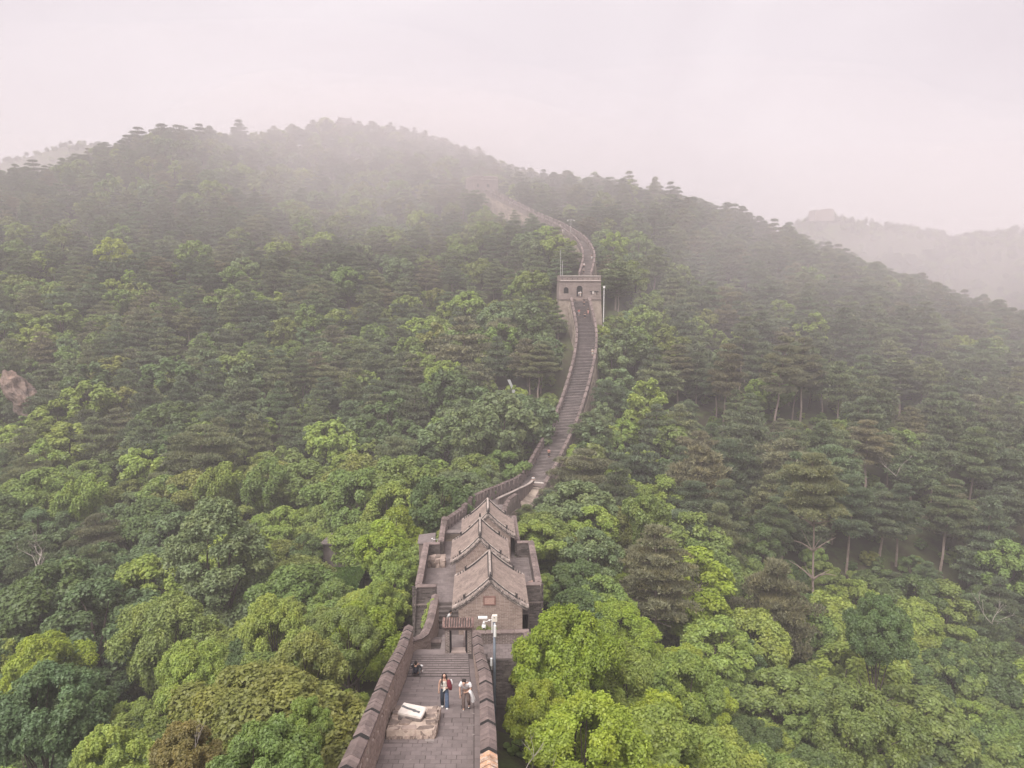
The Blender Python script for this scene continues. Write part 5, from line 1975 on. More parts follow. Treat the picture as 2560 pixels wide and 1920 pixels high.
def build_wall(P, label, steps=True, split=None, hwid=2.15, mer=1.95, gap=.55, first_w=None, body=7.0):
    root = empty('great_wall', tuple(P[0]))
    org = P[0].copy()
    tag(root, label, 'wall', 'stretches of the old wall climbing the mountain')
    n = len(P)
    seglen = (Vector((P[1].x, P[1].y, 0)) - Vector((P[0].x, P[0].y, 0))).length
    drop = [0.0] * n
    if split:
        for i, p in enumerate(P):
            d = proj(p)[2]
            if split[0] < d < split[1]:
                drop[i] = min((split[1] - d) * .30, 3.2) * min(1, (d - split[0]) / 4)
    HW = [hwid] * n
    if first_w:
        for i in range(n):
            f = min(1, i * seglen / 14)
            HW[i] = first_w + (hwid - first_w) * f
    HF = lambda i: .62 + .38 * min(1, max(0, (i * seglen - 12) / 8)) if first_w else 1.0
    # body
    bodym, face = MB(), MB()
    for i in range(0, n - 1, 2):
        j = min(i + 2, n - 1)
        if i == j: break
        ni, nj = normal_at(P, i)[0], normal_at(P, j)[0]
        a, b = P[i] - org, P[j] - org
        q = []
        for (pt, nn, w, dz) in ((a, -ni, HW[i] + .45, -drop[i]), (b, -nj, HW[j] + .45, -drop[j]), (b, nj, HW[j] + .45, 0), (a, ni, HW[i] + .45, 0)):
            q.append((pt + nn * w, dz, nn))
        lo = [tuple(p + nn * .8 + Vector((0, 0, -body))) for p, dz, nn in q]
        hi = [tuple(p + Vector((0, 0, -.12 + dz))) for p, dz, nn in q]
        bodym.hexa(lo + hi, 0, random.random())
    bodym.build('wall_body', M['stone_wall'], root)
    # facing courses on both flanks: real stones, proud of the body
    for sgn in (1, -1):
        i = 0
        while i < n - 3:
            j = min(i + 2, n - 1)
            for c in range(7):
                z1 = -.15 - c * .42
                z0 = z1 - .40
                ni, nj = normal_at(P, i)[0] * sgn, normal_at(P, j)[0] * sgn
                dzi = -drop[i] if sgn < 0 else 0
                dzj = -drop[j] if sgn < 0 else 0
                def pt(k, nn, f, z, out, dz):
                    p = P[k] - org
                    return p + nn * (HW[k] + .45 + out + .8 * (-z / body)) + Vector((0, 0, z + dz))
                pr = random.uniform(.02, .07)
                va = [pt(i, ni, 0, z0, 0, dzi), pt(j, nj, 0, z0, 0, dzj), pt(j, nj, 0, z0, pr, dzj), pt(i, ni, 0, z0, pr, dzi),
                      pt(i, ni, 0, z1, 0, dzi), pt(j, nj, 0, z1, 0, dzj), pt(j, nj, 0, z1, pr, dzj), pt(i, ni, 0, z1, pr, dzi)]
                # shrink lengthwise for the joint
                c0 = sum(va, Vector()) / 8
                va = [v.lerp(c0, .02) for v in va]
                face.hexa([tuple(v) for v in va])
            i += 2
    o = face.build('facing_stones', M['stone_wall'], root); o['kind'] = 'stuff'
    # steps or paving
    count = 0
    if steps:
        for i in range(0, n - 1):
            j = i + 1
            ni, nj = normal_at(P, i)[0], normal_at(P, j)[0]
            up = P[j].z > P[i].z
            z = max(P[i].z, P[j].z) - org.z
            for part in (0, 1):
                if part == 1 and drop[i] < .15 and drop[j] < .15: break
                lo_, hi_ = -1.0, 1.0
                zz = z
                if drop[i] >= .15 or drop[j] >= .15:
                    if part == 0: lo_, hi_ = .12, 1.0
                    else:
                        lo_, hi_ = -1.0, .02
                        zz = z - max(drop[i], drop[j]) if drop[i] > drop[j] else z - drop[i]
                a, b = P[i] - org, P[j] - org
                m1 = MB()
                q = [a + ni * HW[i] * lo_, a + ni * HW[i] * hi_, b + nj * HW[j] * hi_, b + nj * HW[j] * lo_]
                q = [q[0], q[3], q[2], q[1]]
                q = [Vector((v.x, v.y, 0)) for v in q]
                # nosing proud of the riser
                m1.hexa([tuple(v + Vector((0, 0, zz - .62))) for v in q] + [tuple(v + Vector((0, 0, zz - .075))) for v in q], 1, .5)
                front = (P[i] - P[j]); front.z = 0; front.normalize()
                if not up: front = -front
                q2 = [v + front * .05 if ((k in (0, 3)) == up) else v for k, v in enumerate(q)]
                m1.hexa([tuple(v + Vector((0, 0, zz - .07))) for v in q2] + [tuple(v + Vector((0, 0, zz + random.uniform(-.01, .01)))) for v in q2], 0, random.random())
                o = m1.build('step', [M['step'], M['step_shaded']], root)
                count += 1
    else:
        m1 = MB()
        for i in range(0, n - 1):
            j = i + 1
            ni, nj = normal_at(P, i)[0], normal_at(P, j)[0]
            a, b = P[i] - org, P[j] - org
            q = [a - ni * HW[i], b - nj * HW[j], b + nj * HW[j], a + ni * HW[i]]
            zz = max(a.z, b.z)
            m1.hexa([(v.x, v.y, zz - .5) for v in q] + [(v.x, v.y, zz) for v in q])
        o = m1.build('steps', M['step'], root); o['kind'] = 'stuff'
    # parapets: low continuous wall and merlons above it
    for sgn in (1, -1):
        lowm = MB()
        s_acc = 0.0
        i = 0
        while i < n - 1:
            j = i + 1
            ni, nj = normal_at(P, i)[0] * sgn, normal_at(P, j)[0] * sgn
            dz0 = -drop[i] if sgn < 0 else 0
            dz1 = -drop[j] if sgn < 0 else 0
            a, b = P[i] - org, P[j] - org
            def ring(p, nn, w, z0, z1, dz):
                return [p + nn * w + Vector((0, 0, z0 + dz)), p + nn * (w + .42) + Vector((0, 0, z0 + dz)), p + nn * (w + .42) + Vector((0, 0, z1 + dz)), p + nn * w + Vector((0, 0, z1 + dz))]
            r0, r1 = ring(a, ni, HW[i], -.8, .95 * HF(i), dz0), ring(b, nj, HW[j], -.8, .95 * HF(j), dz1)
            lowm.hexa([tuple(r0[0]), tuple(r1[0]), tuple(r1[1]), tuple(r0[1]), tuple(r0[3]), tuple(r1[3]), tuple(r1[2]), tuple(r0[2])], 0, .5)
            i += 1
        lowm.build('parapet', M['brick'], root)
        k = int(round(mer / seglen)); g = max(1, int(round(gap / seglen)))
        i = 1
        while i + k < n:
            j = i + k
            ni = normal_at(P, (i + j) // 2)[0] * sgn
            m1 = MB()
            wa, wb = HW[i], HW[j]
            da = -drop[i] if sgn < 0 else 0
            db = -drop[j] if sgn < 0 else 0
            a, b = P[i] - org, P[j] - org
            z0, z1 = .952 * HF(j), 1.75 * HF(i)
            A = [a + ni * (wa - .01), a + ni * (wa + .43)]
            B = [b + ni * (wb - .01), b + ni * (wb + .43)]
            up = lambda v, z, d_: tuple(v + Vector((0, 0, z + d_)))
            m1.hexa([up(A[0], z0, da), up(B[0], z0, db), up(B[1], z0, db), up(A[1], z0, da), up(A[0], z1, da), up(B[0], z1, db), up(B[1], z1, db), up(A[1], z1, da)], 0)
            A2 = [a + ni * (wa - .08), a + ni * (wa + .50), a + ni * (wa + .21)]
            B2 = [b + ni * (wb - .08), b + ni * (wb + .50), b + ni * (wb + .21)]
            vs = [up(A2[0], z1, da), up(A2[1], z1, da), up(A2[1], z1 + .09, da), up(A2[2], z1 + .26, da), up(A2[0], z1 + .09, da),
                  up(B2[0], z1, db), up(B2[1], z1, db), up(B2[1], z1 + .09, db), up(B2[2], z1 + .26, db), up(B2[0], z1 + .09, db)]
            m1.add(vs, [(0, 1, 2, 3, 4), (9, 8, 7, 6, 5)] + [(q, (q + 1) % 5, (q + 1) % 5 + 5, q + 5) for q in range(5)], 1)
            # loophole seen from the walkway, and the darker sill below the crenel
            mid = (a + b) / 2
            f = (b - a).normalized()
            c = mid + ni * ((wa + wb) / 2 - .035) + Vector((0, 0, (da + db) / 2 + .30))
            m1.hexa([tuple(c + f * x + Vector((0, 0, z)) + ni * y) for z in (-.13, .13) for (x, y) in ((-.12, 0), (.12, 0), (.12, .03), (-.12, .03))], 2)
            m1.build('merlon', [M['brick'], M['coping'], M['dark_void']], root)
            i = j + g
    return root, drop


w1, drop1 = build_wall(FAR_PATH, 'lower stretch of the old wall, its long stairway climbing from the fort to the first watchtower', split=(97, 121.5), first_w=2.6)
w2, _ = build_wall(FAR_PATH2, 'upper stretch of the old wall bending left up to the second watchtower in the mist', steps=False, hwid=1.45, mer=2.4, gap=.8, body=5.5)
# inner wall between the two stairs
seg = [i for i, p in enumerate(FAR_PATH) if drop1[i] > .05]
top = [FAR_PATH[i] + normal_at(FAR_PATH, i)[0] * .1 + Vector((0, 0, 1.0)) for i in seg]
iw = path_wall(top, 'sloping inner wall with pale coping between the two parallel stairs', thick=.35, down=4.4, cap=1.5, brick='brick', faces=(False, True), mort='brick')
for o in list(iw.children):
    if o.name.startswith('coping_stone'):
        o.data.materials[0] = M['ridge_pale']
# cross wall with white slab at its head
e = FAR_PATH[seg[-1]]
ne, de = normal_at(FAR_PATH, seg[-1])
mb = MB()
for (w0, w1_, z, m_) in ((-1.95, .0, .55, 0), (-1.95, -.35, .66, 1), (-.3, .0, .66, 1)):
    c = [e + ne * w0, e + ne * w1_, e + ne * w1_ + de * .4, e + ne * w0 + de * .4]
    mb.hexa([tuple(v + Vector((0, 0, -2.5 if m_ == 0 else .555))) for v in c] + [tuple(v + Vector((0, 0, z))) for v in c], m_)
o = mb.build('cross_wall', [M['brick'], M['white_stone']])
tag(o, 'low cross wall topped by a white slab where the two stairs meet', 'wall')


# ---------------------------------------------------------------- watchtowers
def arch_poly(cx, z0, w, h, n=8):
    p = [(cx - w / 2, z0), (cx + w / 2, z0)]
    zc = z0 + h - w / 2
    for k in range(n + 1):
        a = math.pi * k / n
        p.append((cx + w / 2 * math.cos(a), zc + w / 2 * math.sin(a)))
    return p


def watchtower(px, py, d, yaw, W, Dp, H, base_h, openings, label, par=1.3, side_open=()):
    c = at(px, py, d)
    r = empty('watchtower', tuple(c), yaw)
    tag(r, label, 'watchtower', 'watchtowers on the old wall')
    hw = W / 2
    mb = MB()
    batter(mb, -hw, hw, .62, Dp, -.3, H, .035)
    batter(mb, -hw - .12, hw + .12, -.05, Dp + .1, -base_h, -.3, .06, 1)
    mb.build('body', [M['tower_brick'], M['stone_wall']], r)
    # front leaf with real openings: strips between the arches
    mb = MB()
    xs = [-hw]
    for cx, z0, w, h in openings: xs += [cx - w / 2, cx + w / 2]
    xs.append(hw)
    y0, y1 = .0, .36
    bt_ = lambda z: (H - z) * .035
    for a, b in zip(xs[::2], xs[1::2]):
        if b - a < .02: continue
        l0 = a - (bt_(-.3) if a == -hw else 0); r0 = b + (bt_(-.3) if b == hw else 0)
        mb.hexa([(l0, y0 - bt_(-.3) * .4, -.3), (r0, y0 - bt_(-.3) * .4, -.3), (r0, y1, -.3), (l0, y1, -.3), (a, y0, H), (b, y0, H), (b, y1, H), (a, y1, H)])
    for cx, z0, w, h in openings:
        if z0 > -.29: mb.box(cx - w / 2, cx + w / 2, y0 - .05, y1, -.3, z0)
        n = 8
        zc = z0 + h - w / 2
        for k in range(n):
            a0, a1 = math.pi * k / n, math.pi * (k + 1) / n
            p0, p1 = (cx + w / 2 * math.cos(a0), zc + w / 2 * math.sin(a0)), (cx + w / 2 * math.cos(a1), zc + w / 2 * math.sin(a1))
            mb.add([(p0[0], y0, p0[1]), (p1[0], y0, p1[1]), (p1[0], y0, H), (p0[0], y0, H), (p0[0], y1, p0[1]), (p1[0], y1, p1[1]), (p1[0], y1, H), (p0[0], y1, H)],
                   [(0, 1, 2, 3), (4, 7, 6, 5), (0, 4, 5, 1)])
    front = mb.build('front_wall', M['tower_brick'], r)
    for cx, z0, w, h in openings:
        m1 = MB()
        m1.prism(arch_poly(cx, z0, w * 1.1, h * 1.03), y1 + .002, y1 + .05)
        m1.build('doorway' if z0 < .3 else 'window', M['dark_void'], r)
        m1 = MB()          # voussoir ring
        n = 8; zc = z0 + h - w / 2
        for k in range(n):
            a0, a1 = math.pi * (k + .05) / n, math.pi * (k + .95) / n
            q = []
            for yy in (-.04, -.002):
                for (a_, rr) in ((a0, w / 2), (a1, w / 2), (a1, w / 2 + .28), (a0, w / 2 + .28)):
                    q.append((cx + rr * math.cos(a_), yy, zc + rr * math.sin(a_)))
            m1.hexa(q)
        m1.build('arch', M['tower_brick'], r)
    # brick courses as thin proud lines
    mb = MB()
    z = .2
    while z < H - .3:
        for a, b in zip(xs[::2], xs[1::2]):
            s = a + random.uniform(0, .5)
            while s < b - .3:
                e_ = min(s + random.uniform(.5, 1.4), b)
                mb.box(s, e_, -.03 - bt_(z) * .4, .0, z, z + .16)
                s = e_ + random.uniform(.1, .9)
        z += .30
    o = mb.build('brick_courses', M['tower_brick'], r); o['kind'] = 'stuff'
    # string courses
    mb = MB()
    mb.box(-hw - .12, hw + .12, -.12, Dp + .12, H + .002, H + .12); mb.box(-hw - .2, hw + .2, -.2, Dp + .2, H + .123, H + .26)
    x = -hw
    while x < hw:
        mb.box(x, x + .14, -.16, -.005, H - .16, H)
        x += .32
    mb.build('cornice', M['coping'], r)
    mb = MB(); mb.box(-hw - .22, hw + .22, -.3, Dp + .2, -.42, -.28); mb.build('base_course', M['coping'], r)
    # parapet with holes and coping rails
    mb = MB()
    zb = H + .262
    for (x0, x1, ya, yb_) in ((-hw, hw, 0, .4), (-hw, hw, Dp - .4, Dp), (-hw, -hw + .4, .402, Dp - .402), (hw - .4, hw, .402, Dp - .402)):
        mb.box(x0, x1, ya, yb_, zb, zb + par)
    pm = mb.build('parapet', M['tower_brick'], r)
    mb = MB()
    n = 8
    for k in range(n):
        x = -hw + W * (k + .5) / n
        mb.box(x - .10, x + .10, -.012, .02, zb + .35, zb + .62)
    mb.build('drain_holes', M['dark_void'], pm)
    for zz in (zb + .02, zb + par - .06):
        m1 = MB()
        m1.tube([(-hw + .1, -.14, zz), (hw - .1, -.14, zz)], .085, 6)
        m1.build('rail', M['white_stone'], r)
    k = 0
    x = -hw
    while x < hw - .5:
        m1 = MB(); m1.box(x + .02, x + 1.1, -.05, .45, zb + par + .002, zb + par + .10); m1.build('coping_stone', M['coping'], r)
        x += 1.16
    return r


t2 = watchtower(1450, 745, 197, 0.0, 11.1, 10.5, 4.35, 9, [(-3.75, 1.2, 1.3, 1.7), (-.15, .4, 1.6, 2.9)], 'square brick watchtower with two arched openings at the head of the long stairway')
mb = MB(); mb.box(2.6, 4.9, -.14, -.02, 1.6, 1.85); mb.box(2.9, 3.1, -.13, -.02, .9, 1.6); mb.box(4.4, 4.6, -.13, -.02, .9, 1.6); mb.build('sign_frame', M['dark_void'], t2)
mb = MB(); mb.box(3.25, 3.75, -.24, -.15, 1.15, 1.78); mb.build('sign', M['white_stone'], t2)
# pale stepped landing in front of the door
c2 = at(1450, 745, 197)
mb = MB()
for k in range(7):
    mb.box(c2.x - 1.25, c2.x + .65, c2.y - 4.2 + k * .55, c2.y - .32, c2.z - 5, c2.z - 2.2 + k * .37)
o = mb.build('landing_steps', M['stone_tan']); tag(o, 'pale tan steps leading into the doorway of the nearer watchtower', 'steps')
t3 = watchtower(1215, 474, 297, R(24), 10.6, 9.5, 3.7, 8, [(-3.5, .9, .95, 1.35), (0.9, .9, 1.15, 1.5)], 'square watchtower half lost in the mist at the top of the bending wall')

# summit hall
c = at(866, 318, 386)
r = empty('summit_hall', tuple(c), R(28))
tag(r, 'faint temple-like hall with an upswept roof on the misty summit', 'hall')
mb = MB(); batter(mb, -8, 10, -3, 9, -10, -.2, .05); mb.build('platform', M['tower_brick'], r)
mb = MB()
for (x0, x1, y0, y1) in ((-8, 10, -3, -2.5), (9.5, 10, -2.5, 9), (-8, -7.5, -2.5, 9)): mb.box(x0, x1, y0, y1, -.198, 1.0)
mb.build('parapet', M['tower_brick'], r)
mb = MB(); mb.box(-3.6, 3.6, 0, 5, -.2, 2.2); mb.build('wall', M['plaque_frame'], r)
for k in range(5):
    m1 = MB(); m1.tube([(-3.9 + k * 1.95, -.6, -.2), (-3.9 + k * 1.95, -.6, 2.2)], .16, 8); m1.build('column', M['red'], r)
mb = MB()
prof = [(0, 4.9), (.18, 4.2), (.45, 3.3), (.75, 2.55), (1.0, 2.15)]
for (t0, z0), (t1, z1) in zip(prof[:-1], prof[1:]):
    for sg in (-1, 1):
        w0, w1_ = 3.4 + 1.9 * t0, 3.4 + 1.9 * t1
        mb.hexa([(-w0, 2.5 + sg * 3.6 * t0, z0 - .2), (w0, 2.5 + sg * 3.6 * t0, z0 - .2), (w1_, 2.5 + sg * 3.6 * t1, z1 - .2), (-w1_, 2.5 + sg * 3.6 * t1, z1 - .2),
                 (-w0, 2.5 + sg * 3.6 * t0, z0), (w0, 2.5 + sg * 3.6 * t0, z0), (w1_, 2.5 + sg * 3.6 * t1, z1), (-w1_, 2.5 + sg * 3.6 * t1, z1)])
mb.hexa([(-5.2, -1.0, 2.0), (5.2, -1.0, 2.0), (5.2, 6.0, 2.0), (-5.2, 6.0, 2.0), (-3.4, 2.3, 4.6), (3.4, 2.3, 4.6), (3.4, 2.7, 4.6), (-3.4, 2.7, 4.6)])
rf = mb.build('roof', M['ridge_dark'], r)
mb = MB(); mb.box(-3.4, 3.4, 2.35, 2.65, 4.88, 5.15); mb.build('ridge', M['ridge_dark'], rf)
for sx in (-1, 1):
    m1 = MB(); m1.hexa([(sx * 3.4 - .3, 2.3, 5.1), (sx * 3.4 + .3, 2.3, 5.1), (sx * 3.4 + .3, 2.7, 5.1), (sx * 3.4 - .3, 2.7, 5.1), (sx * 3.55 - .12, 2.4, 6.0), (sx * 3.55 + .12, 2.4, 6.0), (sx * 3.55 + .12, 2.6, 6.0), (sx * 3.55 - .12, 2.6, 6.0)])
    m1.build('ridge_ornament', M['ridge_dark'], rf)
# ruined tower on the far ridge
c = at(2062, 534, 508)
r = empty('ruined_tower', tuple(c), R(8)); r.scale = (1.05, 1, .62)
tag(r, 'ruined stone watchtower with a broken top on the hazy far ridge', 'watchtower')
mb = MB(); batter(mb, -6.6, 6.6, 0, 9, -8, 3.6, .03); mb.box(-.5, 6.3, .3, 8, 3.602, 5.0); mb.box(2, 4.6, .4, 7, 5.002, 5.6); mb.box(-6.2, -4.6, .3, 6, 3.602, 4.1); mb.build('body', M['tower_brick'], r)


# ---------------------------------------------------------------- poles, signs, hut, clearing
def foot_pole(px, pyt, pyb, d, rad, label, name='lamp_pole', cat='pole', head=None, arm=0):
    b = at(px, pyb, d)
    t = b.z
    while proj(Vector((b.x, b.y, t)))[1] > pyt: t += .05
    H_ = t - b.z
    g = min(ground(b.x, b.y) - b.z, -1)
    r_ = empty(name, tuple(b))
    tag(r_, label, cat)
    m1 = MB(); m1.tube([(0, 0, g - .5), (0, 0, H_)], [rad, rad * .7], 8); m1.build('pole', M['white_metal'], r_)
    if arm:
        m1 = MB(); m1.tube([(-arm * .5, 0, H_ - .1), (arm * .5, 0, H_ - .1)], rad * .6, 6); m1.build('arm', M['white_metal'], r_)
        for sx in (-1, 1):
            m1 = MB(); m1.box(sx * arm * .5 - .14, sx * arm * .5 + .14, -.2, .2, H_ - .45, H_ - .12); m1.build('lamp', M['white_metal'], r_)
    if head:
        m1 = MB(); m1.box(-head, head, -.25, .25, H_ - .5, H_ + .1); m1.build('lamp', M['white_metal'], r_)
    return r_


foot_pole(1509, 716, 786, 193, .13, 'white pole standing right of the nearer watchtower', head=.25)
foot_pole(1401, 625, 692, 201, .05, 'tall thin white mast left of the nearer watchtower', name='antenna_mast', cat='mast')
foot_pole(1405.5, 652, 690, 201.5, .06, 'short white mast beside the tall one', name='antenna_mast', cat='mast')
foot_pole(1427, 549, 575, 244, .06, 'pole with a white cross arm beside the upper wall', arm=2.1)
foot_pole(929, 323, 337, 380, .16, 'lamp post on the skyline right of the summit hall', head=.3, arm=1.2)

# slanted white board and round board in the trees left of the stairway
c = at(1275, 958, 150)
r = empty('slanted_sign', tuple(c))
tag(r, 'pale slanted board with a round board below it among the trees left of the stairway', 'sign')
k = 150 / FPX
mb = MB()
P_ = [(1268, 949), (1276, 949), (1282, 964), (1279, 972)]
P_ = [((a - 1275) * k, (958 - b) * k) for a, b in P_]
mb.add([(x, -.05, z) for x, z in P_] + [(x, .05, z) for x, z in P_], [(0, 1, 2, 3), (7, 6, 5, 4)] + [(i, (i + 1) % 4, (i + 1) % 4 + 4, i + 4) for i in range(4)])
mb.build('board', M['white_board'], r)
mb = MB()
n = 14
cx, cz, rr = (1284 - 1275) * k, (958 - 978) * k, 4 * k
vs = [(cx + rr * math.cos(6.283 * i / n), -.05, cz + rr * math.sin(6.283 * i / n) * (1.0 if math.sin(6.283 * i / n) > -.5 else 1.3)) for i in range(n)]
mb.add(vs + [(x, .05, z) for x, y, z in vs], [tuple(range(n)), tuple(range(2 * n - 1, n - 1, -1))] + [(i, (i + 1) % n, (i + 1) % n + n, i + n) for i in range(n)])
mb.build('disc', M['white_board'], r)
for dx in (0.1, cx):
    mb = MB(); mb.tube([(dx, .12, -6), (dx, .12, .3 if dx < .3 else cz)], .05, 6); mb.build('post', M['bark'], r)

# rock outcrop
c = at(58, 1015, 150)
bm = bmesh.new()
bmesh.ops.create_icosphere(bm, subdivisions=5, radius=1)
for v in bm.verts:
    p = Vector((v.co.x * 1.5, v.co.y * 2.4, v.co.z * 6.2))
    nn = v.co.normalized()
    rd = 1 - abs(noise.noise(p * .55 + Vector((9, 1, 2)))) * 2
    rd2 = 1 - abs(noise.noise(Vector((p.x * 1.9, p.y * 1.9, p.z * .8)))) * 2
    p += nn * (rd * 1.0 + rd2 * .45) + Vector((-p.z * .62, 0, 0))
    v.co = p
me = bpy.data.meshes.new('rock_outcrop'); bm.to_mesh(me); bm.free(); me.materials.append(M['rock'])
o = link('rock_outcrop', me); o.location = c + Vector((0, 1.5, 0))
tag(o, 'bare pinkish rock face breaking through the wood at the left edge', 'rock')

# clearing left of the fort
def patch(name, pts_px, m, label, lift):
    c_ = [at(*p) for p in pts_px]
    n_ = 10
    V, F = [], []
    for i in range(n_ + 1):
        for j in range(n_ + 1):
            a = c_[0].lerp(c_[1], i / n_); b = c_[3].lerp(c_[2], i / n_)
            q = a.lerp(b, j / n_)
            V.append((q.x, q.y, q.z))
    for i in range(n_):
        for j in range(n_):
            k_ = i * (n_ + 1) + j
            F.append((k_, k_ + n_ + 1, k_ + n_ + 2, k_ + 1))
    o_ = link(name, np_mesh(name, V, F, m))
    tag(o_, label, kind='structure')
    return o_


g0 = ground(*at(855, 1432, 80).xy)


def gpt(px, py):
    """foot on the terrain seen at px, py"""
    d_ = 40.0
    while d_ < 420:
        p = at(px, py, d_)
        if p.z < ground(p.x, p.y): break
        d_ += .4
    return (px, py, d_)


# levelled terrace of earth and grass so that the clearing shows between the crowns
def terrace(name, corners, z, m, label, th=3.0):
    mb = MB()
    mb.hexa([(x, y, z - th) for x, y in corners] + [(x, y, z) for x, y in corners])
    o_ = mb.build(name, m)
    tag(o_, label, kind='structure')
    return o_


cc = at(855, 1432, 82)
terrace('lawn', [(cc.x - 1.8, cc.y - 2.5), (cc.x + 2.4, cc.y - 3), (cc.x + 2.0, cc.y + 2), (cc.x - 2.6, cc.y + 2)], cc.z - .3, M['lawn'], 'small green lawn in the clearing left of the fort')
rng = np.random.default_rng(3)
n_ = 5000
gp_ = np.stack([rng.uniform(cc.x - 2.4, cc.x + 2.3, n_), rng.uniform(cc.y - 2.9, cc.y + 2.0, n_), np.full(n_, cc.z - .22)], 1)
gn_ = rng.normal(size=(n_, 3)) * np.array([1, 1, .25])
V_, F_, A_ = quad_leaves(gp_, gn_, rng.uniform(.12, .3, n_), .8, rng.uniform(0, 1, n_))
go_ = link('grass', np_mesh('grass', V_, F_, M['leaf'], attr=A_))
go_['tint'] = [.10, .17, .04]
tag(go_, 'grass growing over the small lawn in the clearing', kind='stuff')
hp = at(868, 1352, 93)
r = empty('grey_shed', tuple(hp), R(-10))
tag(r, 'low grey shed with a flat pale roof half hidden by trees left of the fort', 'shed')
mb = MB(); mb.box(-2.6, 2.6, -1.5, 1.5, -4, 0); mb.build('wall', M['brick_dark'], r)
mb = MB(); mb.box(-2.9, 2.9, -1.8, 1.8, .002, .16); mb.build('roof', M['mortar_dark'], r)


# ---------------------------------------------------------------- dead branches, vine, bush
def dead_branch(base, length, n, seed, label, thick=.03, spread=.9, up=.8):
    random.seed(seed)
    mb = MB()

    def grow(p, d, L, r_, lev):
        q = p
        pts = [p.copy()]
        for _ in range(4):
            d = (d + Vector((random.uniform(-.25, .25), random.uniform(-.25, .25), random.uniform(-.15, .22)))).normalized()
            q = q + d * L / 4
            pts.append(q.copy())
        mb.tube(pts, [r_ * (1 - .17 * i) for i in range(5)], 5)
        if lev > 0:
            for _ in range(3):
                k_ = random.randint(1, 4)
                dd = (d + Vector((random.uniform(-1, 1), random.uniform(-1, 1), random.uniform(-.2, .8))) * spread).normalized()
                grow(pts[k_], dd, L * random.uniform(.4, .65), r_ * .55, lev - 1)
    for _ in range(n):
        grow(Vector((0, 0, 0)), Vector((random.uniform(-1, 1), random.uniform(-.6, .6), up)).normalized(), length, thick, 2)
    o_ = mb.build('dead_branches', M['dead'])
    o_.location = base
    tag(o_, label, 'branches')
    return o_


dead_branch(at(1310, 1935, 26.5), 1.3, 2, 5, 'bare pale twigs sticking up beside the right parapet at the bottom edge', .018, up=.5)
dead_branch(at(100, 1440, 84), 3.2, 3, 8, 'pale dead branches poking out of the trees at the left edge', .07)
dead_branch(at(488, 1868, 27.5), .8, 2, 11, 'small dead twigs in the rusty bush at the bottom left', .015)
dead_branch(at(2240, 1190, 118), 2.5, 2, 14, 'pale dead branch among the pines of the right slope', .06)
dead_branch(at(2480, 1560, 92), 3, 3, 19, 'grey dead tree top at the right edge of the wood', .05)
dead_branch(at(865, 1368, 90), 1.6, 2, 23, 'white forked dead branch above the clearing', .04, up=.2)
random.seed(5)


def leaf_blob(name, spots, leaf, per, tint, label, cat='plant', flat=None):
    global rng
    rng = np.random.default_rng(77)
    P_, N_ = [], []
    for (c_, r_) in spots:
        d_ = rng.normal(size=(per, 3)); d_ /= np.linalg.norm(d_, axis=1, keepdims=True)
        rad = r_ * rng.uniform(.3, 1, per) ** .5
        pp_ = d_ * rad[:, None]
        if flat: pp_ *= np.array(flat)
        P_.append(pp_ + np.array(c_)); N_.append(d_ * .5 + np.array([0, -.2, .6]) + rng.normal(size=(per, 3)) * .3)
    P_, N_ = np.concatenate(P_), np.concatenate(N_)
    V, F, A = quad_leaves(P_, N_, leaf * rng.uniform(.7, 1.3, len(P_)), .8, rng.uniform(0, 1, len(P_)))
    r_ = empty(name, tuple(spots[0][0]))
    V = V - np.array(spots[0][0])
    tag(r_, label, cat)
    o_ = link('foliage', np_mesh(name, V, F, M['leaf'], attr=A), r_)
    o_['tint'] = list(tint)
    m1 = MB()
    b_ = Vector(spots[0][0])
    for (c_, rr_) in spots: m1.tube([(0, 0, -.4), tuple(Vector(c_) - b_)], [.02, .008], 4)
    m1.build('stem', M['bark'], r_)
    return r_


bush = [(tuple(fl(-.75 + i * .32, -.55, .75 + .12 * math.sin(i * 2))), .26) for i in range(4)]
leaf_blob('small_bush', bush, .075, 260, TINT['olive'], 'small yellow-green bush growing on the low wall behind the gateway')
vine = [(tuple(at(px, py, 53.2)), r_) for px, py, r_ in ((1083, 1505, .25), (1078, 1520, .32), (1072, 1533, .38), (1066, 1548, .40), (1062, 1563, .30), (1076, 1512, .25))]
leaf_blob('climbing_vine', vine, .08, 240, TINT['fresh green'], 'climbing plant hanging on the dark face of the left tower')
vine = [(tuple(fl(-4.4, 16 + i * .5, .7 + .5 * math.sin(i))), .3) for i in range(3)]
leaf_blob('climbing_vine', vine, .1, 200, TINT['olive'], 'small reddish-green plant outside the parapet left of the back hall')

# ---------------------------------------------------------------- people
def cloth(name, col, rough=.8):
    m = bpy.data.materials.new(name)
    m.use_nodes = True
    n = m.node_tree
    b = n.nodes['Principled BSDF']
    b.inputs['Roughness'].default_value = rough
    co = n.nodes.new('ShaderNodeTexCoord')
    ns = n.nodes.new('ShaderNodeTexNoise'); ns.inputs['Scale'].default_value = 14
    n.links.new(co.outputs['Object'], ns.inputs['Vector'])
    r = n.nodes.new('ShaderNodeValToRGB')
    r.color_ramp.elements[0].position = .35; r.color_ramp.elements[1].position = .65
    r.color_ramp.elements[0].color = (*[c * .7 for c in col], 1)
    r.color_ramp.elements[1].color = (*col, 1)
    n.links.new(ns.outputs['Fac'], r.inputs['Fac'])
    n.links.new(r.outputs['Color'], b.inputs['Base Color'])
    return m


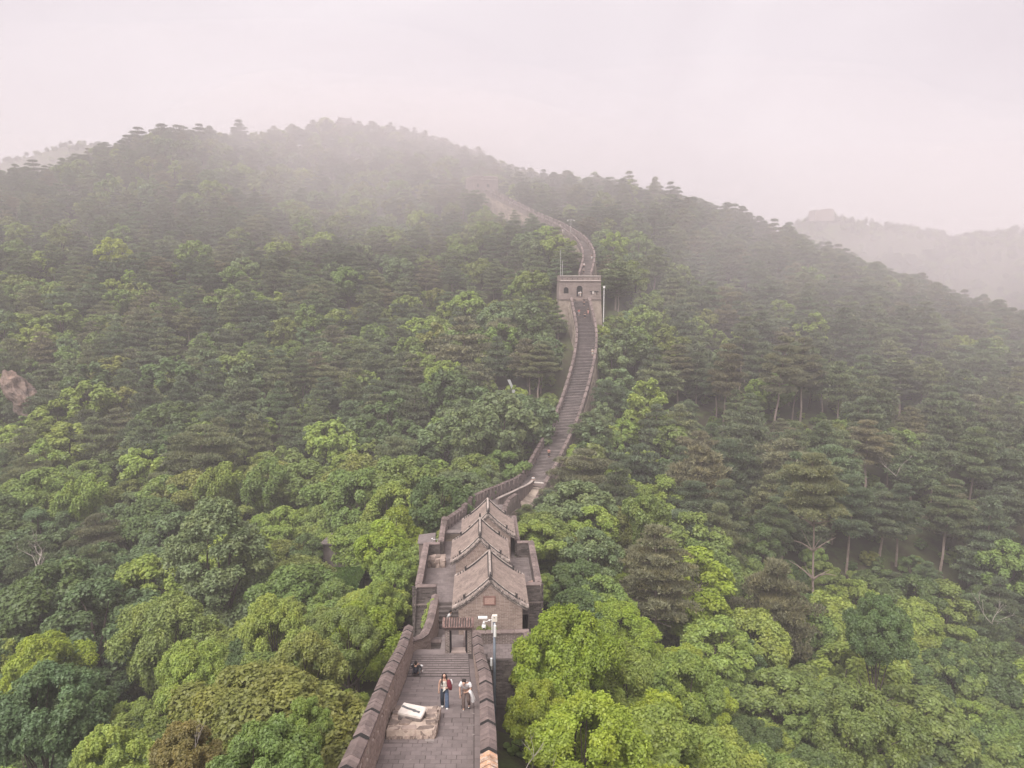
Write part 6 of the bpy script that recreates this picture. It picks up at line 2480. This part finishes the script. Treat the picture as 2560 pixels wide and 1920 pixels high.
CL = {k: cloth(k, v) for k, v in {
    'skin': (.56, .34, .25), 'hair': (.018, .013, .012), 'white_cloth': (.78, .76, .76), 'cream_cloth': (.66, .62, .55), 'denim': (.10, .14, .22), 'denim_shaded': (.022, .032, .05),
    'maroon': (.15, .012, .022), 'taupe': (.17, .12, .105), 'black_cloth': (.012, .012, .016), 'navy': (.012, .013, .028), 'red_cloth': (.50, .07, .06), 'pink': (.62, .30, .26),
    'grey_cloth': (.25, .25, .26), 'shoe_white': (.72, .70, .66), 'blue': (.10, .16, .30), 'silver': (.6, .6, .62)}.items()}


def skin_mesh(name, verts, edges, radii, mat_, sub=2, root=0):
    me = bpy.data.meshes.new(name)
    bm = bmesh.new()
    L = bm.verts.layers.skin.verify()
    vs = [bm.verts.new(v) for v in verts]
    for a, b in edges: bm.edges.new((vs[a], vs[b]))
    for i, v in enumerate(vs):
        r_ = radii[i]
        v[L].radius = r_ if isinstance(r_, tuple) else (r_, r_)
        v[L].use_root = (i == root)
    bm.to_mesh(me); bm.free()
    ob = bpy.data.objects.new('tmp', me)
    COL.objects.link(ob)
    s = ob.modifiers.new('skin', 'SKIN'); s.use_smooth_shade = True
    if sub:
        ss = ob.modifiers.new('sub', 'SUBSURF'); ss.levels = sub; ss.render_levels = sub
    dg = bpy.context.evaluated_depsgraph_get()
    dg.update()
    new = bpy.data.meshes.new_from_object(ob.evaluated_get(dg))
    new.name = name
    bpy.data.objects.remove(ob)
    bpy.data.meshes.remove(me)
    new.materials.clear()
    new.materials.append(mat_)
    new.polygons.foreach_set('use_smooth', [True] * len(new.polygons))
    return new


class Sk:
    def __init__(self): self.v, self.e, self.r, self.n = [], [], [], {}

    def p(self, nm, co, rad, to=None):
        self.n[nm] = len(self.v)
        self.v.append(Vector(co)); self.r.append(rad)
        if to: self.e.append((self.n[to], self.n[nm]))
        return self

    def mesh(self, name, m, sub=2): return skin_mesh(name, self.v, self.e, self.r, CL[m], sub)


def hand(sk, wrist, d, side, scale=1.0, curl=.3):
    """palm, four unequal bent fingers and a thumb from the palm's side"""
    w = Vector(sk.v[sk.n[wrist]])
    d = Vector(d).normalized()
    lat = Vector((side, 0, 0)) if abs(d.x) < .8 else Vector((0, 0, 1))
    lat = (lat - d * lat.dot(d)).normalized()
    inn = d.cross(lat)
    sk.p(wrist + '_palm', w + d * .055 * scale, (.032, .018), wrist)
    for i, L in enumerate((.060, .072, .067, .052)):
        b0 = w + d * .09 * scale + lat * (i - 1.5) * .019
        nm = f'{wrist}_f{i}'
        sk.p(nm + 'a', b0, .0095, wrist + '_palm')
        sk.p(nm + 'b', b0 + d * L * .5, .0085, nm + 'a')
        sk.p(nm + 'c', b0 + d * L * .9 + inn * L * curl, .007, nm + 'b')
    sk.p(wrist + '_ta', w + d * .04 * scale - lat * .035, .010, wrist + '_palm')
    sk.p(wrist + '_tb', w + d * .075 * scale - lat * .052 + inn * .01, .008, wrist + '_ta')


def face(parent, c, s=1.0, fwd=Vector((0, -1, 0))):
    """eyes and mouth on the front of the head"""
    f = fwd.normalized()
    rt = Vector((0, 0, 1)).cross(f).normalized()
    up = f.cross(rt)
    mb = MB()
    for sx in (-1, 1):
        mb.ball(tuple(c + f * .083 * s + rt * sx * .032 * s + up * .004), .011 * s, 6, 4)
        mb.box(*sum([[(c + f * .086 * s + rt * sx * .032 * s)[i] - w, (c + f * .086 * s + rt * sx * .032 * s)[i] + w] for i, w in ((0, .018 * s), (1, .006), (2, .003))], [])) if False else None
    e = mb.build('eyes', CL['hair'], parent, smooth=True)
    mb = MB(); mb.ball(tuple(c + f * .080 * s - up * .055 * s), .018 * s, 6, 4, sz=.45); mb.build('mouth', CL['red_cloth'], parent, smooth=True)


def person(loc, rz, label, group=None):
    r = empty('person', tuple(loc), rz)
    tag(r, label, 'person', group)
    return r


# --- woman walking towards the camera
foot = deck_pt(surf_y_for(1768, .62), .0)
yy = foot.y
wpos = Vector((at(1113, 1765, 33).x, yy, 0))
wpos.z = deck_pt(yy, .5).z + .01
pr = person(wpos, R(4), 'long-haired woman walking in pale top and blue jeans, dark red jacket over her arm')
s = Sk()
s.p('pel', (0, 0, .90), (.125, .10)).p('sp', (0, .0, 1.06), (.105, .085), 'pel').p('ch', (0, -.01, 1.24), (.13, .095), 'sp').p('nk0', (0, 0, 1.37), (.06, .055), 'ch').p('nk', (0, -.01, 1.43), .045, 'nk0')
s.p('h1', (0, -.03, 1.50), (.07, .085), 'nk').p('h2', (0, -.025, 1.57), (.078, .09), 'h1').p('h3', (0, -.02, 1.62), (.06, .07), 'h2').p('nose', (0, -.125, 1.545), .012, 'h2')
s.p('shl', (-.17, 0, 1.33), .055, 'ch').p('ell', (-.235, .02, 1.08), .04, 'shl').p('wrl', (-.25, -.05, .85), .026, 'ell')
s.p('shr', (.17, 0, 1.33), .055, 'ch').p('elr', (.24, .02, 1.09), .04, 'shr').p('wrr', (.17, -.17, 1.03), .026, 'elr')
s.p('hpl', (-.09, 0, .86), .085, 'pel').p('knl', (-.10, -.10, .48), .06, 'hpl').p('anl', (-.10, .10, .12), .04, 'knl').p('tol', (-.10, .0, .05), .035, 'anl')
s.p('hpr', (.09, 0, .86), .085, 'pel').p('knr', (.10, -.10, .47), .06, 'hpr').p('anr', (.10, -.14, .08), .04, 'knr').p('tor', (.10, -.26, .04), .035, 'anr')
hand(s, 'wrl', (0, -.1, -1), -1); hand(s, 'wrr', (-.8, -.3, .1), 1)
link('body', s.mesh('body', 'skin'), pr)
t = Sk()
t.p('a', (0, 0, .97), (.145, .12)).p('b', (0, 0, 1.08), (.122, .10), 'a').p('c', (0, -.012, 1.24), (.148, .112), 'b').p('d', (0, 0, 1.30), (.12, .085), 'c')
t.p('hem', (.06, -.05, .90), (.09, .07), 'a')
link('top', t.mesh('top', 'cream_cloth'), pr)
t = Sk()
t.p('w', (0, 0, .97), (.128, .108)).p('l0', (-.09, 0, .84), .105, 'w').p('l1', (-.105, -.10, .48), .095, 'l0').p('l2', (-.105, .06, .12), .092, 'l1').p('l3', (-.105, .07, .07), .095, 'l2')
link('trousers', t.mesh('trouser_leg', 'denim_shaded'), pr)  # trailing leg of the same jeans, its shade painted as darker denim
t = Sk()
t.p('w', (.02, 0, .96), (.11, .10)).p('l0', (.09, 0, .84), .108, 'w').p('l1', (.105, -.10, .48), .098, 'l0').p('l2', (.105, -.13, .11), .095, 'l1').p('l3', (.105, -.13, .06), .097, 'l2')
link('trousers', t.mesh('trouser_leg', 'denim'), pr)
for (x, y, z) in ((-.105, .02, .035), (.105, -.22, .035)):
    m1 = MB(); m1.ball((x, y, z + .012), .055, 10, 6, sz=.75); m1.v = [(a, y + (b - y) * 2.1, c_) for a, b, c_ in m1.v]
    m1.build('shoe', CL['shoe_white'], pr, smooth=True)
t = Sk()
t.p('a', (0, .02, 1.64), (.075, .08)).p('b', (0, .045, 1.56), (.105, .075), 'a').p('c', (0, .075, 1.42), (.115, .05), 'b').p('d', (0, .09, 1.26), (.12, .04), 'c')
t.p('l1', (-.088, -.01, 1.53), .03, 'b').p('l2', (-.105, -.05, 1.38), .035, 'l1').p('l3', (-.10, -.10, 1.24), .035, 'l2').p('l4', (-.095, -.115, 1.13), .022, 'l3')
t.p('r1', (.088, -.01, 1.53), .03, 'b').p('r2', (.11, -.04, 1.38), .035, 'r1').p('r3', (.13, -.06, 1.26), .03, 'r2')
link('hair', t.mesh('hair', 'hair'), pr)
face(pr, Vector((0, -.03, 1.55)))
t = Sk()
t.p('a', (.18, -.03, 1.36), (.075, .06)).p('b', (.20, -.10, 1.22), (.115, .08), 'a').p('c', (.24, -.13, 1.08), (.13, .09), 'b').p('d', (.27, -.12, .95), (.11, .08), 'c').p('e', (.22, -.15, .90), (.06, .05), 'd').p('f', (.30, -.1, .86), (.05, .04), 'd')
j = link('jacket', t.mesh('jacket', 'maroon'), pr)
t = Sk(); t.p('a', (.30, .0, 1.32), (.035, .03)).p('b', (.345, .0, 1.2), (.03, .03), 'a').p('c', (.20, -.19, .88), (.03, .03)).p('d', (.12, -.17, .95), (.02, .02), 'c').p('e', (.16, -.17, 1.0), (.02, .02), 'd')
t.e.append((1, 4)) if False else None
link('bag_strap', skin_mesh('strap', [(.29, .0, 1.34), (.34, -.02, 1.22), (.35, -.04, 1.10)], [(0, 1), (1, 2)], [.03, .03, .02], CL['white_cloth'], 1), pr)

# --- man leaning forward with a white cloth over his arm
yy = surf_y_for(1772, .8)
mpos = Vector((at(1167, 1768, 33).x, yy, 0)); mpos.z = deck_pt(yy, .8).z + .01
pr = person(mpos, R(-6), 'man bent forward in a white shirt and brown trousers, white cloth hanging from his arm')
s = Sk()
s.p('pel', (0, .06, .90), (.13, .11)).p('sp', (0, -.02, 1.06), (.12, .095), 'pel').p('ch', (0, -.14, 1.24), (.155, .11), 'sp').p('nk0', (-.02, -.20, 1.34), (.065, .055), 'ch').p('nk', (-.03, -.25, 1.38), .05, 'nk0')
s.p('h1', (-.04, -.32, 1.40), (.075, .085), 'nk').p('h2', (-.04, -.35, 1.46), (.082, .092), 'h1').p('h3', (-.04, -.34, 1.52), (.065, .075), 'h2').p('nose', (-.04, -.44, 1.40), .012, 'h1')
s.p('shl', (-.19, -.14, 1.31), .06, 'ch').p('ell', (-.25, -.18, 1.04), .043, 'shl').p('wrl', (-.22, -.27, .80), .028, 'ell')
s.p('shr', (.19, -.14, 1.31), .06, 'ch').p('elr', (.25, -.16, 1.06), .043, 'shr').p('wrr', (.10, -.33, 1.00), .028, 'elr')
s.p('hpl', (-.09, .05, .86), .09, 'pel').p('knl', (-.10, -.14, .48), .062, 'hpl').p('anl', (-.09, -.12, .09), .042, 'knl').p('tol', (-.09, -.24, .04), .037, 'anl')
s.p('hpr', (.09, .05, .86), .09, 'pel').p('knr', (.12, -.10, .48), .062, 'hpr').p('anr', (.12, .10, .14), .042, 'knr').p('tor', (.12, .0, .06), .037, 'anr')
hand(s, 'wrl', (.05, -.2, -1), -1); hand(s, 'wrr', (-.9, -.2, 0), 1)
link('body', s.mesh('body', 'skin'), pr)
t = Sk()
t.p('a', (0, .02, .98), (.155, .13)).p('b', (0, -.03, 1.10), (.15, .12), 'a').p('c', (0, -.14, 1.25), (.19, .13), 'b').p('d', (-.01, -.18, 1.32), (.12, .085), 'c')
t.p('sl', (-.19, -.14, 1.30), .085, 'c').p('sl2', (-.25, -.17, 1.14), .085, 'sl').p('sr', (.19, -.14, 1.30), .085, 'c').p('sr2', (.25, -.16, 1.14), .085, 'sr')
link('shirt', t.mesh('shirt', 'white_cloth'), pr)
for (sx, kn, an, ft, cm_) in ((-1, (-.10, -.14, .48), (-.09, -.12, .14), (-.09, -.12, .10), 'taupe'), (1, (.12, -.10, .48), (.12, .09, .18), (.12, .10, .14), 'taupe')):
    t = Sk(); t.p('w', (sx * .03, .05, .96), (.115, .12)).p('l0', (sx * .09, .05, .84), .108, 'w').p('l1', kn, .085, 'l0').p('l2', an, .072, 'l1').p('l3', ft, .075, 'l2')
    link('trousers', t.mesh('trouser_leg', cm_), pr)
for (x, y, z) in ((-.09, -.20, .035), (.12, .04, .05)):
    m1 = MB(); m1.ball((x, y, z), .058, 10, 6, sz=.7); m1.v = [(a, y + (b - y) * 2.0, c_) for a, b, c_ in m1.v]
    sh = m1.build('shoe', CL['black_cloth'], pr, smooth=True)
    m1 = MB(); m1.ball((x, y - .07, z + .028), .032, 8, 5, sz=.5); m1.build('sock', CL['shoe_white'], sh, smooth=True)
t = Sk(); t.p('a', (-.04, -.31, 1.56), (.085, .085)).p('b', (-.04, -.26, 1.50), (.095, .08), 'a').p('c', (-.04, -.23, 1.43), (.07, .05), 'b').p('d', (-.04, -.40, 1.54), (.075, .04), 'a')
link('hair', t.mesh('hair', 'hair'), pr)
face(pr, Vector((-.04, -.345, 1.43)), fwd=Vector((0, -1, -.35)))
t = Sk()
t.p('a', (.16, -.30, 1.06), (.10, .06)).p('b', (.26, -.30, 1.02), (.10, .075), 'a').p('c', (.30, -.27, .86), (.13, .08), 'b').p('d', (.34, -.24, .68), (.14, .08), 'c').p('e', (.36, -.22, .54), (.12, .065), 'd').p('f', (.44, -.2, .60), (.05, .04), 'd').p('g', (.32, -.22, .44), (.07, .05), 'e')
link('cloth', t.mesh('cloth', 'white_cloth'), pr)

# --- seated person seen from behind
sy = surf_y_for(1689, .12)
spos = Vector((at(1041, 1688, 40.5).x, sy, deck_pt(sy, .1).z + .03))
pr = person(spos, R(180 - 6), 'person in black with dark backpack sitting by the left parapet, back to the camera')
s = Sk()
s.p('pel', (0, 0, .13), (.14, .12)).p('sp', (0, .01, .32), (.12, .10), 'pel').p('ch', (0, -.03, .50), (.145, .105), 'sp').p('nk', (0, -.05, .63), .048, 'ch').p('h1', (0, -.08, .70), (.075, .085), 'nk').p('h2', (0, -.07, .77), (.08, .09), 'h1').p('h3', (0, -.06, .82), (.062, .07), 'h2').p('nose', (0, -.17, .73), .012, 'h1')
for n_, sx in (('l', -1), ('r', 1)):
    s.p('sh' + n_, (sx * .18, -.03, .56), .055, 'ch').p('el' + n_, (sx * .25, -.20, .38), .042, 'sh' + n_).p('wr' + n_, (sx * .12, -.38, .42), .027, 'el' + n_)
    s.p('hp' + n_, (sx * .09, -.05, .12), .085, 'pel').p('kn' + n_, (sx * .15, -.44, .34), .062, 'hp' + n_).p('an' + n_, (sx * .15, -.60, -.10), .04, 'kn' + n_).p('to' + n_, (sx * .15, -.72, -.15), .035, 'an' + n_)
hand(s, 'wrl', (.8, -.4, 0), -1); hand(s, 'wrr', (-.8, -.4, 0), 1)
link('body', s.mesh('body', 'skin'), pr)
t = Sk()
t.p('a', (0, 0, .14), (.165, .15)).p('b', (0, .01, .34), (.15, .125), 'a').p('c', (0, -.03, .50), (.18, .13), 'b').p('d', (0, -.045, .58), (.10, .08), 'c')
for n_, sx in (('l', -1), ('r', 1)):
    t.p('s' + n_, (sx * .18, -.03, .55), .08, 'c').p('e' + n_, (sx * .26, -.17, .40), .065, 's' + n_)
link('shirt', t.mesh('shirt', 'black_cloth'), pr)
t = Sk(); t.p('w', (0, -.02, .12), (.16, .14))
for n_, sx in (('l', -1), ('r', 1)):
    t.p('a' + n_, (sx * .10, -.12, .14), .10, 'w').p('b' + n_, (sx * .155, -.44, .34), .08, 'a' + n_).p('c' + n_, (sx * .155, -.59, -.05), .06, 'b' + n_)
link('trousers', t.mesh('trousers', 'grey_cloth'), pr)
t = Sk(); t.p('a', (0, .14, .16), (.14, .08)).p('b', (0, .15, .34), (.15, .095), 'a').p('c', (0, .11, .50), (.12, .07), 'b')
link('backpack', t.mesh('backpack', 'navy'), pr)
t = Sk(); t.p('a', (0, -.04, .86), (.075, .08)).p('b', (0, -.01, .78), (.098, .085), 'a').p('c', (0, .02, .68), (.085, .06), 'b').p('d', (0, .03, .60), (.05, .035), 'c')
link('hair', t.mesh('hair', 'hair'), pr)
m1 = MB(); m1.ball((-.27, -.14, .50), .07, 8, 6, sz=.8); m1.ball((-.31, -.19, .46), .06, 8, 6, sz=.8); m1.ball((.21, -.04, .585), .05, 8, 6, sz=.7)
m1.build('white_sleeve', CL['white_cloth'], pr, smooth=True)
for sx in (-1, 1):
    m1 = MB(); m1.ball((sx * .15 - .05, -.66, -.14), .05, 8, 6, sz=.8); m1.build('shoe', CL['shoe_white'], pr, smooth=True)


# --- people far off, a few pixels tall
def far_person(px, py, d, h, top, legs, label, rz=0.0, stride=.12, lean=0.0, bag=None, snap=True, hairc='hair'):
    loc = at(px, py, d)
    pr = person(loc, rz, label)
    k = h / 1.7
    s = Sk()
    L = lean
    s.p('pel', (0, 0, .92 * k), (.13 * k, .10 * k)).p('ch', (0, -.04 - L * .3, 1.25 * k), (.15 * k, .11 * k), 'pel').p('nk', (0, -.05 - L * .45, 1.43 * k), .05 * k, 'ch').p('h1', (0, -.06 - L * .5, 1.53 * k), (.085 * k, .09 * k), 'nk').p('h2', (0, -.05 - L * .5, 1.62 * k), (.08 * k, .08 * k), 'h1')
    for n_, sx in (('l', -1), ('r', 1)):
        s.p('sh' + n_, (sx * .18 * k, -.03 - L * .3, 1.34 * k), .06 * k, 'ch').p('el' + n_, (sx * .25 * k, .0 - L * .2, 1.08 * k), .045 * k, 'sh' + n_).p('wr' + n_, (sx * .24 * k, -.12 - L * .2, .86 * k), .04 * k, 'el' + n_)
        s.p('hp' + n_, (sx * .09 * k, 0, .86 * k), .09 * k, 'pel').p('kn' + n_, (sx * .10 * k, -.06 - sx * stride * .5, .48 * k), .07 * k, 'hp' + n_).p('an' + n_, (sx * .10 * k, -sx * stride, .08 * k), .05 * k, 'kn' + n_).p('to' + n_, (sx * .10 * k, -sx * stride - .12, .04 * k), .045 * k, 'an' + n_)
    link('body', s.mesh('body', 'skin', 1), pr)
    t = Sk(); t.p('a', (0, 0, .96 * k), (.155 * k, .13 * k)).p('b', (0, -.04 - L * .3, 1.26 * k), (.19 * k, .14 * k), 'a').p('c', (0, -.05 - L * .4, 1.36 * k), (.12 * k, .09 * k), 'b')
    for n_, sx in (('l', -1), ('r', 1)): t.p('s' + n_, (sx * .19 * k, -.03 - L * .3, 1.32 * k), .08 * k, 'b').p('t' + n_, (sx * .245 * k, -L * .2, 1.16 * k), .075 * k, 's' + n_)
    link('shirt', t.mesh('shirt', top, 1), pr)
    t = Sk(); t.p('w', (0, 0, .94 * k), (.14 * k, .12 * k))
    for n_, sx in (('l', -1), ('r', 1)): t.p('a' + n_, (sx * .09 * k, 0, .84 * k), .105 * k, 'w').p('b' + n_, (sx * .10 * k, -.06 - sx * stride * .5, .48 * k), .09 * k, 'a' + n_).p('c' + n_, (sx * .10 * k, -sx * stride, .20 * k), .075 * k, 'b' + n_)
    link('trousers', t.mesh('trousers', legs, 1), pr)
    m1 = MB(); m1.ball((0, -.03 - L * .5, 1.62 * k), .105 * k, 8, 6); m1.ball((0, .01 - L * .5, 1.55 * k), .10 * k, 8, 6); m1.build('hair', CL[hairc], pr, smooth=True)
    if bag:
        m1 = MB(); m1.ball((0, .17, 1.2 * k), .17 * k, 8, 6, sz=1.3); m1.build('backpack', CL[bag], pr, smooth=True)
    return pr


def path_person(px, py, *a, P=FAR_PATH, lift=.02, **kw):
    """stand on the wall walk where the photograph shows the feet"""
    best = min(P, key=lambda p: abs(proj(p)[1] - py))
    i = P.index(best)
    j = min(i + 1, len(P) - 1)
    d = proj(best)[2]
    pr = far_person(px, py, d, *a, **kw)
    pr.location.z = max(best.z, P[j].z) + lift
    return pr


path_person(1333, 1214, 1.65, 'white_cloth', 'black_cloth', 'person in a white top and black trousers at the foot of the long stairway')
path_person(1372, 1146, 1.7, 'pink', 'black_cloth', 'person in a salmon shirt on the stairs close to the left parapet', rz=R(160))
path_person(1481, 892, 1.7, 'cream_cloth', 'cream_cloth', 'person in pale clothes leaning on the right parapet halfway up the stairway')
path_person(1447, 793, 1.65, 'red_cloth', 'grey_cloth', 'person in a red top on the left of the upper stairs')
path_person(1462, 797, 1.65, 'black_cloth', 'navy', 'person in dark clothes with a red bag in the middle of the upper stairs', bag='red_cloth')
path_person(1470, 789, 1.75, 'black_cloth', 'pink', 'person in a black top and pale trousers at the right of the upper stairs')
path_person(1460, 768, 1.7, 'navy', 'black_cloth', 'person in navy just below the landing of the nearer watchtower', rz=R(180))
far_person(1451, 742, 196.4, 1.6, 'white_cloth', 'cream_cloth', 'person in white standing in the watchtower doorway')
far_person(1447, 741, 196.2, 1.3, 'white_cloth', 'grey_cloth', 'smaller person in white beside the one in the watchtower doorway')
far_person(1415, 737, 198.2, 1.5, 'grey_cloth', 'navy', 'person looking out of the small arched window of the nearer watchtower').location.y += -.75
path_person(1460, 676, 1.7, 'white_cloth', 'black_cloth', 'person in a white top on the wall behind the nearer watchtower', P=FAR_PATH2)
path_person(1459, 687, 1.65, 'grey_cloth', 'black_cloth', 'person in grey following just behind on the wall above the watchtower', P=FAR_PATH2)
path_person(1479, 652, 1.7, 'black_cloth', 'white_cloth', 'person in black and white walking by the right parapet above the watchtower', P=FAR_PATH2)
path_person(1407, 587, 1.75, 'white_cloth', 'cream_cloth', 'left one of two people in white at the bend of the upper wall', P=FAR_PATH2)
path_person(1412, 588, 1.75, 'white_cloth', 'grey_cloth', 'right one of two people in white at the bend of the upper wall', P=FAR_PATH2)
path_person(1400, 574, 1.7, 'cream_cloth', 'navy', 'person in a cream top a little further up than the two in white', P=FAR_PATH2)
# person by the fort passage, bending, in white
lp = at(1084, 1548, 51.0)
pp_ = far_person(1085.5, 1548, 52.2, 1.6, 'white_cloth', 'silver', 'person in white bending over behind the tiled gateway roof', lean=.5, rz=R(70))
pp_.location = fl(-3.15, 3.5, -1.3)

# ---------------------------------------------------------------- haze
def volume_mat(name, col, dens, aniso=0.0):
    m = bpy.data.materials.new(name)
    m.use_nodes = True
    n = m.node_tree
    n.nodes.clear()
    o = n.nodes.new('ShaderNodeOutputMaterial')
    v = n.nodes.new('ShaderNodeVolumePrincipled')
    v.inputs['Color'].default_value = (*col, 1)
    v.inputs['Density'].default_value = dens
    v.inputs['Anisotropy'].default_value = aniso
    n.links.new(v.outputs[0], o.inputs['Volume'])
    return m


hz = MB()
hz.box(-430, 470, -25, 760, -79, 118)
tag(hz.build('haze', volume_mat('haze', (0.88, 0.825, 0.85), 0.00088)), 'thin pinkish haze hanging over the mountain', kind='stuff')


def mist(px, py, d, rx, ry, rz, dens, label):
    bm = bmesh.new()
    bmesh.ops.create_icosphere(bm, subdivisions=4, radius=1.0)
    s = random.uniform(0, 50)
    for v in bm.verts:
        k = 1 + 0.25 * noise.fractal(v.co * 1.3 + Vector((s, 0, 0)), 1.0, 2.0, 3)
        v.co = Vector((v.co.x * rx * k, v.co.y * ry * k, v.co.z * rz * k))
    me = bpy.data.meshes.new('mist_bank')
    bm.to_mesh(me); bm.free()
    me.polygons.foreach_set('use_smooth', [True] * len(me.polygons))
    me.materials.append(volume_mat('mist', (0.88, 0.825, 0.85), dens))
    o = link('mist_bank', me)
    o.location = at(px, py, d)
    tag(o, label, kind='stuff')
    return o


mist(2400, 600, 330, 150, 60, 42, 0.0030, 'thick mist in front of the far right ridges')
mist(2560, 690, 330, 120, 45, 30, 0.0022, 'thinner mist lying low before the far right spur')
mist(860, 350, 368, 100, 60, 28, 0.0048, 'mist wrapped round the summit')
mist(1080, 430, 315, 110, 55, 34, 0.0028, 'mist drifting across the slope below the summit')
mist(600, 440, 290, 210, 80, 52, 0.0024, 'thin mist over the left slope')
mist(180, 460, 400, 130, 50, 24, 0.004, 'mist in front of the faint left hill')
mist(1800, 560, 265, 160, 70, 50, 0.0024, 'thin mist over the right ridge')
mist(2350, 800, 195, 90, 50, 40, 0.0022, 'thin mist over the falling right ridge')
